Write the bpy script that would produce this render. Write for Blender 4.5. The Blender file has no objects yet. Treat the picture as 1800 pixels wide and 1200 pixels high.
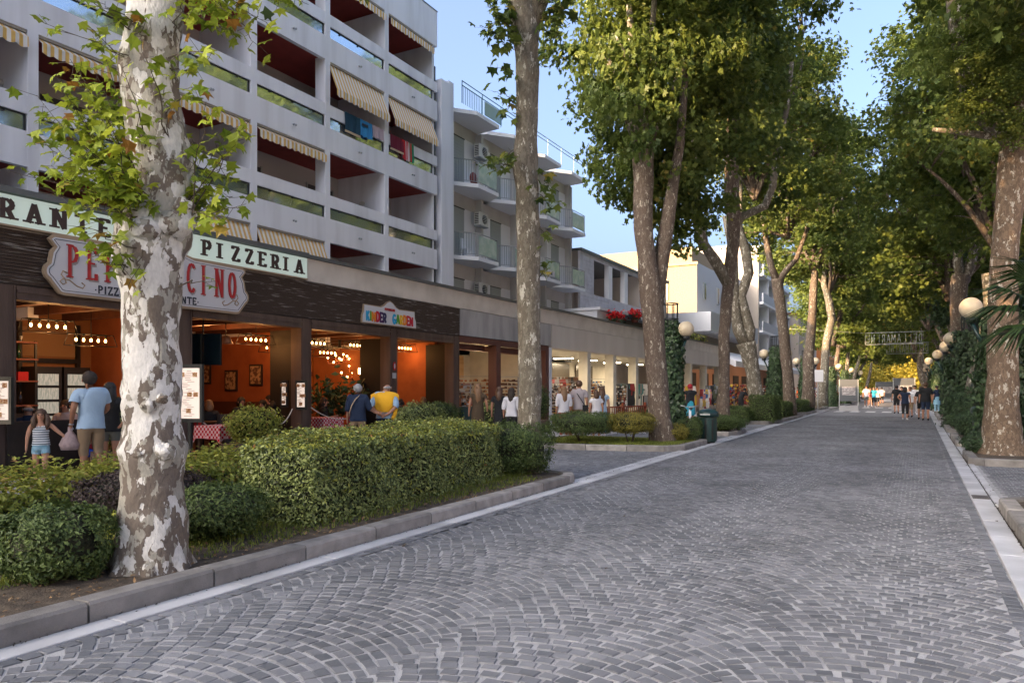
import bpy, bmesh, math, random
import numpy as np
from mathutils import Vector, Matrix
random.seed(7); RNG = np.random.default_rng(7)
PI = math.pi
SC = bpy.context.scene
COL = SC.collection

# ------------------------------------------------------------------ camera, sky, sun
F, EYE, HY, TH = 1310.0, 1.5, 684.0, math.atan(713/1310)
CT, ST = math.cos(TH), math.sin(TH)
cam = bpy.data.cameras.new('camera'); camo = bpy.data.objects.new('camera', cam); COL.objects.link(camo)
camo.location = (0, 0, EYE); camo.rotation_euler = (PI/2, 0, TH)
cam.sensor_width = 36; cam.lens = 36*F/1800; cam.shift_y = (HY-600)/1800
cam.clip_start = .1; cam.clip_end = 2000
SC.camera = camo
SUN_EL, SUN_AZ = math.radians(20), math.radians(210)   # azimuth clockwise from +Y: behind, to the left
w = bpy.data.worlds.new('World'); SC.world = w; w.use_nodes = True
nt = w.node_tree; bg = nt.nodes['Background']
sky = nt.nodes.new('ShaderNodeTexSky'); sky.sky_type = 'NISHITA'; sky.sun_disc = False
sky.sun_elevation = SUN_EL; sky.sun_rotation = SUN_AZ; sky.air_density = 0.62; sky.dust_density = 10; sky.ozone_density = 2.0
nt.links.new(sky.outputs[0], bg.inputs[0]); bg.inputs[1].default_value = .15
sd = bpy.data.lights.new('sun', 'SUN'); sd.energy = 3.0; sd.angle = math.radians(.5); sd.color = (1, .64, .32)
so = bpy.data.objects.new('sun', sd); COL.objects.link(so)
sv = Vector((math.sin(SUN_AZ)*math.cos(SUN_EL), math.cos(SUN_AZ)*math.cos(SUN_EL), math.sin(SUN_EL)))
so.rotation_euler = sv.to_track_quat('Z', 'Y').to_euler(); so.location = sv*60
SC.view_settings.view_transform = 'Standard'; SC.view_settings.look = 'None'
SC.view_settings.exposure = 2.38; SC.view_settings.gamma = 1; SC.view_settings.use_curve_mapping = False
SC.render.engine = 'CYCLES'
SC.cycles.max_bounces = 6; SC.cycles.diffuse_bounces = 4; SC.cycles.glossy_bounces = 2
SC.cycles.transmission_bounces = 3; SC.cycles.transparent_max_bounces = 6
SC.cycles.use_denoising = True

def W(px, py, d):                                   # surveyed point from its bearing, elevation and distance
    u = (px-900)/F
    return Vector((d*(-ST+CT*u), d*(CT+ST*u), EYE+(HY-py)*d/F))
def G(px, py, z=0): return W(px, py, (z-EYE)*F/(HY-py))
def PX(px, py, X): return W(px, py, X/(-ST+CT*(px-900)/F))

# ------------------------------------------------------------------ materials
MATS = {}
def nd(t, k, **kw):
    n = t.nodes.new(k)
    for a, b in kw.items(): setattr(n, a, b)
    return n
def mat(name, col, rough=.8, col2=None, scale=6, bump=0, bscale=40, metal=0, emit=None, estr=0, coords='Object', mixlo=.4, mixhi=.65, stretch=None, spec=.5, detail=4):
    if name in MATS: return MATS[name]
    m = bpy.data.materials.new(name); m.use_nodes = True; t = m.node_tree; b = t.nodes['Principled BSDF']
    c = tuple(col)+(1,); b.inputs['Base Color'].default_value = c
    b.inputs['Roughness'].default_value = rough; b.inputs['Metallic'].default_value = metal
    b.inputs['Specular IOR Level'].default_value = spec
    if emit: b.inputs['Emission Color'].default_value = tuple(emit)+(1,); b.inputs['Emission Strength'].default_value = estr
    if col2 or bump:
        tc = nd(t, 'ShaderNodeTexCoord'); mp = nd(t, 'ShaderNodeMapping'); t.links.new(tc.outputs[coords], mp.inputs[0])
        if stretch: mp.inputs['Scale'].default_value = stretch
    if col2:
        n = nd(t, 'ShaderNodeTexNoise'); n.inputs['Scale'].default_value = scale; n.inputs['Detail'].default_value = detail; t.links.new(mp.outputs[0], n.inputs['Vector'])
        r = nd(t, 'ShaderNodeValToRGB'); r.color_ramp.elements[0].position = mixlo; r.color_ramp.elements[1].position = mixhi
        r.color_ramp.elements[0].color = c; r.color_ramp.elements[1].color = tuple(col2)+(1,)
        t.links.new(n.outputs['Fac'], r.inputs[0]); t.links.new(r.outputs[0], b.inputs['Base Color'])
    if bump:
        n2 = nd(t, 'ShaderNodeTexNoise'); n2.inputs['Scale'].default_value = bscale; n2.inputs['Detail'].default_value = 5; t.links.new(mp.outputs[0], n2.inputs['Vector'])
        bp = nd(t, 'ShaderNodeBump'); bp.inputs['Strength'].default_value = bump; bp.inputs['Distance'].default_value = .02
        t.links.new(n2.outputs['Fac'], bp.inputs['Height']); t.links.new(bp.outputs[0], b.inputs['Normal'])
    MATS[name] = m; return m
def leafmat(name, c1, c2, c3=None, trans=.35, rough=.5):
    m = bpy.data.materials.new(name); m.use_nodes = True; t = m.node_tree; b = t.nodes['Principled BSDF']
    at = nd(t, 'ShaderNodeAttribute'); at.attribute_name = 'rnd'
    r = nd(t, 'ShaderNodeValToRGB'); e = r.color_ramp.elements
    e[0].color = tuple(c1)+(1,); e[1].color = tuple(c2)+(1,)
    if c3: x = e.new(.93); x.color = tuple(c2)+(1,); e[-1].color = tuple(c3)+(1,); e[-1].position = .97
    t.links.new(at.outputs['Fac'], r.inputs[0]); t.links.new(r.outputs[0], b.inputs['Base Color'])
    b.inputs['Roughness'].default_value = rough; b.inputs['Specular IOR Level'].default_value = .35
    tr = nd(t, 'ShaderNodeBsdfTranslucent'); t.links.new(r.outputs[0], tr.inputs[0])
    ms = nd(t, 'ShaderNodeMixShader'); ms.inputs[0].default_value = trans
    t.links.new(b.outputs[0], ms.inputs[1]); t.links.new(tr.outputs[0], ms.inputs[2]); t.links.new(ms.outputs[0], t.nodes['Material Output'].inputs[0])
    MATS[name] = m; return m
def barkmat(name, pale, mid, dark, scale, t1=.5, t2=.6, zs=.55, base=0):
    m = bpy.data.materials.new(name); m.use_nodes = True; t = m.node_tree; b = t.nodes['Principled BSDF']
    tc = nd(t, 'ShaderNodeTexCoord'); mp = nd(t, 'ShaderNodeMapping'); mp.inputs['Scale'].default_value = (1, 1, zs)
    t.links.new(tc.outputs['Object'], mp.inputs[0])
    dn = nd(t, 'ShaderNodeTexNoise'); dn.inputs['Scale'].default_value = scale*2.2; dn.inputs['Detail'].default_value = 3; t.links.new(mp.outputs[0], dn.inputs['Vector'])
    mx = nd(t, 'ShaderNodeMix', data_type='RGBA', blend_type='LINEAR_LIGHT'); mx.inputs[0].default_value = .06
    t.links.new(mp.outputs[0], mx.inputs[6]); t.links.new(dn.outputs['Color'], mx.inputs[7])
    n1 = nd(t, 'ShaderNodeTexNoise'); n1.inputs['Scale'].default_value = scale; n1.inputs['Detail'].default_value = 2.5; n1.inputs['Roughness'].default_value = .55; t.links.new(mx.outputs[2], n1.inputs['Vector'])
    n2 = nd(t, 'ShaderNodeTexNoise'); n2.inputs['Scale'].default_value = scale*1.5; n2.inputs['Detail'].default_value = 2; 
    m2 = nd(t, 'ShaderNodeVectorMath', operation='ADD'); m2.inputs[1].default_value = (7.3, 2.1, 5.5); t.links.new(mx.outputs[2], m2.inputs[0]); t.links.new(m2.outputs[0], n2.inputs['Vector'])
    def step(n, a): 
        r = nd(t, 'ShaderNodeMapRange'); r.inputs[1].default_value = a; r.inputs[2].default_value = a+.012; t.links.new(n.outputs['Fac'], r.inputs[0]); return r
    s1, s2 = step(n1, t1), step(n2, t2)
    if base:
        sp = nd(t, 'ShaderNodeSeparateXYZ'); t.links.new(tc.outputs['Object'], sp.inputs[0]); mz = nd(t, 'ShaderNodeMapRange'); mz.inputs[1].default_value = .1; mz.inputs[2].default_value = 1.3; mz.inputs[3].default_value = -base; mz.inputs[4].default_value = 0; t.links.new(sp.outputs[2], mz.inputs[0])
        for n_, s_ in ((n1, s1), (n2, s2)): a_ = nd(t, 'ShaderNodeMath', operation='ADD'); t.links.new(n_.outputs['Fac'], a_.inputs[0]); t.links.new(mz.outputs[0], a_.inputs[1]); t.links.new(a_.outputs[0], s_.inputs[0])
    fine = nd(t, 'ShaderNodeTexNoise'); fine.inputs['Scale'].default_value = 45; fine.inputs['Detail'].default_value = 4; t.links.new(mp.outputs[0], fine.inputs['Vector'])
    c1 = nd(t, 'ShaderNodeMix', data_type='RGBA'); c1.inputs[6].default_value = tuple(dark)+(1,); c1.inputs[7].default_value = tuple(mid)+(1,); t.links.new(s2.outputs[0], c1.inputs[0])
    c2 = nd(t, 'ShaderNodeMix', data_type='RGBA'); t.links.new(c1.outputs[2], c2.inputs[6]); c2.inputs[7].default_value = tuple(pale)+(1,); t.links.new(s1.outputs[0], c2.inputs[0])
    c3 = nd(t, 'ShaderNodeMix', data_type='RGBA', blend_type='MULTIPLY'); c3.inputs[0].default_value = .55; t.links.new(c2.outputs[2], c3.inputs[6])
    fr = nd(t, 'ShaderNodeMapRange'); fr.inputs[3].default_value = .35; fr.inputs[4].default_value = 1.35; t.links.new(fine.outputs['Fac'], fr.inputs[0]); t.links.new(fr.outputs[0], c3.inputs[7])
    t.links.new(c3.outputs[2], b.inputs['Base Color']); b.inputs['Roughness'].default_value = .85; b.inputs['Specular IOR Level'].default_value = .25
    ad = nd(t, 'ShaderNodeMath', operation='MULTIPLY_ADD'); ad.inputs[1].default_value = -.6; t.links.new(s1.outputs[0], ad.inputs[0]); t.links.new(fine.outputs['Fac'], ad.inputs[2])
    bp = nd(t, 'ShaderNodeBump'); bp.inputs['Strength'].default_value = .6; bp.inputs['Distance'].default_value = .02; t.links.new(ad.outputs[0], bp.inputs['Height']); t.links.new(bp.outputs[0], b.inputs['Normal'])
    MATS[name] = m; return m
def stripemat(name, ca, cb, axis, period, duty=.5, trans=.25):
    m = bpy.data.materials.new(name); m.use_nodes = True; t = m.node_tree; b = t.nodes['Principled BSDF']
    tc = nd(t, 'ShaderNodeTexCoord'); sp = nd(t, 'ShaderNodeSeparateXYZ'); t.links.new(tc.outputs['Object'], sp.inputs[0])
    a = nd(t, 'ShaderNodeMath', operation='DIVIDE'); a.inputs[1].default_value = period; t.links.new(sp.outputs[axis], a.inputs[0])
    fr = nd(t, 'ShaderNodeMath', operation='FRACT'); t.links.new(a.outputs[0], fr.inputs[0])
    gt = nd(t, 'ShaderNodeMath', operation='GREATER_THAN'); gt.inputs[1].default_value = duty; t.links.new(fr.outputs[0], gt.inputs[0])
    mx = nd(t, 'ShaderNodeMix', data_type='RGBA'); mx.inputs[6].default_value = tuple(ca)+(1,); mx.inputs[7].default_value = tuple(cb)+(1,); t.links.new(gt.outputs[0], mx.inputs[0])
    t.links.new(mx.outputs[2], b.inputs['Base Color']); b.inputs['Roughness'].default_value = .9
    tr = nd(t, 'ShaderNodeBsdfTranslucent'); t.links.new(mx.outputs[2], tr.inputs[0]); ms = nd(t, 'ShaderNodeMixShader'); ms.inputs[0].default_value = trans
    t.links.new(b.outputs[0], ms.inputs[1]); t.links.new(tr.outputs[0], ms.inputs[2]); t.links.new(ms.outputs[0], t.nodes['Material Output'].inputs[0])
    MATS[name] = m; return m
def checkmat(name, ca, cb, period):
    m = bpy.data.materials.new(name); m.use_nodes = True; t = m.node_tree; b = t.nodes['Principled BSDF']
    tc = nd(t, 'ShaderNodeTexCoord'); ck = nd(t, 'ShaderNodeTexChecker'); ck.inputs['Scale'].default_value = 1/period
    ck.inputs[1].default_value = tuple(ca)+(1,); ck.inputs[2].default_value = tuple(cb)+(1,)
    mp = nd(t, 'ShaderNodeMapping'); mp.inputs['Location'].default_value = (.013, .017, .011)
    t.links.new(tc.outputs['Object'], mp.inputs[0]); t.links.new(mp.outputs[0], ck.inputs[0]); t.links.new(ck.outputs[0], b.inputs['Base Color']); b.inputs['Roughness'].default_value = .9
    MATS[name] = m; return m
def rndcol(name, c1, c2, rough=.8, bump=.3, bscale=60, spec=.4, nscale=1.3):   # per-object / per-island tone
    m = bpy.data.materials.new(name); m.use_nodes = True; t = m.node_tree; b = t.nodes['Principled BSDF']
    at = nd(t, 'ShaderNodeAttribute'); at.attribute_name = 'rnd'; oi = nd(t, 'ShaderNodeObjectInfo')
    sm = nd(t, 'ShaderNodeMath', operation='ADD'); t.links.new(at.outputs['Fac'], sm.inputs[0]); t.links.new(oi.outputs['Random'], sm.inputs[1])
    fr = nd(t, 'ShaderNodeMath', operation='FRACT'); t.links.new(sm.outputs[0], fr.inputs[0])
    r = nd(t, 'ShaderNodeValToRGB'); r.color_ramp.elements[0].color = tuple(c1)+(1,); r.color_ramp.elements[1].color = tuple(c2)+(1,)
    t.links.new(fr.outputs[0], r.inputs[0])
    geo = nd(t, 'ShaderNodeNewGeometry'); n = nd(t, 'ShaderNodeTexNoise'); n.inputs['Scale'].default_value = nscale; n.inputs['Detail'].default_value = 6; t.links.new(geo.outputs['Position'], n.inputs['Vector'])
    mr = nd(t, 'ShaderNodeMapRange'); mr.inputs[1].default_value = .3; mr.inputs[2].default_value = .7; mr.inputs[3].default_value = .72; mr.inputs[4].default_value = 1.25; t.links.new(n.outputs['Fac'], mr.inputs[0])
    mm = nd(t, 'ShaderNodeMix', data_type='RGBA', blend_type='MULTIPLY'); mm.inputs[0].default_value = 1; t.links.new(r.outputs[0], mm.inputs[6]); t.links.new(mr.outputs[0], mm.inputs[7])
    t.links.new(mm.outputs[2], b.inputs['Base Color']); b.inputs['Roughness'].default_value = rough; b.inputs['Specular IOR Level'].default_value = spec
    n2 = nd(t, 'ShaderNodeTexNoise'); n2.inputs['Scale'].default_value = bscale; n2.inputs['Detail'].default_value = 4; t.links.new(geo.outputs['Position'], n2.inputs['Vector'])
    bp = nd(t, 'ShaderNodeBump'); bp.inputs['Strength'].default_value = bump; bp.inputs['Distance'].default_value = .01
    t.links.new(n2.outputs['Fac'], bp.inputs['Height']); t.links.new(bp.outputs[0], b.inputs['Normal'])
    MATS[name] = m; return m

STONE = rndcol('sett_stone', (.105, .11, .12), (.20, .203, .215), .7, .35, 70, nscale=.6)
GROUT = mat('sett_grout', (.40, .395, .395), .95, (.28, .275, .275), 3, .5, 90)
KERBM = rndcol('kerb_concrete', (.17, .16, .15), (.32, .30, .28), .92, .7, 90, nscale=5)
GUTM = rndcol('gutter_marble', (.42, .42, .43), (.52, .52, .53), .75, .3, 50)
SOIL = mat('soil', (.055, .04, .028), 1, (.12, .09, .06), 9, .9, 60)
PAVE = mat('pavement_slabs', (.17, .165, .165), .85, (.23, .225, .22), 1.5, .4, 60)
ROADFAR = mat('road_far', (.19, .19, .20), .75, (.25, .25, .255), 1.2, .3, 30)
WHITEW = mat('wall_white', (.76, .78, .84), .85, (.58, .59, .63), 2.2, .15, 25, stretch=(1, 1, .10), mixlo=.45, mixhi=.85)
REDP = mat('ceiling_red', (.32, .045, .035), .8, (.26, .035, .028), 3)
DARKW = mat('joinery_dark', (.018, .012, .010), .6, (.03, .018, .014), 4, .3, 30)
BRONZE = mat('column_brown', (.075, .045, .034), .65, (.11, .07, .052), 5, .25, 40, stretch=(1, 1, .15))
PLANKM = mat('plank_weathered', (.060, .038, .027), .85, (.46, .42, .38), 3.2, .6, 30, stretch=(1, .7, 9), mixlo=.58, mixhi=.80, detail=6)
BEIGE = mat('plaster_beige', (.66, .61, .56), .9, (.56, .51, .46), 1.5, .25, 30)
GREYP = mat('plaster_grey', (.42, .41, .41), .9, (.31, .30, .30), 2.2, .3, 30, stretch=(1, 1, .3))
CREAM = mat('plaster_cream', (.68, .64, .55), .85, (.60, .56, .48), 2, .1, 30)
FLASH = mat('metal_flashing', (.13, .14, .145), .5, metal=.4)
GLASSB = mat('glass_mirror', (.55, .62, .66), .06, metal=.85)
GLASSG = mat('glass_green', (.18, .33, .32), .12, metal=.35, spec=.8)
GLASSD = mat('glass_dark', (.02, .024, .028), .08, spec=.8)
SHUT = mat('shutter_grey', (.34, .37, .37), .7)
METAL = mat('metal_grey', (.33, .35, .36), .45, metal=.6)
BLACK = mat('metal_black', (.012, .014, .014), .4)
GREENM = mat('metal_green', (.008, .035, .034), .35)
ACW = mat('aircon_white', (.62, .62, .60), .6)
TERRA = mat('wall_terracotta', (.34, .10, .03), .8, (.27, .075, .022), 2)
WOODF = mat('wood_floor', (.10, .055, .03), .6, (.07, .035, .02), 6)
WOODR = mat('wood_red', (.32, .07, .025), .5, (.22, .045, .018), 9, .2, 30)
REDC = mat('cushion_red', (.42, .01, .015), .8)
BULB = mat('bulb_glow', (1, .7, .3), .5, emit=(1, .55, .16), estr=6)
WARMTUBE = mat('tube_glow', (1, .9, .7), .5, emit=(1, .85, .6), estr=5)
GLOBE = mat('globe_cream', (.62, .53, .38), .35, (.56, .47, .33), 8)
PAPER = mat('paper', (.7, .66, .6), .8)
STRIPE = stripemat('awning_stripe', (.80, .52, .18), (.88, .85, .80), 1, .16)
STRIPEV = stripemat('valance_stripe', (.80, .52, .16), (.88, .86, .82), 1, .16)
CHECK = checkmat('cloth_check', (.50, .008, .02), (.70, .45, .45), .055)
BARK1 = barkmat('bark_camouflage', (.62, .60, .56), (.33, .31, .26), (.16, .13, .105), 7.8, .50, .48, base=.07)
BARK2 = barkmat('bark_flecked', (.50, .48, .41), (.205, .185, .145), (.145, .125, .095), 11, .60, .5, .45)
BARK3 = barkmat('bark_brown', (.42, .38, .31), (.175, .14, .11), (.12, .09, .07), 13, .62, .55, .4)
TWIG = mat('twig', (.06, .045, .03), .9)
LEAF_N = leafmat('leaf_sunlit_look', (.13, .20, .018), (.44, .50, .05), (.25, .12, .02), .42)  # sunlit look of the shoot leaves put into their base colour
LEAF_C = leafmat('leaf_plane', (.045, .085, .02), (.20, .25, .05), (.34, .28, .06), .45)
LEAF_D = leafmat('leaf_dark', (.02, .045, .022), (.08, .13, .055), None, .2)
LEAF_H = leafmat('leaf_hedge', (.03, .055, .014), (.36, .41, .13), None, .12, .35)
LEAF_H2 = leafmat('leaf_box', (.03, .055, .014), (.13, .18, .05), None, .2)
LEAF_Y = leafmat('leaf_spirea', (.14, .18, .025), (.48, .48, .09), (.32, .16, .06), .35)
LEAF_B = leafmat('leaf_burgundy', (.02, .014, .014), (.055, .035, .03), None, .2)
LEAF_I = leafmat('leaf_ivy', (.012, .03, .014), (.07, .12, .05), None, .1, .4)
LEAF_O = leafmat('leaf_ochre', (.11, .11, .018), (.32, .27, .05), None, .25)
GRASSM = leafmat('grass_blade', (.08, .12, .018), (.26, .29, .05), None, .3)
PALMM = leafmat('leaf_palm', (.025, .05, .012), (.09, .13, .03), None, .25)
FLOWR = mat('petal_red', (.6, .01, .01), .7)

# ------------------------------------------------------------------ mesh helpers
class MB:
    def __init__(s): s.v = []; s.f = []; s.m = []; s.smooth = []
    def add(s, vs, fs, mi=0, sm=False):
        o = len(s.v); s.v += [tuple(p) for p in vs]
        for f in fs: s.f.append([i+o for i in f]); s.m.append(mi); s.smooth.append(sm)
        return s
    def box(s, x0, x1, y0, y1, z0, z1, mi=0):
        return s.add([(x, y, z) for z in (z0, z1) for x, y in ((x0, y0), (x1, y0), (x1, y1), (x0, y1))],
                     [(0, 3, 2, 1), (4, 5, 6, 7), (0, 1, 5, 4), (1, 2, 6, 5), (2, 3, 7, 6), (3, 0, 4, 7)], mi)
    def obox(s, c, sz, rz=0, mi=0, rot=None):
        R = rot or Matrix.Rotation(rz, 3, 'Z'); c = Vector(c); vs = []
        for z in (-.5, .5):
            for x, y in ((-.5, -.5), (.5, -.5), (.5, .5), (-.5, .5)): vs.append(c+R@Vector((x*sz[0], y*sz[1], z*sz[2])))
        return s.add(vs, [(0, 3, 2, 1), (4, 5, 6, 7), (0, 1, 5, 4), (1, 2, 6, 5), (2, 3, 7, 6), (3, 0, 4, 7)], mi)
    def tube(s, pts, r, n=6, mi=0, cap=True, sm=True, noise=0):
        pts = [Vector(p) for p in pts]; k = len(pts)
        rs = r if isinstance(r, (list, tuple)) else [r]*k
        vs = []; u = None
        for i, p in enumerate(pts):
            t = (pts[min(i+1, k-1)]-pts[max(i-1, 0)])
            t = t.normalized() if t.length > 1e-9 else Vector((0, 0, 1))
            if u is None: u = t.orthogonal().normalized()
            else: u = (u-t*u.dot(t)); u = u.normalized() if u.length > 1e-6 else t.orthogonal().normalized()
            v = t.cross(u)
            for j in range(n):
                a = 2*PI*j/n; rr = rs[i]*(1+(noise*math.sin(3*a+i*.9)+noise*.7*math.sin(5*a-i*1.7+1) if noise else 0))
                vs.append(p+u*math.cos(a)*rr+v*math.sin(a)*rr)
        fs = [(i*n+j, i*n+(j+1) % n, (i+1)*n+(j+1) % n, (i+1)*n+j) for i in range(k-1) for j in range(n)]
        if cap: fs += [tuple(range(n-1, -1, -1)), tuple((k-1)*n+j for j in range(n))]
        return s.add(vs, fs, mi, sm)
    def ball(s, c, r, n=12, m=8, mi=0, R=None):
        if not isinstance(r, (tuple, list)): r = (r, r, r)
        c = Vector(c); vs = []
        for i in range(m+1):
            th = PI*i/m
            for j in range(n):
                a = 2*PI*j/n; q = Vector((r[0]*math.sin(th)*math.cos(a), r[1]*math.sin(th)*math.sin(a), r[2]*math.cos(th)))
                vs.append(c+(R@q if R else q))
        return s.add(vs, [(i*n+j, (i+1)*n+j, (i+1)*n+(j+1) % n, i*n+(j+1) % n) for i in range(m) for j in range(n)], mi, True)
    def prism(s, poly, z0, z1, mi=0):                 # horizontal polygon, ccw
        n = len(poly); vs = [(x, y, z0) for x, y in poly]+[(x, y, z1) for x, y in poly]
        return s.add(vs, [tuple(range(n-1, -1, -1)), tuple(range(n, 2*n))]+[(i, (i+1) % n, n+(i+1) % n, n+i) for i in range(n)], mi)
    def xplate(s, poly, x0, x1, mi=0):                # polygon in the YZ plane, ccw seen from +X, extruded in X
        n = len(poly); vs = [(x0, y, z) for y, z in poly]+[(x1, y, z) for y, z in poly]
        return s.add(vs, [tuple(range(n-1, -1, -1)), tuple(range(n, 2*n))]+[(i, (i+1) % n, n+(i+1) % n, n+i) for i in range(n)], mi)
    def build(s, name, mats, parent=None, kind=None, label=None, local=False, link=True, origin=None):
        me = bpy.data.meshes.new(name)
        off = Vector((0, 0, 0))
        if origin is not None: off = Vector(origin)
        elif parent is not None and not local: off = wloc(parent)
        me.from_pydata([(p[0]-off.x, p[1]-off.y, p[2]-off.z) for p in s.v], [], s.f)
        for m in (mats if isinstance(mats, (list, tuple)) else [mats]): me.materials.append(m)
        me.polygons.foreach_set('material_index', s.m); me.polygons.foreach_set('use_smooth', s.smooth)
        o = bpy.data.objects.new(name, me)
        if link: COL.objects.link(o)
        if parent is not None: o.parent = parent
        if origin is not None: o.location = off if parent is None else off-wloc(parent)
        if kind: o['kind'] = kind
        if label: o['label'] = label
        return o
def wloc(o):
    v = Vector(o.location)
    while o.parent is not None: o = o.parent; v += Vector(o.location)
    return v
def tag(o, label, cat, group=None, kind=None):
    if label: o['label'] = label
    if cat: o['category'] = cat
    if group: o['group'] = group
    if kind: o['kind'] = kind
    return o
def thing(name, label, cat, loc=(0, 0, 0), rz=0, group=None):
    o = bpy.data.objects.new(name, None); COL.objects.link(o); o.location = loc; o.rotation_euler = (0, 0, rz)
    o.empty_display_size = .2
    return tag(o, label, cat, group)
def struct(name):
    o = bpy.data.objects.new(name, None); COL.objects.link(o); o['kind'] = 'structure'; return o
def copy_tree(o, parent=None, loc=None, rz=None, label=None, group=None, scale=None):
    c = o.copy(); COL.objects.link(c); c.parent = parent
    if loc is not None: c.location = loc
    if rz is not None: c.rotation_euler = (0, 0, rz)
    if scale is not None: c.scale = (scale,)*3
    if label: c['label'] = label
    if group: c['group'] = group
    for ch in list(o.children): copy_tree(ch, c)
    return c
def npmesh(name, V, faces_per, nv, mats, parent=None, kind=None, rnd=None, smooth=False, link=True):
    """V (N, nv, 3); faces_per list of index tuples repeated for every element"""
    N = len(V); me = bpy.data.meshes.new(name)
    me.vertices.add(N*nv); me.vertices.foreach_set('co', V.astype(np.float32).ravel())
    lens = np.array([len(f) for f in faces_per]); flat = np.concatenate([np.array(f) for f in faces_per])
    loops = (np.arange(N)[:, None]*nv+flat[None, :]).ravel().astype(np.int32)
    tot = np.tile(lens, N); st = np.concatenate([[0], np.cumsum(tot)[:-1]]).astype(np.int32)
    me.loops.add(len(loops)); me.loops.foreach_set('vertex_index', loops)
    me.polygons.add(len(tot)); me.polygons.foreach_set('loop_start', st)
    if rnd is None: rnd = RNG.random(N)
    at = me.attributes.new('rnd', 'FLOAT', 'POINT'); at.data.foreach_set('value', np.repeat(rnd, nv).astype(np.float32))
    me.polygons.foreach_set('use_smooth', np.full(len(tot), smooth))
    me.update(calc_edges=True)
    for m in (mats if isinstance(mats, (list, tuple)) else [mats]): me.materials.append(m)
    o = bpy.data.objects.new(name, me)
    if link: COL.objects.link(o)
    if parent is not None: o.parent = parent
    if kind: o['kind'] = kind
    return o
# leaf outlines: stem at origin, blade towards +y
LOBE_V = np.array([(0, 0, 0), (0, .55, -.02), (0, 1.0, -.16), (.2, .62, .03), (.58, .72, -.06), (.4, .4, .06), (.5, .02, -.03), (.2, .06, .03),
                   (-.2, .62, .03), (-.58, .72, -.06), (-.4, .4, .06), (-.5, .02, -.03), (-.2, .06, .03)])
LOBE_F = [(0, 7, 6, 5, 1), (1, 5, 4, 3, 2), (0, 1, 10, 11, 12), (1, 2, 8, 9, 10)]
SIMP_V = np.array([(0, 0, 0), (0, 1, -.1), (.5, .68, .06), (.46, .06, .04), (-.5, .68, .06), (-.46, .06, .04)])
SIMP_F = [(0, 3, 2, 1), (0, 1, 4, 5)]
MID_V = np.array([(0, 0, 0), (0, 1, -.12), (.17, .62, .03), (.52, .72, -.05), (.34, .36, .05), (.44, .0, -.02), (-.17, .62, .03), (-.52, .72, -.05), (-.34, .36, .05), (-.44, .0, -.02)]); MID_F = [(0, 5, 4, 3, 2, 1), (0, 1, 6, 7, 8, 9)]
OVAL_V = np.array([(0, 0, 0), (0, 1, -.08), (.26, .5, .06), (-.26, .5, .06)]); OVAL_F = [(0, 2, 1), (0, 1, 3)]
def frames(nrm, n):
    nrm = nrm/np.linalg.norm(nrm, axis=1, keepdims=True)
    a = RNG.normal(size=(n, 3)); y = a-nrm*(a*nrm).sum(1, keepdims=True); y /= np.linalg.norm(y, axis=1, keepdims=True)
    x = np.cross(y, nrm); return x, y, nrm
def leaves(name, P, Nn, size, tmpl, m, parent=None, kind='stuff', rnd=None, link=True, droop=None):
    TV, TF = tmpl; n = len(P); x, y, z = frames(Nn, n)
    if droop is not None:
        y = y+np.array(droop); y /= np.linalg.norm(y, axis=1, keepdims=True); x = np.cross(y, z); x /= np.linalg.norm(x, axis=1, keepdims=True); z = np.cross(x, y)
    sz = size*(.65+.7*RNG.random(n))
    V = P[:, None, :]+(TV[None, :, 0:1]*x[:, None, :]+TV[None, :, 1:2]*y[:, None, :]+TV[None, :, 2:3]*z[:, None, :])*sz[:, None, None]
    return npmesh(name, V, TF, len(TV), m, parent, kind, rnd, link=link)

# ------------------------------------------------------------------ ground and road
def xl(Y): return -4.58-.0215*Y                         # face of the left kerb
b = MB(); b.box(-300, 300, -60, 600, -.6, -.09); b.build('ground', PAVE, kind='structure')
road = struct('road')
bb = MB(); bb.add([(xl(-6)+.19, -6, 0), (.64, -6, 0), (.64, 400, 0), (xl(400)+5, 400, 0)], [(0, 1, 2, 3)]); bb.build('joint_bed', GROUT, road)
def setts(xa, xb, y0, y1, yend_fn=None):
    """segmental arcs of small stone setts; returns (N,8,3) vertices"""
    Wc = 1.6; out = []; R = Wc/2/math.sin(math.radians(45))
    dr = .098; cols = int(math.ceil((xb-xa)/Wc))+1
    for ci in range(-1, cols):
        cx = xa+Wc*(ci+.5)-.12
        for k in range(int((y0-1)/dr), int((y1+1)/dr)):
            yc = k*dr; n = 16
            for j in range(n):
                a = math.radians(-45+90*(j+.25+.5*(k % 2))/n)+random.gauss(0, .006); x = cx+R*math.sin(a); y = yc+R*(math.cos(a)-1)+.02*math.sin(cx*3+yc*1.1)
                x += random.gauss(0, .003); y += random.gauss(0, .003)
                out.append((x, y, -a*.92+random.gauss(0, .035), R*math.radians(90)/n*random.uniform(.39, .455), dr*random.uniform(.36, .43)*math.cos(a)*1.0))
    A = np.array(out)
    keep = (A[:, 0] > np.array([xl(y)+.235 for y in A[:, 1]])) & (A[:, 0] < .60) & (A[:, 1] > y0) & (A[:, 1] < y1)
    A = A[keep]; E = []
    for xx in (.585, None):
        y = y0
        while y < y1:
            L = random.uniform(.10, .13); x = xx if xx else xl(y)+.26
            E.append((x+random.gauss(0, .003), y+L/2, random.gauss(0, .02), .047, L/2-.008)); y += L
    return np.concatenate([A[(A[:, 0] < .53) & (A[:, 0] > np.array([xl(y)+.325 for y in A[:, 1]]))], np.array(E)])
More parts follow.
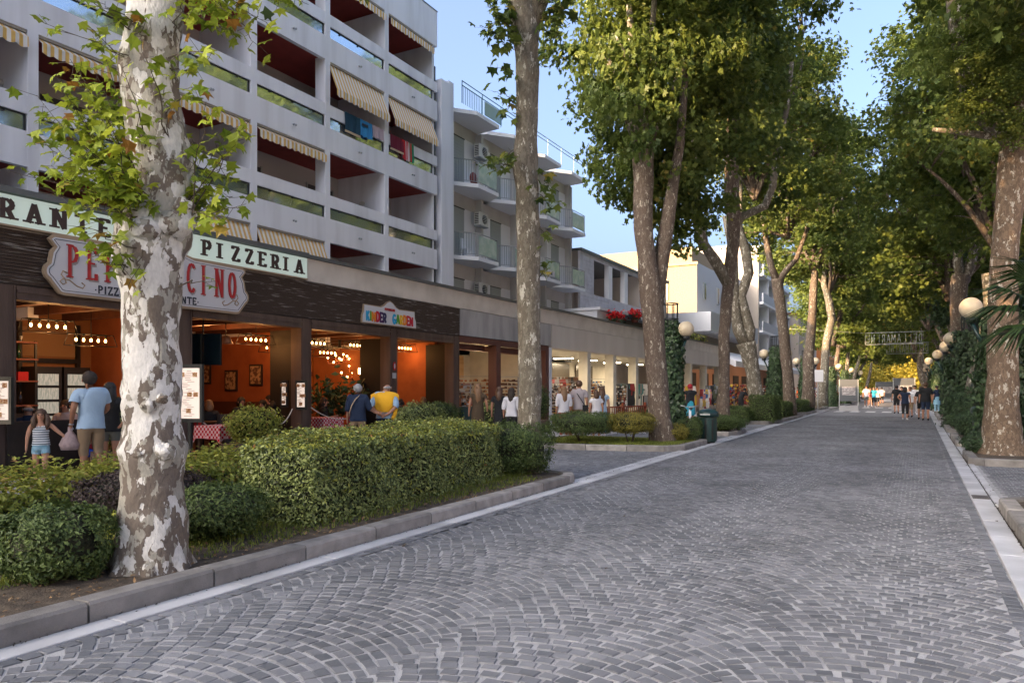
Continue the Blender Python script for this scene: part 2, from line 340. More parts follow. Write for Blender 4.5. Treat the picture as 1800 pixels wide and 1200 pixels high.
def sett_verts(A):
    n = len(A); V = np.zeros((n, 8, 3)); c, s_ = np.cos(A[:, 2]), np.sin(A[:, 2]); tz = .0055+RNG.random(n)*.0025
    for q, (sx, sy) in enumerate(((-1, -1), (1, -1), (1, 1), (-1, 1))):
        for lv, (k, z) in enumerate(((1.0, None), (.93, tz))):
            jx = sx*A[:, 3]*k*(1+RNG.normal(size=n)*.07); jy = sy*A[:, 4]*k*(1+RNG.normal(size=n)*.07)
            V[:, q+4*lv, 0] = A[:, 0]+jx*c-jy*s_; V[:, q+4*lv, 1] = A[:, 1]+jx*s_+jy*c
            V[:, q+4*lv, 2] = .001 if z is None else z+RNG.normal(size=n)*.0007
    return V
SETTF = [(4, 5, 6, 7), (0, 1, 5, 4), (1, 2, 6, 5), (2, 3, 7, 6), (3, 0, 4, 7)]
A = setts(-5.6, .6, 1.2, 46)
D = A[:, 0]*-ST+A[:, 1]*CT; Uu = (A[:, 0]*CT+A[:, 1]*ST)/D
vis = (np.abs(Uu) < .69) & (1.5/D*F < 516)
order = np.argsort(np.where(vis, D, 1e9)); near = order[:299]; rest = order[299:]
npmesh('distant_setts', sett_verts(A[rest]), SETTF, 8, STONE, road, 'stuff')
VN = sett_verts(A[near]); protos = []
for i in range(299):
    if i < 24:
        c0 = np.array([A[near[i], 0], A[near[i], 1], 0]); ca, sa = math.cos(-A[near[i], 2]), math.sin(-A[near[i], 2])
        L = VN[i]-c0; L = np.stack([L[:, 0]*ca-L[:, 1]*sa, L[:, 0]*sa+L[:, 1]*ca, L[:, 2]], 1)
        L[:, 0] /= A[near[i], 3]; L[:, 1] /= A[near[i], 4]
        o = npmesh('sett', L[None], SETTF, 8, STONE, road, link=False, rnd=np.array([random.random()])); protos.append(o)
    o = protos[i % 24].copy(); o.data = protos[i % 24].data; o.name = 'sett'; COL.objects.link(o); o.parent = road
    o.location = (A[near[i], 0], A[near[i], 1], 0); o.rotation_euler = (0, 0, A[near[i], 2]); o.scale = (A[near[i], 3], A[near[i], 4], 1)
for p in protos: bpy.data.objects.remove(p)
b = MB(); b.add([(xl(46)+.2, 46, .006), (.64, 46, .006), (.64, 400, .006), (xl(46)+.2, 400, .006)], [(0, 1, 2, 3)]); b.build('far_surface', ROADFAR, road)
# zebra crossings far off
for yy, k in ((53.5, 7), (66, 7)):
    m = MB()
    for i in range(k): x = -4.9+i*.95; m.box(x, x+.55, yy, yy+2.4, .008, .014)
    m.build('crossing_stripes', mat('road_paint', (.62, .62, .62), .8), road)
# worn paint patches on the road
m = MB()
for px_, py_, s_ in ((1470, 749, .5), (1435, 795, .22), (1412, 812, .2)):
    g = G(px_, py_); m.add([(g.x-s_, g.y-.07, .019), (g.x+s_, g.y-.05, .019), (g.x+s_*.9, g.y+.06, .019), (g.x-s_*.8, g.y+.05, .019)], [(0, 1, 2, 3)])
m.build('paint_mark', mat('worn_paint', (.36, .36, .36), .9, (.2, .2, .2), 30, mixlo=.45, mixhi=.55), road)
# gutters of pale slabs
gut = struct('gutter')
def slab_row(xf0, xf1, y0, y1, L, name='gutter_slab', z=.016, parent=None, mt=None):
    y = y0
    while y < y1:
        e = y+L-.008; m = MB(); zz = z+random.uniform(-.002, .002); ch = .006
        p0 = [(xf0(y), y), (xf1(y), y), (xf1(e), e), (xf0(e), e)]
        p1 = [(xf0(y)+ch, y+ch), (xf1(y)-ch, y+ch), (xf1(e)-ch, e-ch), (xf0(e)+ch, e-ch)]
        m.add([(a, c, -.02) for a, c in p0]+[(a, c, zz-.005) for a, c in p0]+[(a, c, zz) for a, c in p1],
              [(0, 1, 5, 4), (1, 2, 6, 5), (2, 3, 7, 6), (3, 0, 4, 7), (4, 5, 9, 8), (5, 6, 10, 9), (6, 7, 11, 10), (7, 4, 8, 11), (8, 9, 10, 11)])
        m.build(name, mt or GUTM, parent or gut, origin=(xf0(y), y, 0)); y += L
slab_row(lambda y: xl(y)+.008, lambda y: xl(y)+.20, -1.0, 60, 1.0)
slab_row(lambda y: .645, lambda y: .868, -1.0, 60, 1.0)
m = MB(); m.box(.868, .882, -2, 60, -.02, .004); m.build('dark_joint', mat('joint_dark', (.03, .028, .025), 1), gut)
[slab_row(lambda y: .884, lambda y: .985, a_, b_, 1.0) for a_, b_ in ((11.45, 17.2), (20.05, 22.3), (27.55, 29.5), (38.05, 41), (52, 56))]
slab_row(lambda y: xl(y)-.14, lambda y: xl(y), 10.9, 17.3, 1.0)
slab_row(lambda y: xl(y)-.14, lambda y: xl(y), 20.9, 24.1, 1.0)
slab_row(lambda y: xl(y)-.14, lambda y: xl(y), 26.8, 33.8, 1.0)
m = MB(); g = W(1707, 852, 11.9); m.box(.66, .86, 11.9, 12.3, .017, .021)
for i in range(6): m.box(.66+.03*i+.02, .66+.03*i+.035, 11.93, 12.27, .0212, .025)
m.build('drain_grate', mat('iron_grate', (.10, .09, .085), .7), gut)
# side pavements
pav = struct('pavement')
b = MB(); b.add([(-13.2, -6, -.004), (xl(-6)-.12, -6, -.004), (xl(60)-.12, 60, -.004), (-13.2, 60, -.004)], [(0, 1, 2, 3)])
b.add([(-30, 60, -.004), (xl(60)-.12, 60, -.004), (xl(60)-.12, 400, -.004), (-30, 400, -.004)], [(0, 1, 2, 3)])
b.add([(.98, -6, -.004), (14, -6, -.004), (14, 400, -.004), (.98, 400, -.004)], [(0, 1, 2, 3)]); b.build('pavement_base', GROUT, pav)
def grid_setts(x0, x1, y0, y1, step=.115):
    o = []
    for i, y in enumerate(np.arange(y0, y1, step)):
        for x in np.arange(x0+(i % 2)*step*.5, x1, step):
            if x < xl(y)-.2 or x > 1.05: o.append((x+random.gauss(0, .005), y+random.gauss(0, .005), random.gauss(0, .05), step*.44, step*.42))
    return np.array(o)
A2 = np.concatenate([grid_setts(-12, -4.7, 10.8, 18), grid_setts(-9, -4.7, 20.5, 24.5), grid_setts(-8, -4.7, 26, 33), grid_setts(1.1, 4.5, 11, 17.5)])
V2 = sett_verts(A2); V2[:, :, 2] -= .006
npmesh('pavement_setts', V2, SETTF, 8, STONE, pav, 'stuff')

# ------------------------------------------------------------------ planting beds
def leafmass_box(P0, P1, n): pass
kerb = struct('kerb')
def kerb_run(path, h=.14, wd=.17, side=1, L=1.0):
    """stones along a polyline; the bed lies on the left when side=1"""
    for (a, c) in zip(path[:-1], path[1:]):
        a = Vector((*a, 0)); c = Vector((*c, 0)); ln = (c-a).length; k = max(1, round(ln/L)); t = (c-a).normalized(); nn = Vector((-t.y, t.x, 0))*side
        for i in range(k):
            s0 = a+t*(ln*i/k+.009); s1 = a+t*(ln*(i+1)/k-.009); hh = h+random.uniform(-.006, .006)
            sec = [(0, -.02), (0, hh-.02), (.018, hh), (wd, hh), (wd, -.02)]
            vs = [p+nn*q+Vector((0, 0, z)) for p in (s0, s1) for q, z in sec]
            fs = [(j, (j+1) % 5, 5+(j+1) % 5, 5+j) for j in range(5)]+[(4, 3, 2, 1, 0), (5, 6, 7, 8, 9)]
            if side == 1: fs = [f[::-1] for f in fs]
            MB().add(vs, fs).build('kerb_stone', KERBM, kerb, origin=s0)
def arc(cx, cy, r, a0, a1, n=4): return [(cx+r*math.cos(math.radians(a0+(a1-a0)*i/n)), cy+r*math.sin(math.radians(a0+(a1-a0)*i/n))) for i in range(n+1)]
def bed(name, outer, kpath, side=1, L=1.0, h=.14):
    kerb_run(kpath, side=side, L=L, h=h)
    b = MB(); b.prism(outer, -.02, .105); o = b.build(name, SOIL); o['kind'] = 'structure'; return o
c1 = arc(-5.55, 10.75, .75, 0, 80)
p1 = [(xl(-4), -4), (xl(10.75), 10.75)]+c1[1:]+[(-7.5, 11.6), (-9.9, 11.4)]
bed('planting_bed', [(x-.1 if i < 2 else x, y) for i, (x, y) in enumerate(p1)]+[(-10.4, 11.4), (-10.6, -4)], p1, 1)
c2 = [(-9.4, 16.6), (-8.2, 16.85), (-6.2, 17.2), (-5.35, 17.45), (xl(18)-.02, 18.0), (xl(19)-.02, 19.0), (xl(20.4)-.02, 20.4), (-5.5, 20.75)]
bed('planting_bed', [(-9.4, 16.7)]+[(x-.05, y+.05) for x, y in c2[1:]]+[(-9.4, 20.9)], c2, 1)
c3 = [(-7.6, 24.2), (-5.9, 24.1), (-5.3, 24.2), (-5.12, 24.6), (-5.14, 26.2), (-5.5, 26.6)]
bed('planting_bed', [(x-.05, y+.05) for x, y in c3]+[(-7.6, 26.6)], c3, 1)
c4 = [(-7.8, 32.4), (-6.5, 32.6), (-5.6, 33.2), (-5.3, 34.2), (-5.45, 43), (-5.9, 43.6)]
bed('planting_bed', [(x-.05, y+.05) for x, y in c4]+[(-7.8, 43.6)], c4, 1)
c5 = [(-8, 46), (-6.2, 46.2), (-5.7, 47), (-5.7, 51.5), (-6.2, 52)]
bed('planting_bed', [(x-.05, y+.05) for x, y in c5]+[(-8, 52)], c5, 1)
for y0, y1 in ((58, 64), (70, 79), (84, 95)):
    q = [(-8, y0), (-6.6, y0), (-6.2, y0+.5), (-6.2, y1), (-8, y1)]; bed('planting_bed', [(x-.06, y+.05) for x, y in q], q[:-1], 1)
for y0, y1 in ((-4, 11.4), (17.2, 20.0), (22.3, 27.5), (29.5, 38), (41, 52), (56, 66), (70, 90)):
    q = [(3.4, y1), (1.15, y1), (.89, y1-.3), (.89, y0+.25), (1.15, y0), (3.4, y0)]
    bed('planting_bed', [(x+.05, y-.06 if y == y1 else y+.06 if y == y0 else y) for x, y in q], q, 1)

# grass
def grass(regions, n, name='grass'):
    P = []
    for x0, x1, y0, y1, k in regions:
        q = np.stack([RNG.uniform(x0, x1, k), RNG.uniform(y0, y1, k), np.full(k, .1)], 1); P.append(q)
    P = np.concatenate(P); n = len(P)
    d = RNG.normal(size=(n, 3))*.35+np.array((0, 0, 1.)); d /= np.linalg.norm(d, axis=1, keepdims=True)
    s_ = np.cross(d, RNG.normal(size=(n, 3))); s_ /= np.linalg.norm(s_, axis=1, keepdims=True)
    hgt = .035+RNG.random(n)*.05; wd = .004+RNG.random(n)*.004
    V = np.stack([P-s_*wd[:, None], P+s_*wd[:, None], P+d*hgt[:, None]], 1)
    o = npmesh(name, V, [(0, 1, 2)], 3, GRASSM, kind='stuff'); tag(o, 'short lawn grass between the shrubs of the planting beds', 'grass'); return o
grass([(-9.3, -5.6, 2, 11, 52000), (-5.7, -5.15, 4.2, 10.5, 2500), (-9, -5.3, 17.6, 20.4, 16000), (1.2, 3.3, 8, 11.2, 7000)], 0)
# dry litter on the soil near the trunk
n = 900; P = np.stack([RNG.uniform(-5.9, -4.85, n), RNG.uniform(1.8, 10, n), np.full(n, .115)], 1)
o = leaves('litter', P, RNG.normal(size=(n, 3))*.4+np.array((0, 0, 1)), .04, (OVAL_V, OVAL_F), mat('dry_leaf', (.18, .10, .05), .9, (.3, .2, .1), 20)); tag(o, 'dry brown leaf litter scattered on bare soil by the kerb', 'leaf litter')
n = 46; ys = RNG.uniform(4, 22, n); P = np.stack([np.where(RNG.random(n) < .5, .87+RNG.normal(size=n)*.05, RNG.uniform(-4.5, .8, n)), ys, np.full(n, .026)], 1)
n2 = 1500; ys2 = RNG.uniform(1, 30, n2); P2 = np.stack([np.where(RNG.random(n2) < .5, np.array([xl(y) for y in ys2])+.012+np.abs(RNG.normal(size=n2))*.02, .873+RNG.normal(size=n2)*.006), ys2, np.full(n2, .02)], 1)
od = leaves('kerb_dirt', P2, RNG.normal(size=(n2, 3))*.3+np.array((0, 0, 1)), .022, (OVAL_V, OVAL_F), mat('dirt_dark', (.05, .04, .03), 1)); tag(od, 'fine dark dirt and leaf crumbs gathered along both gutters', 'dirt')
o = leaves('fallen_leaves', P, RNG.normal(size=(n, 3))*.25+np.array((0, 0, 1)), .05, (OVAL_V, OVAL_F), mat('dry_leaf_dark', (.07, .05, .03), .9)); tag(o, 'few fallen brown leaves lying along the paved road and gutter', 'fallen leaves')

# ------------------------------------------------------------------ shrubs
def surf_pts_box(n, sx, sy, sz, rnd=.12, lump=.05):
    a = np.array([sy*sz, sy*sz, sx*sz, sx*sz, sx*sy]); f = RNG.choice(5, n, p=a/a.sum()); u, v = RNG.random(n)-.5, RNG.random(n); w_ = RNG.random(n)-.5
    P = np.zeros((n, 3)); N = np.zeros((n, 3))
    for k, (ax, s_) in enumerate(((0, -1), (0, 1), (1, -1), (1, 1))):
        i = f == k; o = 1-ax; dim = (sx, sy)
        P[i, ax] = s_*dim[ax]/2; P[i, o] = u[i]*dim[o]; P[i, 2] = v[i]*sz; N[i, ax] = s_
    i = f == 4; P[i, 0] = u[i]*sx; P[i, 1] = w_[i]*sy; P[i, 2] = sz; N[i, 2] = 1
    # round the edges
    c = np.clip(P, [-sx/2+rnd, -sy/2+rnd, 0], [sx/2-rnd, sy/2-rnd, sz-rnd]); dlt = P-c; L = np.linalg.norm(dlt, axis=1, keepdims=True); P = c+dlt/np.maximum(L, 1e-6)*np.minimum(L, rnd)
    N = N+dlt/np.maximum(L, 1e-6)
    lum = np.sin(P[:, 0]*5+P[:, 2]*3)+np.sin(P[:, 1]*4.2+1)+np.sin(P[:, 2]*7+P[:, 1]*6)
    P += N/np.linalg.norm(N, axis=1, keepdims=True)*(lum*lump/3+RNG.normal(size=n)*lump*.5-lump*.2)[:, None]
    return P, N
def hedge(name, label, cat, c, sx, sy, sz, rz, n, size, m, z0=.1, rnd=.15, lump=.05, group=None, stems=True, gap=.0, tmpl=(OVAL_V, OVAL_F), up=.35, core=(.02, .025, .01)):
    t = thing(name, label, cat, (c[0], c[1], z0), rz, group)
    P, N = surf_pts_box(n, sx, sy, sz-gap, rnd, lump); P[:, 2] += gap
    N = N/np.linalg.norm(N, axis=1, keepdims=True)+RNG.normal(size=(n, 3))*.55+np.array((0, 0, up))
    leaves('foliage', P, N, size, tmpl, m, t)
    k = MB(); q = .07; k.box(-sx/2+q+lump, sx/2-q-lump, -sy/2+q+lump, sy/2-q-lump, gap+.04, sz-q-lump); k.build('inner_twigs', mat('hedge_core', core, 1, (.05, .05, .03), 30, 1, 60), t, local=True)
    if stems:
        for i in range(max(2, int(sy*3))):
            x, y = random.uniform(-sx*.35, sx*.35), -sy*.4+sy*.8*(i+.5)/max(2, int(sy*3))
            MB().tube([(x, y, -.02), (x+random.gauss(0, .03), y, (gap+.15)*.5), (x+random.gauss(0, .06), y+random.gauss(0, .06), gap+.15)], [.016, .013, .01], 5).build('stem', TWIG, t, local=True)
    return t
def bush(name, label, cat, c, r, h, n, size, m, z0=.1, group=None, tmpl=(OVAL_V, OVAL_F), gap=.08, lump=.1, up=.3, ry=None, core=(.02, .025, .01), rz=0, square=1.0):
    t = thing(name, label, cat, (c[0], c[1], z0), rz, group); ry = ry or r
    d = RNG.normal(size=(n, 3)); d /= np.linalg.norm(d, axis=1, keepdims=True); d = np.sign(d)*np.abs(d)**square; d /= (np.abs(d)**3).sum(1, keepdims=True)**(1/3)*(.5 if square < 1 else .0)+np.linalg.norm(d, axis=1, keepdims=True)*(.5 if square < 1 else 1)
    rad = 1+.13*np.sin(d[:, 0]*6+1)*np.sin(d[:, 1]*5+d[:, 2]*4)+RNG.normal(size=n)*lump*.6-np.abs(RNG.normal(size=n))*lump
    P = d*rad[:, None]*np.array((r, ry, (h-gap)/2)); P[:, 2] += gap+(h-gap)/2
    N = d+RNG.normal(size=(n, 3))*.5+np.array((0, 0, up))
    leaves('foliage', P, N, size, tmpl, m, t)
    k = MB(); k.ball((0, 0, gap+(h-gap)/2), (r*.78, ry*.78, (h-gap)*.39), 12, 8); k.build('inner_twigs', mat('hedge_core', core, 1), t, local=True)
    for i in range(4):
        a = random.uniform(0, 2*PI); MB().tube([(0.05*math.cos(a), .05*math.sin(a), -.02), (r*.25*math.cos(a), ry*.25*math.sin(a), gap+.1), (r*.5*math.cos(a+.3), ry*.5*math.sin(a+.3), gap+h*.4)], [.018, .013, .008], 5).build('stem', TWIG, t, local=True)
    return t
hr = math.atan2(-5.79+5.33, 10.3-5.57)
# main clipped hedge by the road: its own axis follows the kerb
hc = Vector(((-5.33-5.79)/2, (5.57+10.3)/2))+Vector((-.5, 0))
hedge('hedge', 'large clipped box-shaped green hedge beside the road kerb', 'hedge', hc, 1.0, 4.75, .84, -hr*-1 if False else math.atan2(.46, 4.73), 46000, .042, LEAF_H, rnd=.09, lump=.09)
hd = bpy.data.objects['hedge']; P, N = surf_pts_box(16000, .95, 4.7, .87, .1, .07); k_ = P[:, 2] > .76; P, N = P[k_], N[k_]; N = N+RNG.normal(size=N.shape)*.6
leaves('skylit_top_leaves', P+np.array((0, 0, .0)), N, .042, (OVAL_V, OVAL_F), LEAF_Y, hd)  # lighter young-leaf colour on the top also stands in for skylight
nS = 260; Ps = []; B_ = MB()
for i in range(nS):
    x, y = random.uniform(-.48, .48), random.uniform(-2.3, 2.3); top = random.random() < .7; a = Vector((x, y, .82)) if top else Vector((.48, y, random.uniform(.1, .8))); d_ = Vector((random.gauss(0, .3) if top else 1, random.gauss(0, .4), 1 if top else .4)).normalized(); L = random.uniform(.05, .13); B_.tube([a, a+d_*L], [.003, .0015], 3, cap=False)
    for k in range(4): Ps.append(tuple(a+d_*L*(k+1)/4))
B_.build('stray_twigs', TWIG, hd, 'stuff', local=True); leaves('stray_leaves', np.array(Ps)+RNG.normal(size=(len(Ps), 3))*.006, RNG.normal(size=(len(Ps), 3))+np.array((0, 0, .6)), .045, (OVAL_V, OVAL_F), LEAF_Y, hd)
hedge('hedge', 'low yellow-green spirea hedge along the terrace, behind the nearest plane tree', 'hedge', (-9.25, 6.2), 1.2, 6.6, .36, .12, 15000, .075, LEAF_Y, rnd=.2, lump=.16, up=.6)
bush('shrub', 'round dark green shrub at the foot of the nearest plane tree', 'shrub', (-5.58, 3.22), .37, .56, 8500, .036, LEAF_H2, gap=.0, lump=.06, square=.62)
bush('shrub', 'dark burgundy-leaved shrub partly behind the nearest plane tree', 'shrub', (-6.75, 4.75), .62, .62, 9000, .04, LEAF_B, gap=.1)
bush('shrub', 'dark reddish-green shrub between the nearest plane tree and clipped hedge', 'shrub', (-5.75, 4.75), .42, .52, 8000, .036, LEAF_H2, ry=.55, gap=.05)
bush('shrub', 'small light green sprig shrub tucked behind the nearest trunk', 'shrub', (-6.1, 4.2), .25, .35, 1300, .05, LEAF_Y, gap=.05)
bush('shrub', 'loose green bush hugging the base of the second plane tree', 'shrub', (-5.85, 10.85), .62, .86, 12000, .04, LEAF_H2, gap=.0, square=.7)
bush('shrub', 'wide dome-topped box hedge at the start of the second bed', 'hedge', (-7.75, 18.1), .85, .82, 13000, .04, LEAF_H2, ry=1.0, gap=.22, square=.7)
bush('shrub', 'narrower dome-topped box hedge beside the third plane tree', 'hedge', (-6.6, 18.6), .62, .80, 9000, .04, LEAF_O, ry=.6, gap=.25, square=.7)
bush('shrub', 'low golden-green clipped shrub in front of the ivy lamp column', 'shrub', (-5.75, 19.75), .36, .48, 5000, .036, LEAF_O, gap=.02)
bush('shrub', 'clipped green shrub beside the dark litter bin', 'shrub', (-5.5, 20.25), .36, .62, 5500, .036, LEAF_H2, gap=.02, square=.7)
bush('shrub', 'spreading low box bush round the foot of the fourth plane tree', 'shrub', (-5.85, 25.0), .95, .55, 8000, .06, LEAF_H2, ry=.7, gap=.08, square=.7)
hedge('hedge', 'low dark hedge beneath the leaning forked plane tree', 'hedge', (-7.0, 33.3), 1.5, 1.6, .62, 0, 7000, .06, LEAF_H2, rnd=.25)
hedge('hedge', 'tall squared dark hedge right of the leaning forked tree', 'hedge', (-5.95, 34.6), 1.0, 2.6, 1.12, .02, 11000, .06, LEAF_H2, rnd=.1)
hedge('hedge', 'low dark hedge further along, beside the sixth plane tree', 'hedge', (-6.4, 41.0), 1.2, 4.5, .75, .02, 7000, .08, LEAF_H2)
hedge('hedge', 'low hedge in the last bed before the crossing', 'hedge', (-6.7, 49.2), 1.3, 4.8, .7, 0, 6000, .09, LEAF_H2)
hedge('hedge', 'low hedge lining the left side beyond the crossing', 'hedge', (-7.2, 75), 1.2, 8, .8, 0, 5000, .13, LEAF_H2)
hedge('hedge', 'dark hedge in front of the stalls, behind the fourth plane tree', 'hedge', (-9.6, 30.5), 1.0, 6.0, .62, 0, 7000, .07, LEAF_H2, z0=0)
bush('shrub', 'dark rounded shrub beside the right kerb near the ivy trees', 'shrub', (1.55, 30.0), .62, 1.5, 8000, .07, LEAF_D, gap=0)
bush('shrub', 'small dark shrub by the two litter bins on the right', 'shrub', (1.45, 26.0), .5, .75, 5000, .06, LEAF_D, gap=0)
bush('shrub', 'low ivy mound at the foot of the big right-hand plane tree', 'shrub', (1.25, 19.55), .38, .42, 3500, .06, LEAF_I, gap=0, ry=.5)
hedge('hedge', 'dark hedge on the far right behind the big plane tree', 'hedge', (4.3, 24), 1.4, 12, 1.5, 0, 12000, .1, LEAF_D, z0=0)
hedge('hedge', 'dark hedge lining the right side beyond the crossing', 'hedge', (2.5, 75), 1.4, 40, 1.4, 0, 9000, .16, LEAF_D, z0=0)

# ------------------------------------------------------------------ plane trees
def bez(a, c, n=6, sag=.15, seed=None):
    a, c = Vector(a), Vector(c); mid = (a+c)/2+Vector((random.gauss(0, .12), random.gauss(0, .12), sag))*(c-a).length
    return [a*(1-t)**2+mid*2*t*(1-t)+c*t*t for t in [i/n for i in range(n+1)]]
def crown_mesh(blobs, base, lpt, size, m, tmpl=(MID_V, MID_F), sig=(.42, .42, .26), seed=1, nlimb=7):
    rs = np.random.default_rng(seed); random.seed(seed); tips = []
    for c, r, k in blobs:
        d = rs.normal(size=(k, 3)); d /= np.linalg.norm(d, axis=1, keepdims=True); rad = rs.random(k)**.45
        tips.append(np.array(c)+d*rad[:, None]*np.array(r))
    T = np.concatenate(tips); n = len(T)*lpt
    P = np.repeat(T, lpt, 0)+rs.normal(size=(n, 3))*np.array(sig)*(.6+.8*np.repeat(rs.random(len(T)), lpt))[:, None]
    N = rs.normal(size=(n, 3))*.6+np.array((0, 0, .9))+ (P-T.mean(0))*.12
    rnd = np.clip(np.repeat(rs.random(len(T)), lpt)*.55+rs.random(n)*.45, 0, 1)
    lf = leaves('crown', P, N, size, tmpl, m, None, None, rnd, link=False, droop=(0, 0, -.45))
    B = MB(); limbs = []
    far = T[rs.choice(len(T), nlimb, replace=False)]
    for q in far:
        pts = bez(base, q, 7, .12); L = (Vector(q)-Vector(base)).length
        B.tube(pts, [.13*(1-i/8)+.015 for i in range(8)], 6, noise=.06); limbs += pts[2:]
    LP = np.array([tuple(p) for p in limbs])
    for q in T[rs.random(len(T)) < .7]:
        dd = np.linalg.norm(LP-q, axis=1)+np.maximum(0, LP[:, 2]-q[2])*1.2; i = dd.argmin()
        B.tube(bez(LP[i], q, 3, .1), [.03, .022, .014, .006], 3, cap=False)
    br = B.build('branches', BARK3, None, link=False, local=True)
    return lf, br
random.seed(3)
CV = []
for s_ in range(4):
    rr = random.Random(s_); bl = []
    for k in range(9):
        a = k*2.4+s_; z = -4.6+k*1.15; r = 2.6 if 1 < k < 7 else 1.8
        bl.append(((1.75*math.cos(a), 1.75*math.sin(a), z), (r, r, 1.6), 27))
    CV.append(crown_mesh(bl, (0, 0, -5.6), 92, .175, LEAF_C, seed=11+s_, sig=(.36, .36, .20)))
CDARK = crown_mesh([((0, 0, -2), (3, 3, 2.6), 110), ((1, 0, 1.5), (2.5, 2.5, 2.5), 90), ((-1, .5, 4), (1.8, 1.8, 2), 50)], (0, 0, -5.6), 62, .25, LEAF_D, seed=31)
def crown_on(t, v, loc, sc=(1, 1, 1), rz=0, limbs=True):
    for i, o in enumerate(v):
        if i == 1 and not limbs: continue
        c = o.copy(); c.data = o.data; COL.objects.link(c); c.parent = t; c.location = Vector(loc)-wloc(t); c.scale = sc; c.rotation_euler = (0, 0, rz)
def px_path(pts, d): return [W(x, y, d if not isinstance(d, (tuple, list)) else d[i]) for i, (x, y) in enumerate(pts)]
def trunk_px(t, name, rows, d, m, n=14, noise=.05, sub=3):
    """rows of (x centre, y, width in px) read off the photograph, at distance d"""
    P = []; R = []
    rows = [(r + (d,))[:4] for r in rows]
    for a, c in zip(rows[:-1], rows[1:]):
        for i in range(sub):
            f = i/sub; x, y, wd, dd = [a[k]*(1-f)+c[k]*f for k in range(4)]; P.append(W(x, y, dd)); R.append(wd*dd/F/2*random.uniform(.97, 1.03))
    x, y, wd, dd = rows[-1]; P.append(W(x, y, dd)); R.append(wd*dd/F/2)
    return MB().tube(P, R, n, noise=noise).build(name, m, t)
# -- nearest tree
t = thing('plane_tree', 'nearest plane tree with cream and olive camouflage bark and leafy sprouts', 'tree', W(266, 1012, 5.85))
rows = [(266, 1024, 175), (266, 1000, 136), (266, 960, 122), (268, 900, 110), (268, 850, 104), (268, 815, 108), (269, 790, 114), (269, 765, 100), (268, 720, 94), (267, 690, 104), (266, 640, 92), (266, 560, 92), (266, 500, 98), (262, 455, 118), (268, 415, 124), (280, 380, 106), (292, 340, 92), (286, 290, 100), (276, 240, 100), (266, 180, 96), (262, 120, 96), (268, 60, 92), (276, 0, 92), (280, -80, 92), (286, -180, 90), (292, -320, 80)]
trunk_px(t, 'trunk', rows, 5.85, BARK1, 28, .022)
tx = bpy.data.textures.new('burl_relief', 'CLOUDS'); tx.noise_scale = .045
for x, y, r_, dd in ((232, 458, 24, 5.72), (222, 472, 18, 5.66), (302, 395, 34, 5.75), (318, 385, 26, 5.8), (258, 405, 30, 5.66), (240, 430, 24, 5.68), (262, 712, 14, 5.64), (286, 700, 10, 5.64), (290, 792, 18, 5.68), (248, 796, 16, 5.66), (322, 365, 18, 5.75)):
    c = W(x, y, dd); k = r_*dd/F; m = MB(); m.ball(c, (k, k, k*.8), 24, 16); o = m.build('burl', BARK1, t)
    dm = o.modifiers.new('d', 'DISPLACE'); dm.texture = tx; dm.strength = .07; dm.texture_coords = 'LOCAL'
tr = [c for c in t.children if c.name.startswith('trunk')][0]; tx2 = bpy.data.textures.new('trunk_relief', 'CLOUDS'); tx2.noise_scale = .16
sb = tr.modifiers.new('s', 'SUBSURF'); sb.levels = 1; sb.render_levels = 1; dm = tr.modifiers.new('d', 'DISPLACE'); dm.texture = tx2; dm.strength = .045; dm.texture_coords = 'LOCAL'
for a in range(7):
    m = MB(); aa = a*2*PI/7+.2; c = W(266, 1006, 5.85); e = c+Vector((math.cos(aa)*.36, math.sin(aa)*.36, -.05)); m.tube([c+Vector((math.cos(aa)*.14, math.sin(aa)*.14, .3)), c+Vector((math.cos(aa)*.22, math.sin(aa)*.22, .09)), e], [.07, .085, .03], 8, noise=.1); m.build('root', BARK1, t)
crown_on(t, CV[0], W(290, -320, 5.85)+Vector((0, 0, 5.6)), (1.1, 1.1, 1), .3)
# leafy shoots from the burl and the stem
shoots = []; SH = MB(); LP = []; LN = []
def shoot(x0, y0, x1, y1, d0, d1, bend, n=7, leafn=12, r=.006):
    a, c = W(x0, y0, d0), W(x1, y1, d1); L = (c-a).length
    pts = [a.lerp(c, i/n)+Vector((0, 0, bend*L*4*(i/n)*(1-i/n)))+Vector((random.gauss(0, .012),)*3) for i in range(n+1)]
    SH.tube(pts, [r*(1-.75*i/n) for i in range(n+1)], 4, cap=False, sm=False)
    for k in range(leafn):
        f = .28+.72*(k+random.random())/leafn; i = min(int(f*n), n-1); p = pts[i].lerp(pts[i+1], f*n-i)
        side = Vector((random.gauss(0, 1), random.gauss(0, 1), random.gauss(0, .5))).normalized()*random.uniform(.03, .13)
        q = p+side; SH.tube([p, q], [.0022, .0016], 3, cap=False, sm=False); LP.append(q); LN.append((random.gauss(0, .5)-.0, random.gauss(0, .5)-.25, 1.0))
for x1, y1, k in ((60, 170, 20), (95, 130, 22), (130, 100, 18), (60, 240, 22), (75, 200, 20), (110, 230, 22), (130, 190, 22), (150, 150, 22), (165, 120, 18), (90, 290, 22), (125, 300, 22), (150, 265, 22), (180, 210, 22), (195, 160, 22), (200, 90, 14),
                  (60, 330, 10), (15, 300, 9), (170, 330, 18), (130, 360, 10), (185, 290, 18), (140, 130, 20), (110, 160, 20), (85, 225, 18), (170, 60, 10)):
    shoot(288+random.gauss(0, 10), 385+random.gauss(0, 8), x1, y1, 5.75, random.uniform(5.15, 6.1), -.02, leafn=int(k*1.45))
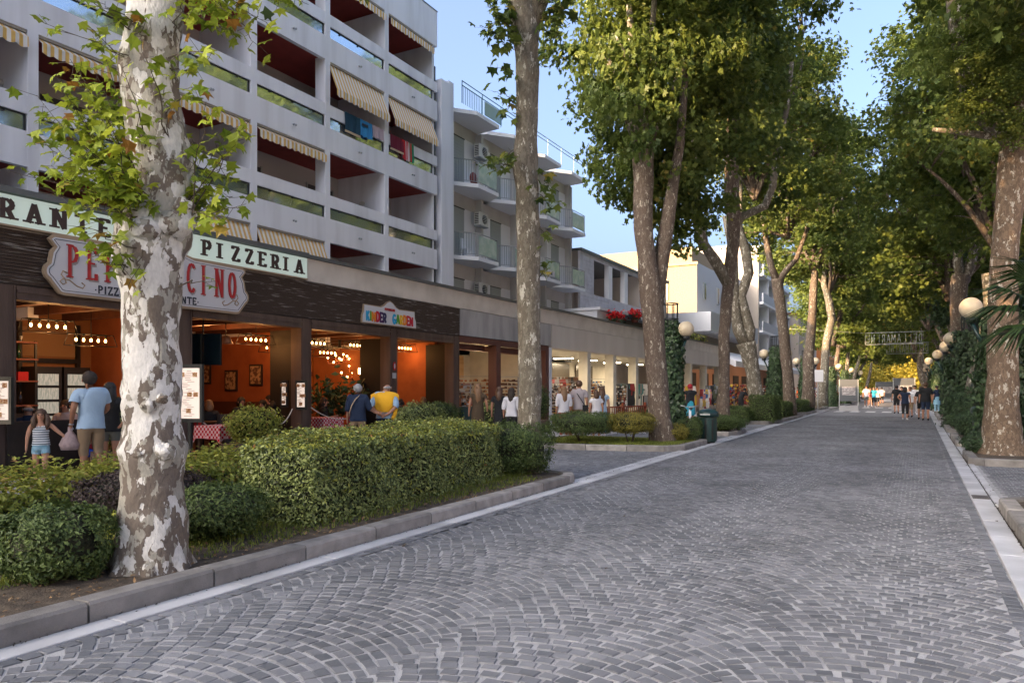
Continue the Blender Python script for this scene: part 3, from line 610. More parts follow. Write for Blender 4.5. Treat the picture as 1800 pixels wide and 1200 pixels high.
for x1, y1, k in ((410, 345, 12), (395, 300, 14), (440, 210, 12), (400, 230, 14), (430, 360, 8), (350, 340, 12), (380, 390, 8), (340, 240, 12), (360, 180, 10), (320, 290, 12), (425, 240, 10)):
    shoot(318+random.gauss(0, 8), 380+random.gauss(0, 10), x1, y1, 5.75, random.uniform(5.3, 6.2), .02, leafn=int(k*1.4))
for x0, y0, x1, y1, k in ((250, 130, 150, 40, 9), (250, 120, 60, 30, 8), (260, 80, 240, 30, 8), (262, 60, 180, 5, 10), (300, 120, 345, 130, 12), (300, 100, 380, 90, 12), (305, 60, 330, -20, 12), (300, 20, 420, 60, 16), (330, -30, 470, 40, 18), (340, -40, 460, 90, 16),
                       (360, -60, 540, 10, 14), (300, -60, 400, 20, 14), (300, -10, 360, 30, 10), (250, 60, 130, -10, 9), (290, 200, 350, 150, 12), (300, 240, 250, 60, 12), (260, 260, 210, 120, 10), (345, -60, 440, 20, 14), (400, -60, 500, 5, 8), (270, 320, 240, 200, 10), (300, 330, 290, 150, 8)):
    shoot(x0, y0, x1, y1, 5.7, random.uniform(5.2, 6.0), .03, leafn=k)
for x0, y0, x1, y1, k in ((225, 470, 150, 440, 8), (225, 480, 170, 455, 6), (240, 440, 120, 395, 9), (235, 460, 200, 430, 5), (320, 500, 380, 500, 2), (250, 440, 230, 500, 4)):
    shoot(x0, y0, x1, y1, 5.6, 5.3, .03, leafn=k)
SH.build('shoots', TWIG, t)
LP = np.array([tuple(p) for p in LP]); LN = np.array(LN)+RNG.normal(size=(len(LP), 3))*.3; nl = len(LP)
# 300 of the sprouting leaves are pieces of their own, the remainder one part
idx = RNG.permutation(nl); big = idx[:298]; oth = idx[298:]
tw = wloc(t)
if len(oth): leaves('small_leaves', LP[oth]-np.array(tw), LN[oth], .088, (LOBE_V, LOBE_F), LEAF_N, t, droop=(0, 0, -.5))
lms = []
for i in range(8): lms.append(npmesh('leaf', LOBE_V[None]*np.array((1, 1, random.uniform(.6, 2.2))), LOBE_F, 13, LEAF_N, None, link=False, rnd=np.array([(i+.3)/8.4])).data)
for j, i in enumerate(big):
    o = bpy.data.objects.new('leaf', lms[j % 8]); COL.objects.link(o); o.parent = t; o.location = LP[i]-np.array(tw)
    z = Vector(LN[i]).normalized(); y = Vector((random.gauss(0, 1), random.gauss(0, 1), -.5)); y = (y-z*y.dot(z)).normalized(); x = y.cross(z)
    o.rotation_euler = Matrix((x, y, z)).transposed().to_euler(); s_ = .088*random.uniform(.7, 1.4); o.scale = (s_,)*3
# -- second tree
t = thing('plane_tree', 'tall slim plane tree in front of the hotel, its grey trunk leaving the frame', 'tree', W(931, 840, 12.6))
trunk_px(t, 'trunk', [(932, 850, 54), (932, 820, 46), (931, 760, 42), (931, 700, 40), (931, 600, 40), (929, 500, 41), (928, 400, 42), (927, 330, 40), (922, 290, 46), (926, 240, 38), (927, 150, 40), (926, 90, 42), (925, 60, 48), (916, 20, 44), (908, -30, 40), (900, -120, 34)], 12.6, BARK2, 18, .035)
m = MB()
for x0, y0, x1, y1, r0, r1 in ((930, 60, 948, -40, 26, 20), (935, 50, 985, -60, 18, 14), (915, 40, 870, -60, 16, 12)):
    m.tube(px_path([(x0, y0), ((x0+x1)/2, (y0+y1)/2), (x1, y1)], 12.6), [r0*12.6/F/2, r0*12.6/F/2.2, r1*12.6/F/2], 8)
m.build('limb', BARK2, t)
crown_on(t, CV[1], W(925, -520, 12.6)+Vector((0, 0, 2.0)), (.75, .75, .75), 1.2)
SH = MB(); LP = []; LN = []
for x0, y0, x1, y1, k in ((910, 95, 845, 45, 22), (905, 130, 872, 118, 8), (905, 60, 860, 10, 26), (915, 60, 880, -10, 30), (905, 180, 868, 160, 8), (908, 170, 885, 205, 8), (906, 30, 870, 40, 22), (935, 30, 1000, 20, 30), (940, 50, 985, 60, 24), (945, 10, 1020, -10, 30),
                         (905, 290, 850, 290, 14), (906, 300, 865, 275, 10), (950, 300, 968, 330, 12), (946, 340, 975, 365, 10), (948, 400, 958, 418, 7), (948, 490, 965, 460, 9), (905, 262, 890, 275, 8), (925, 0, 960, -60, 26), (900, 80, 888, 60, 14), (950, 100, 975, 110, 10)):
    shoot(x0, y0, x1, y1, 12.5, random.uniform(11.9, 12.9), .02, leafn=k, r=.009)
    for q in range(len(LP)-k, len(LP)): LP[q] = LP[q]+Vector((random.gauss(0, .07), random.gauss(0, .07), random.gauss(0, .06)))
SH.build('shoots', TWIG, t, 'stuff'); LP = np.array([tuple(p) for p in LP])-np.array(wloc(t))
leaves('foliage', LP, np.array(LN), .15, (LOBE_V, LOBE_F), LEAF_C, t, droop=(0, 0, -.6))
# -- third tree: forks low, lit limbs high up
def limb(m, pts, d, ws, n=8): m.tube(px_path(pts, d), [q*d/F/2 for q in ws], n, noise=.05)
t = thing('plane_tree', 'third plane tree, brown trunk forking low beside the ivy lamp column', 'tree', W(1163, 784, 20.0))
trunk_px(t, 'trunk', [(1166, 792, 62), (1164, 775, 48), (1160, 740, 39), (1157, 690, 36), (1153, 640, 36), (1150, 590, 36), (1146, 540, 39), (1142, 500, 37), (1136, 455, 31), (1131, 400, 32), (1130, 350, 34), (1131, 300, 36), (1130, 255, 38), (1131, 235, 44)], 20, BARK3, 16, .04)
m = MB()
limb(m, [(1152, 540), (1160, 470), (1172, 400), (1182, 330), (1195, 250), (1205, 120)], 20.2, [30, 30, 27, 22, 17, 12])
m.build('second_stem', BARK3, t)
m = MB()
limb(m, [(1124, 245), (1112, 225), (1098, 190), (1080, 130), (1060, 90)], 20, [22, 20, 16, 13, 9]); limb(m, [(1128, 240), (1126, 200), (1120, 150), (1112, 90), (1105, 10)], 20, [22, 19, 16, 14, 10])
limb(m, [(1138, 245), (1152, 220), (1180, 160), (1205, 110), (1218, 70)], 20, [20, 18, 15, 13, 11]); limb(m, [(1135, 235), (1150, 150), (1146, 60), (1155, -60)], 20, [16, 13, 11, 9]); limb(m, [(1120, 150), (1095, 90), (1080, 60)], 20, [9, 7, 5])
m.build('limb', BARK2, t)
crown_on(t, CV[2], W(1125, 60, 20)+Vector((0, .5, 1.6)), (.72, .9, 1.0), .4, False)
crown_on(t, CV[0], W(1190, 180, 20.8)+Vector((.2, 1.2, 1.0)), (.55, .8, .75), 2.2, False)
# -- fourth, fifth (leaning fork), sixth ...
t = thing('plane_tree', 'fourth plane tree, slim knobbly trunk rising from the low box bush', 'tree', W(1272, 765, 25.3))
trunk_px(t, 'trunk', [(1271, 770, 34), (1271, 745, 26), (1271, 725, 24), (1272, 690, 20), (1273, 640, 19), (1273, 590, 19), (1276, 540, 20), (1282, 490, 21), (1288, 430, 21), (1290, 380, 24), (1286, 335, 26), (1285, 280, 24), (1290, 200, 20), (1292, 100, 16)], 25.3, BARK3, 12, .05)
m = MB(); limb(m, [(1282, 500), (1258, 460), (1238, 430), (1228, 380), (1222, 300), (1215, 200)], 25.3, [22, 20, 17, 14, 12, 9]); limb(m, [(1289, 400), (1305, 380), (1345, 362), (1358, 330), (1366, 270), (1385, 180), (1392, 110)], 25.3, [18, 14, 14, 13, 11, 9, 7])
limb(m, [(1235, 440), (1225, 400), (1205, 330)], 25.3, [12, 10, 7]); limb(m, [(1288, 300), (1300, 220), (1296, 120)], 25.3, [12, 10, 8]); m.build('limb', BARK2, t)
crown_on(t, CV[3], W(1290, 100, 25.3)+Vector((-.3, 0, 2.2)), (.85, .95, .98), 0, False)
t = thing('plane_tree', 'fifth plane tree, pale flecked trunk leaning left and forking twice', 'tree', W(1330, 745, 33))
trunk_px(t, 'trunk', [(1336, 748, 34), (1334, 735, 29), (1330, 700, 26), (1324, 660, 24), (1316, 620, 28), (1312, 602, 34)], 33, BARK2, 12, .04)
m = MB(); limb(m, [(1312, 606), (1298, 580), (1292, 545), (1290, 510), (1288, 440), (1275, 380)], 33, [24, 20, 19, 18, 16, 12]); limb(m, [(1314, 606), (1318, 580), (1308, 545), (1302, 520), (1316, 480), (1310, 440), (1298, 400), (1300, 300)], 33, [24, 20, 19, 18, 17, 17, 14, 10]); m.build('limb', BARK2, t)
crown_on(t, CV[0], W(1330, 170, 33)+Vector((-.1, 0, 1.2)), (.82, .9, 1.02), 1.5)
t = thing('plane_tree', 'sixth plane tree, dark curved trunk between two lamp globes', 'tree', W(1388, 725, 40))
trunk_px(t, 'trunk', [(1388, 730, 28), (1387, 700, 20), (1384, 650, 19), (1378, 590, 18), (1372, 540, 18), (1367, 500, 20), (1366, 490, 22)], 40, BARK3, 10, .04)
m = MB(); limb(m, [(1366, 495), (1356, 470), (1350, 440), (1340, 380)], 40, [14, 12, 11, 8]); limb(m, [(1368, 495), (1382, 475), (1400, 455), (1420, 400)], 40, [13, 11, 9, 7]); m.build('limb', BARK3, t)
crown_on(t, CV[1], W(1385, 250, 40)+Vector((0, 0, .5)), (.95, .95, 1.0), 2.0)
t = thing('plane_tree', 'seventh plane tree, scarred palm-like lower trunk by a white sign', 'tree', W(1420, 712, 48))
trunk_px(t, 'trunk', [(1420, 716, 26), (1421, 690, 21), (1421, 640, 19), (1424, 600, 16), (1428, 550, 14), (1431, 500, 13), (1433, 460, 9), (1434, 430, 5)], 48, BARK3, 10, .05)
crown_on(t, CV[2], W(1436, 300, 48)+Vector((-.2, 0, -1.0)), (1, 1, 1.0), .9)
t = thing('plane_tree', 'eighth plane tree, whitish bent trunk nearest the left hoarding', 'tree', W(1446, 708, 55))
trunk_px(t, 'trunk', [(1443, 712, 26), (1446, 690, 17), (1450, 640, 14), (1453, 600, 14), (1462, 560, 13), (1458, 530, 13), (1448, 500, 10), (1450, 470, 7), (1452, 440, 4)], 55, BARK2, 10, .05)
crown_on(t, CV[3], W(1458, 350, 55)+Vector((0, 0, -1.0)), (1, 1, 1.05), 3.9)
# row continuing into the distance on the left, the whole row on the right
def row_tree(x, y, z0, hgt, v, lean, label, bm, sc=1.0, r=.24, rz=0, group=None):
    t = thing('plane_tree', label, 'tree', (x, y, z0), 0, group)
    base = Vector((x, y, z0-.1)); top = Vector((x+lean[0], y+lean[1], z0+hgt)); pts = bez(base, top, 7, 0); pts[1] = base.lerp(top, .15)
    MB().tube([base]+pts[1:], [r*1.45, r*1.05, r*.95, r*.9, r*.85, r*.8, r*.72, r*.6], 11, noise=.05).build('trunk', bm, t)
    crown_on(t, v, top+Vector((lean[0]*.5, 0, 5.4*sc)), (sc, sc, sc), rz); return t
for i, (y, lb) in enumerate(((66, 'plane tree behind the left hoarding, leaning over the road'), (75, 'plane tree beyond the left hoarding, second from the crossing'), (86, 'plane tree among the stalls, third beyond the crossing on the left'))):
    row_tree(-7.2, y, .1, 5.2+i*.3, CV[i % 4], (.8, 0), lb, (BARK2, BARK3, BARK2)[i], 1.1, .25, i*1.3)
for i, y in enumerate((98, 110, 123)): row_tree(-7.2, y, .1, 5.4, CV[(i+1) % 4], (1.2, 0), ('nearest of the three distant plane trees closing the left side of the avenue', 'middle one of the three distant plane trees closing the avenue on the left', 'farthest plane tree closing the left side of the avenue')[i], BARK2, 1.15, .26, i*2.1, 'distant plane trees on the left of the avenue')
# right side
t = thing('plane_tree', 'big right-hand plane tree with rusty brown lower bark, behind the palm', 'tree', W(1765, 808, 16.1))
trunk_px(t, 'trunk', [(1766, 822, 112), (1764, 800, 84), (1762, 770, 62), (1761, 720, 53), (1762, 660, 49), (1763, 600, 47), (1763, 540, 45), (1764, 480, 43), (1768, 420, 41), (1776, 340, 44), (1784, 260, 46), (1792, 200, 52), (1800, 170, 60)], 16.1, barkmat('bark_rusty', (.46, .42, .35), (.20, .145, .10), (.14, .10, .07), 11, .6, .5, .5), 18, .035)
m = MB(); limb(m, [(1796, 190), (1780, 120), (1800, 60), (1812, -60)], 16.1, [40, 34, 32, 26]); limb(m, [(1800, 180), (1850, 100), (1880, 0)], 16.1, [36, 30, 22]); limb(m, [(1786, 250), (1760, 226), (1728, 192), (1706, 150), (1694, 95), (1684, 40), (1676, -30), (1690, -160)], 16.1, [34, 38, 42, 40, 36, 33, 30, 22], 12); limb(m, [(1775, 240), (1730, 238), (1690, 232), (1640, 228)], 16.2, [16, 13, 11, 7]); m.build('limb', BARK2, t)
crown_on(t, CV[1], W(1800, -140, 16.1)+Vector((.6, 1.0, 1.2)), (.72, .85, .9), 2.7, False)
t = thing('plane_tree', 'right-hand plane tree at the right edge whose foliage hangs over the pavement', 'tree', W(1790, 900, 11.5)+Vector((1.6, .5, 0)))
b0 = wloc(t); top = W(1690, -60, 12.5)
m = MB(); limb(m, [(1850, 60), (1870, -20), (1880, -120)], 15, [30, 28, 22])
m.build('limb', BARK2, t)
m = MB(); m.tube([b0+Vector((0, 0, -.1)), b0+Vector((0, 0, .3)), b0+Vector((.1, .3, 3)), b0+Vector((.1, .8, 6)), b0+Vector((.1, 1.2, 9))], [.5, .38, .32, .3, .24], 14, noise=.04); m.build('trunk', BARK2, t)
crown_on(t, CV[0], W(1760, 110, 15.2), (.30, .3, .26), .7, False); crown_on(t, CV[3], W(1830, 60, 13)+Vector((.8, -.2, 5.0)), (.75, .8, .8), .7, False)
t = thing('plane_tree', 'thick ivy-flanked right-hand plane tree leaning towards the right', 'tree', W(1712, 770, 25.5))
trunk_px(t, 'trunk', [(1706, 780, 62), (1708, 755, 54), (1714, 715, 46), (1722, 670, 38), (1730, 630, 32), (1738, 590, 30), (1745, 540, 28), (1740, 480, 26)], 25.5, BARK2, 12, .04)
crown_on(t, CV[2], W(1700, 200, 26)+Vector((.9, 0, .8)), (.9, .95, 1.02), 4.0)
t = thing('plane_tree', 'right-hand plane tree with ivy base and sun-struck orange fork', 'tree', W(1692, 745, 33))
trunk_px(t, 'trunk', [(1690, 750, 34), (1690, 700, 28), (1690, 640, 26), (1686, 590, 27), (1684, 540, 26), (1686, 500, 28), (1690, 485, 30)], 33, BARK3, 12, .05)
m = MB(); limb(m, [(1690, 495), (1704, 470), (1712, 445), (1708, 400), (1704, 350), (1700, 300)], 33, [22, 18, 15, 14, 12, 10]); limb(m, [(1690, 495), (1684, 460), (1684, 420), (1688, 340), (1690, 280)], 33, [16, 15, 14, 14, 10]); limb(m, [(1712, 450), (1724, 420), (1724, 350), (1726, 300)], 33, [14, 14, 14, 12]); limb(m, [(1726, 310), (1700, 296), (1660, 298)], 33, [10, 8, 7]); m.build('limb', BARK2, t)
crown_on(t, CV[0], W(1690, 250, 33)+Vector((.2, 0, 1.2)), (1, 1, 1.05), 5.0, False)
for i, (y, lb) in enumerate(((42, 'right-hand plane tree just behind the group of people'), (51, 'pale birch-like plane trunk on the right before the crossing'), (62, 'plane tree on the right at the zebra crossing'), (73, 'plane tree on the right beyond the hoardings'))):
    row_tree(2.2, y, .1, 6.0, CV[(i+1) % 4], (-.6-.2*i, 0), lb, (BARK2, BARK2, BARK3, BARK2)[i], 1.05, .25, i*1.9)
for i, y in enumerate((85, 98, 111, 124)): row_tree(1.8, y, .1, 5.6, CV[i % 4], (-1.4, 0), ('nearest of the four distant plane trees closing the right side of the avenue', 'second of the four distant plane trees on the right of the avenue', 'third of the four distant plane trees on the right of the avenue', 'farthest plane tree closing the right side of the avenue')[i], BARK2, 1.15, .26, i*2.3, 'distant plane trees on the right of the avenue')
t = thing('evergreen_tree', 'dark blue-green evergreen on the right overhanging the far road', 'tree', (2.4, 47, 0))
MB().tube([(2.4, 47, 0), (2.2, 47, 3), (1.9, 47, 7)], [.25, .2, .14], 9).build('trunk', BARK3, t); crown_on(t, CDARK, (3.2, 47, 7.6), (.85, .85, .8))
t = thing('evergreen_tree', 'dark evergreen behind the big right-hand plane tree', 'tree', (6.5, 33, 0))
MB().tube([(6.5, 33, 0), (6.5, 33, 3), (6.4, 33, 5)], [.25, .2, .14], 9).build('trunk', BARK3, t); crown_on(t, CDARK, (6.3, 33, 8), (1, 1, 1), 1)
t = thing('yellow_tree', 'small sunlit yellow-green tree at the far end of the avenue', 'tree', (-2.5, 150, 0))
MB().tube([(-2.5, 150, 0), (-2.5, 150, 3)], [.3, .2], 8).build('trunk', BARK3, t)
lf = leaves('crown', np.concatenate([RNG.normal(size=(9000, 3))*np.array((3.6, 2.5, 1.7))+np.array((0, 0, 4)), RNG.normal(size=(4500, 3))*np.array((1.7, 2, 2.4))+np.array((0, 0, 8))]), RNG.normal(size=(13500, 3))+np.array((0, -.8, .5)), .5, (OVAL_V, OVAL_F), leafmat('leaf_gold', (.22, .20, .02), (.45, .36, .05), None, .3), t, kind=None)
# dense far trees sealing the end of the avenue
far = thing('far_wood', None, None); far['kind'] = 'stuff'; tag(far, 'mass of distant dark trees closing the end of the avenue', 'trees')
P = np.concatenate([RNG.uniform(-1, 1, size=(30000, 3))*np.array((34, 8, 9))+np.array((-5, 210, 9)), RNG.uniform(-1, 1, size=(9000, 3))*np.array((20, 6, 6))+np.array((32, 140, 6))])
leaves('foliage', P, RNG.normal(size=(len(P), 3)), 1.1, (SIMP_V, SIMP_F), LEAF_C, far)
for i, (x, y) in enumerate(((-6, -22), (-6, -32), (2.6, -26))):  # unseen trees behind the viewpoint, put in to block low sun
    row_tree(x, y, .1, 5.6, CV[i % 4], (.2, 0), ('unseen plane tree on the left behind the viewpoint, added to block low sun', 'second unseen tree on the left behind the viewpoint, added to block low sun', 'unseen plane tree on the right behind the viewpoint, added to block low sun')[i], BARK2, 1.0, .26, i*1.1)
# -- ivy lamp columns
def lamp_column(x, y, z0, label, sides, zt=4.2, r=.33, group=None, grow=1):
    t = thing('ivy_lamp_column', label, 'street lamp', (x, y, z0))
    m = MB()
    for i in range(8):
        a = i*PI/4; m.tube([(x+.26*math.cos(a), y+.26*math.sin(a), z0), (x+.26*math.cos(a), y+.26*math.sin(a), zt)], .018, 5)
    for z in (zt, zt-.5, 1.2): m.tube([(x+.27*math.cos(a), y+.27*math.sin(a), z) for a in [i*PI/8 for i in range(17)]], .02, 5, cap=False)
    m.build('cage', BLACK, t)
    n = 5200; zz = RNG.random(n); th = RNG.random(n)*2*PI; H = zt-.55-z0
    rr = r*(1.45-.55*zz+.18*np.sin(th*3+zz*9)+RNG.normal(size=n)*.12)*np.where(zz > .93, .8, 1)
    P = np.stack([rr*np.cos(th), rr*np.sin(th), zz*H], 1); N = np.stack([np.cos(th), np.sin(th), np.full(n, .3)], 1)+RNG.normal(size=(n, 3))*.4
    leaves('ivy', P, N, .095, (SIMP_V, SIMP_F), LEAF_I, t, droop=(0, 0, -1)); 
    MB().tube([(x, y, z0), (x, y, z0+H*.6), (x, y, zt-.6)], [r*1.1, r*.9, r*.6], 8).build('ivy_core', mat('ivy_core', (.012, .018, .01), 1), t)
    for sx in sides:
        e = Vector((x+sx*.62, y, 3.12)); a = Vector((x+sx*.25, y, 2.3)); MB().tube([a, a.lerp(e, .5), e], .045, 8).build('arm', GREENM, t)
        c = MB(); c.tube([e-Vector((0, 0, .02)), e+Vector((0, 0, .1))], [.1, .13], 10); c.build('lamp_collar', BLACK, t)
        g = MB(); g.ball(e+Vector((0, 0, .34)), .255, 20, 14); g.build('lamp_globe', GLOBE, t)
    return t
lamp_column(-7.15, 24.0, 0, 'ivy-clad lamp column with one globe beside the third plane tree', (.85,), 4.3)
lamp_column(-6.85, 42.9, 0, 'ivy-clad lamp column with two globes beside the sixth plane tree', (-1, 1), 4.4)
lamp_column(-6.85, 55.5, 0, 'ivy-clad twin-globe lamp column past the seventh plane tree', (-1, 1), 4.2)
lamp_column(1.75, 21.1, 0, 'ivy-clad lamp column half hidden by the big right-hand plane tree', (-1,), 3.9, r=.4)
lamp_column(1.75, 33.5, 0, 'broad ivy-clad lamp column with cage top, behind the group of people', (-1, ), 4.3, r=.6)
lamp_column(1.75, 39.6, 0, 'ivy-clad lamp column on the right with two globes', (-1, 1), 4.1)
lamp_column(1.6, 48.5, 0, 'ivy-clad lamp column on the right just before the crossing', (-1,), 4.0)
for i, y in enumerate((70, 84, 98)):
    lamp_column(-6.6, y, 0, 'one of the far twin-globe ivy lamp columns along the left side', (-1, 1), 4.0)['group'] = 'far lamp columns on the left'
for i, y in enumerate((59.5, 71, 84)):
    lamp_column(1.3, y, 0, 'one of the far ivy lamp columns along the right side', (-1,), 4.0)['group'] = 'far lamp columns on the right'
# palm fronds entering at the right edge
ph_ = W(1885, 552, 8.6); PALM = (ph_.x, ph_.y, 0)
t = thing('palm_tree', 'fan palm on the right edge with long drooping green fronds', 'palm', PALM)
MB().tube([(ph_.x, ph_.y, 0), (ph_.x, ph_.y, 1), ph_], [.22, .17, .15], 10).build('trunk', BARK3, t)
hub = Vector(ph_)
for k in range(16):
    a = k*2*PI/16+.1; el = (.1, .75, -.25, .45)[k % 4]; dr = Vector((math.cos(a)*math.cos(el), math.sin(a)*math.cos(el), math.sin(el))); tip = hub+dr*.5
    m = MB(); m.tube([hub, hub+dr*.4+Vector((0, 0, .04)), tip], [.02, .014, .01], 5, cap=False)
    side = dr.cross(Vector((0, 0, 1))).normalized(); up = side.cross(dr)
    for j in range(26):
        f = -1.25+2.5*j/25; dd = (dr*math.cos(f)+side*math.sin(f)); Ln = random.uniform(.62, .8); c = tip+dd*Ln*.5+up*.03; e = tip+dd*Ln+Vector((0, 0, -.16-.1*random.random())); wv = dd.cross(up).normalized()*.017
        m.add([tip, c-wv, c+up*.008, c+wv, e], [(0, 1, 2), (0, 2, 3), (1, 4, 2), (2, 4, 3)])
    m.build('frond', PALMM, t)

# ------------------------------------------------------------------ lettering built from strokes (facing +X, running along +Y)
def _a(cx, cy, rx, ry, a0, a1, n=8): return [(cx+rx*math.cos(math.radians(a0+(a1-a0)*i/n)), cy+ry*math.sin(math.radians(a0+(a1-a0)*i/n))) for i in range(n+1)]
GL = {
 'A': (.8, [[(.1, 0), (.4, 1)], [(.4, 1), (.7, 0)], [(.22, .33), (.58, .33)]], [(.1, 0), (.7, 0)]),
 'C': (.75, [_a(.4, .5, .3, .46, 50, 310, 12)], []),
 'D': (.75, [[(.15, 0), (.15, 1)], [(.15, .97)]+_a(.3, .5, .35, .47, 80, -80, 8)+[(.15, .03)]], [(.15, 0), (.15, 1)]),
 'E': (.7, [[(.15, 0), (.15, 1)], [(.15, .96), (.6, .96)], [(.15, .5), (.5, .5)], [(.15, .04), (.62, .04)], [(.6, .8), (.6, 1)], [(.62, 0), (.62, .2)]], [(.15, 0), (.15, 1)]),
 'G': (.78, [_a(.4, .5, .3, .46, 50, 340, 12), [(.42, .42), (.72, .42)]], []),
 'I': (.4, [[(.2, 0), (.2, 1)]], [(.2, 0), (.2, 1)]),
 'K': (.75, [[(.15, 0), (.15, 1)], [(.6, 1), (.18, .45)], [(.3, .55), (.64, 0)]], [(.15, 0), (.15, 1)]),
 'N': (.85, [[(.15, 0), (.15, 1)], [(.15, 1), (.68, 0)], [(.68, 0), (.68, 1)]], [(.15, 0), (.15, 1), (.68, 1)]),
 'O': (.8, [_a(.4, .5, .29, .46, 0, 360, 16)], []),
 'P': (.7, [[(.15, 0), (.15, 1)], [(.15, .96)]+_a(.33, .72, .27, .24, 80, -80, 6)+[(.15, .48)]], [(.15, 0), (.15, 1)]),
 'R': (.78, [[(.15, 0), (.15, 1)], [(.15, .96)]+_a(.33, .72, .27, .24, 80, -80, 6)+[(.15, .48)], [(.38, .48), (.62, .03)]], [(.15, 0), (.15, 1), (.64, 0)]),
 'S': (.7, [_a(.35, .74, .22, .22, 30, 270, 8)+_a(.35, .26, .24, .24, 90, -150, 8)], []),
 'T': (.75, [[(.375, 0), (.375, 1)], [(.08, .96), (.67, .96)], [(.08, .8), (.08, 1)], [(.67, .8), (.67, 1)]], [(.375, 0)]),
 'Z': (.7, [[(.1, .96), (.6, .96)], [(.6, .96), (.1, .04)], [(.1, .04), (.62, .04)], [(.1, .8), (.1, 1)], [(.62, 0), (.62, .2)]], []),
 'H': (.8, [[(.15, 0), (.15, 1)], [(.65, 0), (.65, 1)], [(.15, .5), (.65, .5)]], []), 'F': (.65, [[(.15, 0), (.15, 1)], [(.15, .96), (.6, .96)], [(.15, .52), (.5, .52)]], []),
 'M': (.95, [[(.12, 0), (.16, 1)], [(.16, 1), (.46, .25)], [(.46, .25), (.76, 1)], [(.76, 1), (.8, 0)]], []), 'L': (.6, [[(.15, 0), (.15, 1)], [(.15, .04), (.55, .04)]], []),
 'V': (.75, [[(.1, 1), (.38, 0)], [(.38, 0), (.66, 1)]], []), 'U': (.75, [[(.14, 1), (.14, .3)]+_a(.375, .28, .235, .25, 180, 360, 6)+[(.61, 1)]], []), 'B': (.72, [[(.15, 0), (.15, 1)], [(.15, .96)]+_a(.33, .74, .23, .22, 80, -80, 5)+[(.15, .52)]+_a(.33, .26, .27, .24, 80, -80, 5)+[(.15, .04)]], []),
 '.': (.3, [[(.13, .42), (.17, .42)]], []), ' ': (.5, [], []),
}
def letter(ch, X, y, z, h, th, m, parent, serif=False, wscale=1.0, dep=.012, fat=1.0, name='letter'):
    wd, strokes, srf = GL[ch]; B = MB(); k = 0
    for st in strokes:
        for i in range(len(st)-1):
            (x0, z0), (x1, z1) = st[i], st[i+1]; a = Vector((y+x0*h*wscale, z+z0*h)); c = Vector((y+x1*h*wscale, z+z1*h)); d = c-a; L = d.length
            if L < 1e-6: continue
            d /= L; vert = abs(d.y) > .7; tt = th*(1.0 if (vert or not serif) else .55); n = Vector((-d.y, d.x))*tt/2; e = d*(tt*.28 if len(st) > 2 else (0 if vert else tt*.3))
            q = [a-e-n, c+e-n, c+e+n, a-e+n]; B.xplate([(p.x, p.y) for p in q], X, X+dep+k*.0004); k += 1
    if serif:
        for (sx, sz) in srf:
            zz = z+sz*h; lo, hi = (zz, zz+th*.38) if sz < .5 else (zz-th*.38, zz); yc = y+sx*h*wscale
            B.xplate([(yc-th*1.05, lo), (yc+th*1.05, lo), (yc+th*1.05, hi), (yc-th*1.05, hi)], X, X+dep+k*.0004); k += 1
    if B.v: B.build(name, m, parent)
    return wd*h*wscale
def text(s, X, y, z, h, th, m, parent, serif=False, wscale=1.0, gap=.1, dep=.012, pitch=None, mats=None, wob=0):
    for i, ch in enumerate(s):
        mm = mats[i % len(mats)] if mats else m
        wdt = letter(ch, X, y, z+(wob*math.sin(i*2.3) if wob else 0), h, th, mm, parent, serif, wscale, dep)
        y += pitch if pitch else wdt+gap*h
    return y

# ------------------------------------------------------------------ ground floor arcade with restaurant and shops
XF = -13.5
ar = thing('arcade_building', 'long one-storey shopping arcade with brown plank fascia then beige plaster fascia', 'building', (-17, 6, 0))
def part(name, m, fn, parent=ar, **kw): B = MB(); fn(B); return B.build(name, m, parent, **kw)
part('flat_roof', FLASH, lambda B: (B.box(-21, XF+.14, -29, 13.95, 4.80, 4.9), B.box(-21, XF+.10, 13.95, 28.2, 4.79, 4.88), B.box(-21, XF+.10, 28.2, 59.5, 4.82, 4.90)))
part('fascia_beige', BEIGE, lambda B: (B.box(XF-.25, XF+.02, 13.93, 28.2, 4.22, 4.79), B.box(XF-.25, XF+.0, 28.2, 59.5, 4.22, 4.82), B.box(XF-.25, XF-.03, 0, 13.93, 4.22, 4.80)))
part('fascia_grey', GREYP, lambda B: B.box(XF-.25, XF+.03, 21.12, 28.15, 3.32, 4.2))
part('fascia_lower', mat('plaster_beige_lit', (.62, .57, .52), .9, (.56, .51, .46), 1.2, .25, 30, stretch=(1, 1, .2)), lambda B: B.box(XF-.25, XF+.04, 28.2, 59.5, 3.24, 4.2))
part('fascia_backing', DARKW, lambda B: B.box(XF-.25, XF-.01, 0, 21.1, 3.28, 4.21))
m = MB()                                                # horizontal weathered slats
for i in range(16):
    z = 3.30+i*.0572; y = 0.0
    while y < 21.1:
        L = min(random.uniform(2.2, 3.4), 21.1-y); o = random.uniform(0, .008); m.box(XF-.01, XF+.018+o, y, y+L-.004, z, z+.048); y += L
m.build('weathered_slats', PLANKM, ar, 'stuff')
def frame_bay(y0, y1):
    B = MB(); B.box(XF-.3, XF+.015, y0, y1, 3.06, 3.27); B.box(XF-.28, XF+.035, y0, y1, 3.15, 3.20); B.box(XF-.28, XF+.03, y0, y1, 3.03, 3.07); B.build('lintel', BRONZE, ar)
ys = [3.3, 6.77, 10.28, 13.81, 17.36, 20.75]
for y0, y1 in zip(ys[:-1], ys[1:]): frame_bay(y0+.352, y1-.002)
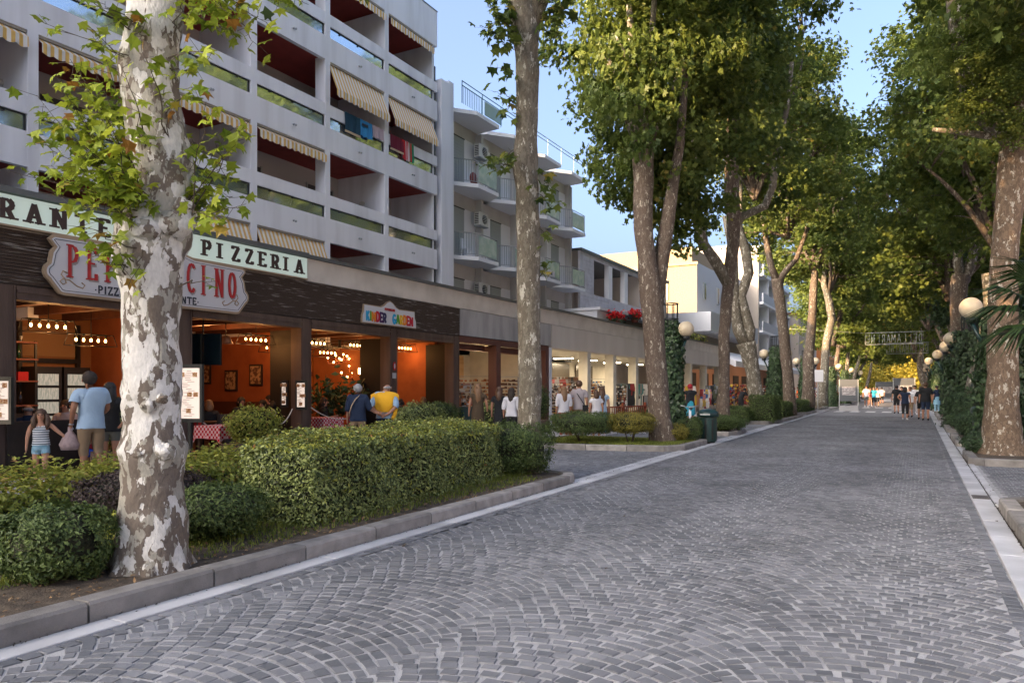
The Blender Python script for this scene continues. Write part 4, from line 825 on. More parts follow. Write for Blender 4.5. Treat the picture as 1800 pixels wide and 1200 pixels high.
for y in ys:
    part('column', BRONZE, lambda B: (B.box(XF-.35, XF, y, y+.35, 0, 3.275), B.box(XF-.33, XF+.02, y+.02, y+.05, 0, 3.26), B.box(XF-.33, XF+.02, y+.30, y+.33, 0, 3.26), B.box(XF-.36, XF+.012, y-.012, y+.362, 0, .12)))
    part('folded_shutter', mat('shutter_black', (.006, .004, .003), .7), lambda B: (B.box(XF-1.2, XF-.4, y+.12, y+.16, .05, 3.0), B.box(XF-1.2, XF-.4, y+.2, y+.24, .05, 3.0)))
for y in (23.62, 27.7):
    part('column', mat('column_reddish', (.11, .035, .025), .6), lambda B: B.box(XF-.35, XF, y, y+.32, 0, 3.3))
for y0, y1 in ((21.1, 23.62), (23.94, 27.7)):
    part('lintel', mat('column_reddish', ()), lambda B: (B.box(XF-.3, XF+.01, y0, y1, 3.1, 3.3), B.box(XF-.9, XF-.5, y0, y1, 2.9, 3.1)))
part('end_pillar', WHITEW, lambda B: B.box(XF-.3, XF+.05, 28.03, 28.2, 0, 3.24))
for i, y in enumerate((32.15, 35.5, 38.95, 42.4, 46.0, 50.1, 54.2, 58.6)):
    part('pillar', CREAM, lambda B: (B.box(XF-.45, XF, y, y+.42, 0, 3.24),))
part('end_wall', BEIGE, lambda B: (B.box(-21, XF-.3, 59.3, 59.5, 3.1, 4.82),))
part('floor_slab', WOODF, lambda B: B.box(-20.5, XF-.0, 0, 21.1, -.05, .015)); part('shop_floor', PAVE, lambda B: B.box(-20.5, XF, 21.1, 59.5, -.05, .015))
part('ceiling', mat('ceiling_wood', (.10, .035, .014), .7, (.07, .022, .01), 5), lambda B: B.box(-20.5, XF-.3, 0, 21.1, 3.24, 3.3))
for y in np.arange(1, 21, 1.15): part('ceiling_beam', mat('ceiling_wood', ()), lambda B: B.box(-20.3, XF-.4, y, y+.16, 3.08, 3.238))
part('back_wall', TERRA, lambda B: B.box(-20.5, -20.3, 0, 21.1, 0, 3.24)); [part('partition', TERRA, lambda B: B.box(-20.3, xe, ya, ya+.15, 0, 3.24)) for xe, ya in ((-15.2, 10.9), (-15.2, 14.95), (-14.4, 20.95))]
part('kitchen_wall', mat('wall_amber', (.30, .13, .045), .8), lambda B: B.box(-17.6, -17.45, 7.0, 10.9, 0, 3.24))
part('dark_wall', DARKW, lambda B: (B.box(-16.7, -16.5, 3, 8.15, 0, 3.24)))
part('wainscot', mat('wainscot', (.10, .035, .018), .6), lambda B: (B.box(-20.29, -20.25, 0, 14.9, 0, 1.1),)); part('wainscot', mat('wainscot', ()), lambda B: B.box(-20.2, -15.25, 14.90, 14.945, 0, 1.15))
for i_, (x_, z_) in enumerate(((-16.3, 1.9), (-17.3, 1.75), (-18.4, 1.95))):
    f_ = part('picture_frame', DARKW, lambda B: B.box(x_-.25, x_+.25, 14.91, 14.948, z_-.3, z_+.3)); MB().box(x_-.2, x_+.2, 14.90, 14.908, z_-.25, z_+.25).build('picture', mat('picture_print', (.45, .30, .16), .7, (.12, .06, .04), 9, mixlo=.45, mixhi=.55), f_)
# mural strips of the beach wall (flat print)
mur = mat('mural_sunset', (.50, .17, .02), .7, (.16, .04, .01), 2.2, stretch=(1, .25, 2.5), mixlo=.45, mixhi=.62)
part('mural', mur, lambda B: (B.box(-19.9, -19.86, 15.2, 20.9, .95, 2.95),))
part('shop_back_wall', CREAM, lambda B: (B.box(-17.6, -17.4, 21.1, 46, 0, 3.24), B.box(-17.4, -14.4, 28.05, 28.15, 0, 3.24)))
part('shop_wall_far', BEIGE, lambda B: B.box(-19, -18.8, 46, 59.3, 0, 3.24))
part('shop_ceiling', CREAM, lambda B: B.box(-19, XF-.3, 21.1, 59.3, 3.22, 3.3))
part('shop_panel', mat('panel_pine', (.62, .42, .22), .6, (.5, .3, .14), 2, stretch=(1, .3, 3)), lambda B: (B.box(-17.35, -17.3, 29, 31.6, 2.35, 2.95), B.box(-17.35, -17.3, 24.3, 27.4, 2.0, 2.95)))
for y0, y1 in ((32.9, 35.2), (36, 38.6), (39.5, 42)):
    part('shop_window', GLASSG if False else mat('glass_brown', (.10, .085, .065), .2), lambda B: (B.box(-17.36, -17.3, y0, y1, 1.9, 2.9), B.box(-17.36, -17.28, y0, y1, 1.84, 1.9)))
# lights that the photograph shows lit
def lamp(name, loc, power, col, r=.08):
    power *= .31
    l = bpy.data.lights.new(name, 'POINT'); l.energy = power; l.color = col; l.shadow_soft_size = r; o = bpy.data.objects.new(name, l); COL.objects.link(o); o.location = loc; return o
def chandelier(x, y, z, label, ry=0, power=16):
    t = thing('bulb_chandelier', label, 'ceiling lamp', (x, y, z)); B = MB(); s_ = .42
    for sx in (-.12, .12):
        B.tube([(x+sx, y-s_, z+.12), (x+sx, y+s_, z+.12)], .008, 4); B.tube([(x+sx*1.5, y-s_-.05, z-.12), (x+sx*1.5, y+s_+.05, z-.12)], .008, 4)
        for sy in (-1, 1): B.tube([(x+sx, y+sy*s_, z+.12), (x+sx*1.5, y+sy*(s_+.05), z-.12)], .008, 4)
    for sy in (-1, 1): B.tube([(x-.12, y+sy*s_, z+.12), (x+.12, y+sy*s_, z+.12)], .008, 4); B.tube([(x-.18, y+sy*(s_+.05), z-.12), (x+.18, y+sy*(s_+.05), z-.12)], .008, 4)
    B.tube([(x, y-s_, z+.12), (x, y+s_, z+.12)], .012, 5); B.tube([(x, y, z+.12), (x, y, 3.2)], .008, 4)
    B.build('frame', BLACK, t)
    for i in range(5):
        yy = y-.32+.16*i; MB().tube([(x, yy, z+.12), (x, yy, z+.06)], .018, 6).build('socket', BLACK, t); MB().ball((x, yy, z), (.024, .024, .036), 8, 6).build('bulb', BULB, t)
    lamp('chandelier_light', (x, y, z-.2), power, (1, .42, .13))
for (px_, py_, X, lb) in ((85, 573, -14.6, 'five-bulb frame chandelier above the girl, first bay'), (160, 598, -15.4, 'five-bulb frame chandelier behind, near the kitchen, first bay'), (450, 597, -14.6, 'five-bulb frame chandelier in the orange second bay'), (485, 612, -15.6, 'lower five-bulb chandelier by the shutter of the second bay'),
                          (556, 603, -14.6, 'upper left five-bulb chandelier of the third bay'), (576, 620, -15.6, 'lower left five-bulb chandelier of the third bay'), (628, 607, -15.2, 'right-hand five-bulb chandelier of the third bay'), (712, 612, -15.2, 'five-bulb chandelier of the fourth bay by the screens')):
    p = PX(px_, py_, X); chandelier(p.x, p.y, min(p.z, 2.95), lb)
# pink tube lamp with small globes
t = thing('branched_wall_lamp', 'pink branching tube lamp with many small round bulbs, third bay', 'lamp', (-18.6, 18.8, 2)); B = MB(); Bb = []
c0 = PX(602, 640, -18.0)
for q in ((-.5, .0, .6), (-.1, .1, .9), (.3, .15, .7), (.6, -.25, .9), (.2, -.5, .5)):
    z = c0.z+q[1]; y0 = c0.y+q[0]; B.tube([(c0.x, y0-.25, z+.14), (c0.x, y0-.22, z), (c0.x, y0+.3, z), (c0.x, y0+.34, z+.14)], .022, 6); Bb += [(c0.x, y0-.25, z+.2), (c0.x, y0+.34, z+.2), (c0.x, y0+.05, z+.06)]
B.build('tube_arm', mat('tube_pink', (.7, .25, .14), .5), t)
for p in Bb: MB().ball(p, .033, 8, 6).build('bulb', BULB, t)
p = PX(633, 652, -16.5); t = thing('pendant_lamp', 'glass jar pendant lamp hanging in the third bay', 'lamp', p); MB().tube([p, (p.x, p.y, 3.2)], .006, 4).build('cord', BLACK, t); MB().tube([p+Vector((0, 0, -.1)), p+Vector((0, 0, .1))], .06, 10).build('jar', BULB, t)
lamp('mural_light', (-19.3, 18.0, 2.9), 70, (1, .5, .16), .3); lamp('room_light', (-15.9, 12.9, 2.9), 34, (1, .40, .13), .15); lamp('bar_light', (-15.2, 8.6, 2.6), 12, (1, .5, .2), .1)
# shop strip lamps
for i, (y, X) in enumerate(((29.6, -15), (31.3, -16), (33.6, -15.4), (36.7, -15.4), (40.3, -15.4), (44.2, -15.4))):
    t = thing('strip_lamp', 'lit ceiling strip lamp number %s along the bright shop arcade' % ('one two three four five six'.split()[i]), 'ceiling lamp', (X, y, 3.1)); t['label'] = ['lit ceiling strip lamp just inside the white end pillar', 'lit strip lamp behind the first cream pillar', 'lit strip lamp between first and second cream pillars', 'lit strip lamp between second and third cream pillars', 'lit strip lamp right behind the third plane tree', 'lit strip lamp furthest along the bright arcade'][i]
    MB().box(X-.5, X+.5, y-.09, y+.09, 3.0, 3.04).build('tube', WARMTUBE, t); MB().box(X-.52, X+.52, y-.11, y+.11, 3.042, 3.08).build('housing', BLACK, t)
    l = bpy.data.lights.new('strip_light', 'AREA'); l.shape = 'RECTANGLE'; l.size = 1; l.size_y = .2; l.energy = 26; l.color = (1, .78, .5); o = bpy.data.objects.new('strip_light', l); COL.objects.link(o); o.location = (X, y, 2.98)
for y in (22.4, 25.2):
    t = thing('pendant_lamp', 'warm pendant lamp over the grey-fascia shop front, %s' % ('left of its red post' if y < 24 else 'right of its red post'), 'lamp', (-14.6, y, 2.5)); MB().tube([(-14.6, y, 2.4), (-14.6, y, 2.56)], .05, 8).build('jar', BULB, t); MB().tube([(-14.6, y, 2.56), (-14.6, y, 3.15)], .006, 4).build('cord', BLACK, t)
    lamp('pendant_light', (-15.2, y, 2.3), 22, (1, .68, .38))

# signs
SGW = mat('sign_white', (.60, .60, .64), .5); SGM = mat('sign_mint', (.70, .77, .71), .5, emit=(.62, .85, .74), estr=.05); SBR = mat('sign_tan', (.36, .26, .17), .6); LBR = mat('letter_brown', (.045, .022, .018), .5); LRD = mat('letter_red', (.42, .012, .014), .5); LNV = mat('letter_navy', (.015, .02, .04), .5); LGR = mat('letter_shadow', (.33, .30, .30), .6)
t = thing('ristorante_sign', 'long pale mint lightbox sign with brown slab letters RISTORANTE PIZZERIA', 'sign', (-13.4, 9, 4.3))
MB().box(XF-.02, XF+.09, 3.0, 13.92, 4.27, 4.77).build('lightbox', SGM, t); MB().box(XF-.025, XF+.1, 2.98, 13.94, 4.235, 4.268).build('trim', SBR, t)
text('RISTORANTE', XF+.092, 4.68, 4.36, .33, .085, LBR, t, True, 1.0, pitch=.425)
text('PIZZERIA', XF+.092, 10.80, 4.36, .33, .085, LBR, t, True, 1.0, pitch=.388)
def plaque(y0, y1, z0, z1, hump, hw=.22):
    W_, c = y1-y0, (y0+y1)/2; h = z1-z0; o = []
    o += _a(y0+.17*h+.22*h, z0+.2*h, .2*h, .2*h, 180+30, 270, 5)  # bottom left
    o += [(y1-.4*h, z0)]; o += _a(y1-.39*h, z0+.2*h, .2*h, .2*h, 270, 330, 5)
    R = []
    R += _a(y1-.17*h, z0+.38*h, .17*h, .17*h, -60, 60, 6); R += [(y1-.12*h, z0+.72*h), (y1-.18*h, z0+.8*h), (y1-.08*h, z0+.92*h), (y1-.16*h, z1)]
    R += [(c+hw*W_, z1+.02*h)]
    for i in range(9): a = i/8*2-1; R.append((c-a*hw*.82*W_, z1+hump*(.5+.5*math.cos(a*PI))*.95+.02))
    R += [(c-hw*W_, z1+.02*h), (y0+.16*h, z1), (y0+.08*h, z0+.92*h), (y0+.18*h, z0+.8*h), (y0+.12*h, z0+.72*h)]
    R += _a(y0+.17*h, z0+.38*h, .17*h, .17*h, 120, 240, 6)
    o2 = [(y0+.26*h, z0+.02*h), (y0+.34*h, z0), (y1-.34*h, z0), (y1-.26*h, z0+.02*h)]+R
    return o2
def shrink(poly, k):
    cx = sum(p[0] for p in poly)/len(poly); cz = (max(p[1] for p in poly)+min(p[1] for p in poly))/2
    out = []
    n = len(poly)
    for i in range(n):
        a = Vector(poly[i-1]); b_ = Vector(poly[i]); c = Vector(poly[(i+1) % n]); t1 = (b_-a).normalized() if (b_-a).length > 1e-6 else Vector((1, 0)); t2 = (c-b_).normalized() if (c-b_).length > 1e-6 else t1
        nn = Vector((-(t1+t2).y, (t1+t2).x)); nn = nn.normalized() if nn.length > 1e-6 else Vector((0, 0)); out.append((b_.x+nn.x*k, b_.y+nn.y*k))
    return out
t = thing('peperoncino_sign', 'large shaped white plaque with tan border and red letters PEPERONCINO', 'sign', (-13.3, 9.75, 3.6))
PL = plaque(7.48, 12.0, 3.17, 4.22, .38)
MB().xplate(PL, XF+.10, XF+.17).build('border', SBR, t); MB().xplate(shrink(PL, .05), XF+.17, XF+.182).build('panel', SGW, t)
P3 = shrink(PL, .085); B = MB(); B.tube([(XF+.184, y, z) for y, z in P3+[P3[0]]], .006, 4, cap=False, sm=False); B.build('inner_line', LNV, t)
for i, (ch, y) in enumerate(zip('PEPERONCINO', np.arange(11)*.352+7.88)):
    zc = 3.50; hh = .55+(.10*math.cos((i-5)/5*1.2) if True else 0)
    letter(ch, XF+.183, y+.03, zc-.025, hh, .06, LGR, t, False, .46, .006, name='letter_shadow'); letter(ch, XF+.190, y, zc, hh, .058, LRD, t, True, .46, .012)
text('.PIZZERIA.RISTORANTE.', XF+.184, 8.38, 3.27, .145, .024, LNV, t, False, .95, gap=.145)
for s_, y0 in ((1, 7.80), (-1, 11.65)):
    pts = [(y0+s_*q[0], 3.33+q[1]) for q in ((.08, .24), (.0, .27), (-.03, .20), (.04, .13), (.06, .06), (.0, .03), (-.05, .08), (.0, .13), (.12, .12), (.25, .03), (.36, .0), (.40, .06), (.34, .1))]
    MB().tube([(XF+.188, y, z) for y, z in pts], .012, 5).build('scroll', SBR, t)
t = thing('kinder_garden_sign', 'small white plaque with multicoloured letters KINDER GARDEN', 'sign', (-13.3, 17.3, 3.6))
PL = [(16.04, 3.34), (18.56, 3.34), (18.56, 3.55), (18.50, 3.66), (18.48, 3.86), (17.75, 3.86)]+[(17.28-a*.42, 3.86+.2*(.5+.5*math.cos(a*PI))) for a in [i/6*2-1 for i in range(7)]]+[(16.8, 3.86), (16.12, 3.86), (16.10, 3.66), (16.04, 3.55)]
MB().xplate(PL, XF+.02, XF+.07).build('border', SBR, t); MB().xplate(shrink(PL, .03), XF+.07, XF+.08).build('panel', SGW, t)
cl = [mat('letter_'+n_, c) for n_, c in (('cyan', (.02, .35, .62)), ('lime', (.10, .32, .03)), ('orange', (.75, .22, .02)), ('crimson', (.5, .01, .03)), ('violet', (.06, .02, .10)), ('indigo', (.03, .03, .10)))]
text('KINDER', XF+.081, 16.19, 3.41, .27, .058, None, t, False, .80, gap=.0, mats=cl, wob=.012)
text('GARDEN', XF+.081, 17.38, 3.41, .27, .058, None, t, False, .80, gap=.0, mats=[cl[0], cl[1], mat('letter_yellow', (.75, .42, .02)), cl[2], cl[3], cl[3]], wob=.012)
text('PEPERONCINO', XF+.081, 17.02, 3.76, .07, .013, LRD, t, False, .7, gap=.1)
# small notices on the third pillar
t = thing('pillar_notice', 'red oval and white square notices on the pillar by the yellow sweater', 'sign', (XF, 17.5, 2)); B = MB(); B.xplate(_a(17.55, 2.18, .07, .13, 0, 360, 14)[:-1], XF+.021, XF+.03); B.build('oval_plate', LRD, t); MB().xplate(_a(17.55, 2.18, .03, .08, 0, 360, 12)[:-1], XF+.03, XF+.034).build('oval_centre', SGW, t)
B = MB(); B.box(XF+.021, XF+.03, 17.45, 17.63, 1.82, 1.98); B.build('square_plate', mat('plate_grey', (.4, .4, .42)), t)

# ------------------------------------------------------------------ furniture and people-side things of the restaurant
def menu_board(px_, y0_, y1_, X, wdt, label, frame=BLACK, lit=True, stand=True, face='y'):
    a = PX(px_, y0_, X); c = PX(px_, y1_, X); z1, z0 = a.z, c.z; y = a.y
    t = thing('menu_board', label, 'menu board', (X, y, 0)); B = MB()
    rz = TH*.6; R = Matrix.Rotation(rz, 4, 'Z'); cc = Vector((X, y, (z0+z1)/2))
    def bx(c, s_, mi=0, B=B): B.obox(cc+R.to_3x3()@Vector(c), s_, rz, mi)
    h = z1-z0; bx((0, 0, 0), (wdt, .06, h)); B.build('frame', frame, t)
    P = MB(); P.obox(cc+R.to_3x3()@Vector((0, -.035, 0)), (wdt-.1, .012, h-.14), rz); P.build('menu_sheet', mat('menu_paper', (.62, .52, .47), .7, emit=(1, .8, .65), estr=.12 if lit else 0), t)
    pm = MB(); ln = MB()
    for q in range(26): ln.obox(cc+R.to_3x3()@Vector((random.uniform(-.12, .1)*wdt/.6, -.044, h/2-.12-(h-.2)*q/26)), (random.uniform(.08, .16)*wdt/.5, .003, .008), rz)
    ln.build('print_lines', mat('print_ink', (.25, .18, .15)), t, 'stuff')
    for qx, qz in ((-.3, .32), (.3, .32), (.05, -.02), (.34, -.02), (.0, -.3)): 
        MB().obox(cc+R.to_3x3()@Vector((qx*wdt*.8, -.045, qz*h)), (.09, .004, .08), rz).build('food_photo', mat('food_print', (.35, .12, .04), .6, (.6, .4, .2), 40, mixlo=.45, mixhi=.6), t)
    if stand:
        S = MB(); S.obox((X, y, z0/2), (.06, .06, z0), rz); S.obox((X, y, .03), (.5, .3, .05), rz); S.build('stand', frame, t)
    return t
menu_board(334, 640, 742, -11.4, .52, 'tall lit menu board in black frame right of the nearest tree')
menu_board(3, 662, 745, -13.2, .42, 'dark-framed menu board on the leftmost pillar', stand=False)
menu_board(500, 668, 716, -13.9, .2, 'narrow upright menu strip beside the second pillar', stand=False)
menu_board(530, 668, 720, -13.42, .3, 'framed menu hung on the pillar between second and third bay', stand=False)
def table(x, y, label, cloth=True, h=.74, w_=.75):
    t = thing('restaurant_table', label, 'table', (x, y, 0)); MB().box(x-w_/2, x+w_/2, y-w_/2, y+w_/2, h-.03, h).build('table_top', WOODF, t)
    for sx in (-1, 1):
        for sy in (-1, 1): MB().obox((x+sx*(w_/2-.06), y+sy*(w_/2-.06), (h-.03)/2), (.05, .05, h-.03)).build('leg', WOODF, t)
    if cloth:
        B = MB(); e = w_/2+.015; n = 8; dr = .26
        B.add([(x-e, y-e, h+.004), (x+e, y-e, h+.004), (x+e, y+e, h+.004), (x-e, y+e, h+.004)], [(0, 1, 2, 3)])
        per = [(x-e+2*e*i/n, y-e) for i in range(n)]+[(x+e, y-e+2*e*i/n) for i in range(n)]+[(x+e-2*e*i/n, y+e) for i in range(n)]+[(x-e, y+e-2*e*i/n) for i in range(n)]
        k = len(per); lo = [(x+(p[0]-x)*(1.04+.03*math.sin(i*1.9)), y+(p[1]-y)*(1.04+.03*math.sin(i*1.9)), h-dr-(.1 if i % n == 0 else 0)) for i, p in enumerate(per)]
        B.add([(p[0], p[1], h+.004) for p in per]+lo, [(i, (i+1) % k, k+(i+1) % k, k+i) for i in range(k)])
        o = B.build('tablecloth', CHECK); tag(o, 'checked red cloth on the '+' '.join(label.split()[:11]), 'tablecloth', 'checked tablecloths')
def chair(x, y, rz, label, cm=REDC, fabric=True):
    t = thing('chair', label, 'chair', (x, y, 0), rz, 'restaurant chairs'); MB().box(-.22, .22, -.22, .22, .42, .48).build('seat', cm, t, local=True); MB().box(-.22, .22, .19, .24, .5, .95).build('backrest', cm, t, local=True)
    for sx in (-1, 1):
        for sy in (-1, 1): MB().box(sx*.19-.02, sx*.19+.02, sy*.19-.02, sy*.19+.02, 0, .42 if sy < 0 else .9).build('leg', WOODF, t, local=True)
p = PX(567, 733, -14.05); table(p.x, p.y, 'small table on the open front of the third bay')
p = PX(345, 745, -13.0); table(-12.9, 10.9, 'table just behind the tall menu board')
chair(-14.2, 11.6, 2.2, 'red chair behind the tall menu board'); chair(-14.2, 16.4, -1.9, 'red chair at the checked table of the third bay'); chair(-13.9, 7.7, 1.7, 'red-backed chair behind the girl')
chair(-13.2, 17.2-.6, -1.2, 'red chair next to the woman in the navy top')
for i, (x, y, lb) in enumerate(((-14.6, 12.3, 'dark table among the diners of the second bay'), (-15.2, 19.0, 'table in front of the sunset mural'), (-14.8, 7.4, 'table between the two seated men of the first bay'), (-15.0, 22.3, 'table in front of the grey-fascia shop'))): table(x, y, lb, False)
# low front benches / booth panels of the first bays
for y0, y1, lb in ((6.95, 8.2, 'dark wooden booth front behind the striped girl'), (11.3, 12.2, 'dark wooden booth front beside the planter')):
    t = thing('booth_bench', lb, 'bench', (-13.4, y0, 0)); MB().box(-13.55, -13.45, y0, y1, 0, .95).build('panel', DARKW, t); MB().box(-13.9, -13.56, y0, y1, .38, .48).build('seat', REDC, t)
# bar shelves with bottles and cups
t = thing('bar_shelf', 'dark bar shelving with rows of bottles and red boxes, first bay', 'shelf', (-16.3, 7.2, 0))
for z in (1.15, 1.65, 2.1, 2.45): MB().box(-16.5, -16.05, 5.4, 8.9, z, z+.03).build('shelf_board', mat('shelf_wood', (.20, .06, .03), .6), t)
for y in (5.5, 7.1, 8.85): MB().box(-16.12, -16.08, y, y+.04, .9, 2.5).build('upright', BLACK, t)
MB().box(-16.6, -15.9, 5.4, 8.9, 0, 1.0).build('counter', DARKW, t)
bc = [mat('bottle_'+k, c, .15, spec=.7) for k, c in (('green', (.01, .04, .015)), ('amber', (.12, .04, .01)), ('clear', (.35, .36, .36)), ('dark', (.015, .012, .015)))]
BTM = []
for k in range(4): BTM.append(MB().tube([(0, 0, 0), (0, 0, .17), (0, 0, .22), (0, 0, .3)], [.035, .036, .014, .014], 8).build('bottle', bc[k], link=False, local=True))
def copy_at(o, loc, parent=None, cat=None, label=None, group=None, rz=0, sc=1):
    c = o.copy(); COL.objects.link(c); c.location = Vector(loc)-(wloc(parent) if parent else Vector((0, 0, 0))); c.parent = parent; c.rotation_euler = (0, 0, rz); c.scale = (sc,)*3
    if cat: tag(c, label, cat, group)
    return c
for z in (1.18, 2.13):
    for i in range(20): copy_at(BTM[random.randrange(4)], (-16.2+random.uniform(-.08, .06), 5.65+i*.155, z), None, 'bottle', 'one of the bottles lined up on the bar shelves of the first bay', 'bottles on the bar shelves')
for i in range(5): o = MB().box(-16.3, -16.1, 7.25+i*.32, 7.25+i*.32+.2, 1.681, 1.86).build('red_box', REDC); tag(o, 'one of the red boxes in a row on the middle bar shelf', 'box', 'red boxes on the bar shelf')
for i in range(10): o = MB().tube([(-16.2, 7.2+i*.16, 2.482), (-16.2, 7.2+i*.16, 2.5), (-16.2, 7.2+i*.16, 2.56), (-16.2, 7.2+i*.16, 2.6)], [.03, .006, .03, .035], 8).build('wine_glass', bc[2]); tag(o, 'one of the wine glasses on top of the bar shelves', 'glass', 'wine glasses on the bar shelf')
for j, (y, lb) in enumerate(((9.55, 'lit glass-door drinks fridge behind the man, left one'), (10.2, 'lit glass-door drinks fridge behind the man, right one'))):
    t = thing('drinks_fridge', lb, 'fridge', (-17, y, 0)); MB().box(-17.4, -16.85, y-.3, y+.3, 0, 2.0).build('cabinet', BLACK, t)
    for k in range(5): MB().box(-16.85, -16.83, y-.22, y+.22, .35+.31*k, .6+.31*k).build('lit_shelf', mat('fridge_lit', (.3, .3, .27), .3, (.16, .18, .16), 30, stretch=(1, 1, .2), emit=(.9, .9, .75), estr=.06, mixlo=.45, mixhi=.55), t)
    MB().box(-16.83, -16.80, y-.27, y+.27, .2, 1.95).build('door_glass', GLASSD if False else mat('fridge_glass', (.3, .34, .36), .05, metal=.2), t) if False else None
t = thing('door_frame', 'dark internal doorway with pale transom behind the man', 'doorway', (-17.3, 10.4, 0)); MB().box(-17.45, -17.35, 9.2, 9.28, 0, 3.0).build('jamb', BLACK, t); MB().box(-17.45, -17.35, 10.5, 10.58, 0, 3.0).build('jamb', BLACK, t); MB().box(-17.45, -17.34, 9.2, 10.58, 2.1, 2.2).build('transom_bar', BLACK, t); MB().box(-17.44, -17.4, 9.3, 10.48, 2.25, 2.9).build('transom_panel', mat('panel_ochre', (.35, .2, .09)), t)
# screens
for (px0, px1, py0, py1, X, lb, mm) in ((338, 369, 585, 642, -14.0, 'large dark wall screen beside the first pillar', mat('screen_dark', (.006, .014, .018), .12)), (751, 771, 617, 655, -15.0, 'small green-lit screen hanging in the fourth bay', mat('screen_green', (.10, .09, .03), .2)), (770, 790, 617, 670, -14.4, 'tall black screen at the end of the fourth bay', mat('screen_dark', ()))):
    a = PX(px0, py0, X); c = PX(px1, py1, X); yy = a.y; t = thing('screen', lb, 'screen', (X, yy, 2.2)); MB().obox((X, (a.y+c.y)/2, (a.z+c.z)/2), (.9 if px0 == 338 else .5, .05, abs(a.z-c.z)), .5).build('panel', mm, t); MB().tube([(X, (a.y+c.y)/2+.04, a.z-.2), (X, (a.y+c.y)/2+.06, 3.2)], .02, 6).build('bracket', BLACK, t)
t = thing('ceiling_fan', 'dark ceiling fan in the third bay', 'fan', (-16.5, 18.6, 2.95)); MB().tube([(-16.5, 18.6, 2.85), (-16.5, 18.6, 3.2)], .05, 8).build('hub', BLACK, t)
for a in range(4): MB().obox((-16.5+.4*math.cos(a*PI/2+.4), 18.6+.4*math.sin(a*PI/2+.4), 2.88), (.7, .12, .012), a*PI/2+.4).build('blade', DARKW, t)
t = thing('spot_lamp', 'unlit metal shade lamp hanging beside the dark wall screen', 'lamp', (-14.6, 12.4, 2.7)); p = PX(397, 597, -14.6); MB().tube([p+Vector((0, 0, -.1)), p+Vector((0, 0, .08)), p+Vector((0, 0, .1))], [.17, .09, .02], 12).build('shade', mat('shade_copper', (.28, .12, .06), .5), t); MB().tube([p+Vector((0, 0, .1)), (p.x, p.y, 3.2)], .01, 4).build('rod', BLACK, t)
# planters and ropes
def planter(x, y, L, label, h=.42, ph=.75, m=LEAF_Y, n=5200, size=.06, seed=0):
    t = thing('planter_box', 'dark wooden planter box under the '+' '.join(label.split()[:10]), 'planter', (x, y, 0)); 
    for k in range(4): MB().box(x-.22, x+.22, y-L/2, y+L/2, k*h/4+.003, (k+1)*h/4-.003).build('plank', BRONZE, t)
    bush('planter_shrub', label, 'shrub', (x, y), .34, ph, n, size, m, z0=h-.02, ry=L/2, gap=.0, lump=.16)
p = W(447, 745, 15.2); planter(p.x, p.y, 1.3, 'bright green leafy shrub in front of the second bay')
p = W(215, 770, 13.3); planter(p.x, p.y, .9, 'slender green shrub just left of the nearest trunk', m=LEAF_H, ph=.95, n=3600)
p = W(735, 735, 19.5); planter(p.x, p.y, 1.9, 'green oleander-like shrub right of the yellow sweater', m=LEAF_H, n=5200)
p = W(775, 735, 20.8); planter(p.x, p.y, 1.6, 'darker narrow-leaved shrub before the fourth bay', m=LEAF_H2, n=4200)
p = W(860, 735, 22.5); planter(p.x, p.y, 1.2, 'leafy green shrub between the olive dress and black top', m=LEAF_H, n=3000)
p = W(948, 720, 26); planter(p.x, p.y, .8, 'tall dark shrub by the white end pillar', m=LEAF_H2, ph=1.3, n=3000)
t = thing('house_plant', 'dark potted plant inside the third bay', 'plant', (-14.9, 16.6, 0)); MB().tube([(-14.9, 16.6, 0), (-14.9, 16.6, .5)], [.16, .22], 10).build('pot', DARKW, t)
leaves('foliage', RNG.normal(size=(500, 3))*np.array((.35, .5, .3))+np.array((0, 0, 1.15)), RNG.normal(size=(500, 3)), .22, (OVAL_V, OVAL_F), LEAF_D, t)
for i, (a, c, lb) in enumerate((((352, 737), (402, 752), 'sagging pale rope from the menu board to the planter'), ((488, 745), (514, 718), 'pale rope rising from the planter to the second pillar'), ((547, 716), (612, 735), 'pale rope across the front of the third bay'))):
    A_, C_ = PX(*a, -13.0), PX(*c, -13.0); o = MB().tube([A_.lerp(C_, k/10)+Vector((0, 0, -.45*(k/10)*(1-k/10))) for k in range(11)], .014, 6).build('rope', mat('rope', (.5, .44, .38), .9)); tag(o, lb, 'rope')
o = MB().prism([(p_[0], p_[1]) for p_ in [(G(425, 888).x+.16*math.cos(a*PI/8), G(425, 888).y+.16*math.sin(a*PI/8)) for a in range(16)]], .1, .13).build('valve_cover', mat('cover_blue', (.25, .45, .50), .6)); tag(o, 'round pale blue cover in the grass beside the clipped hedge', 'cover')

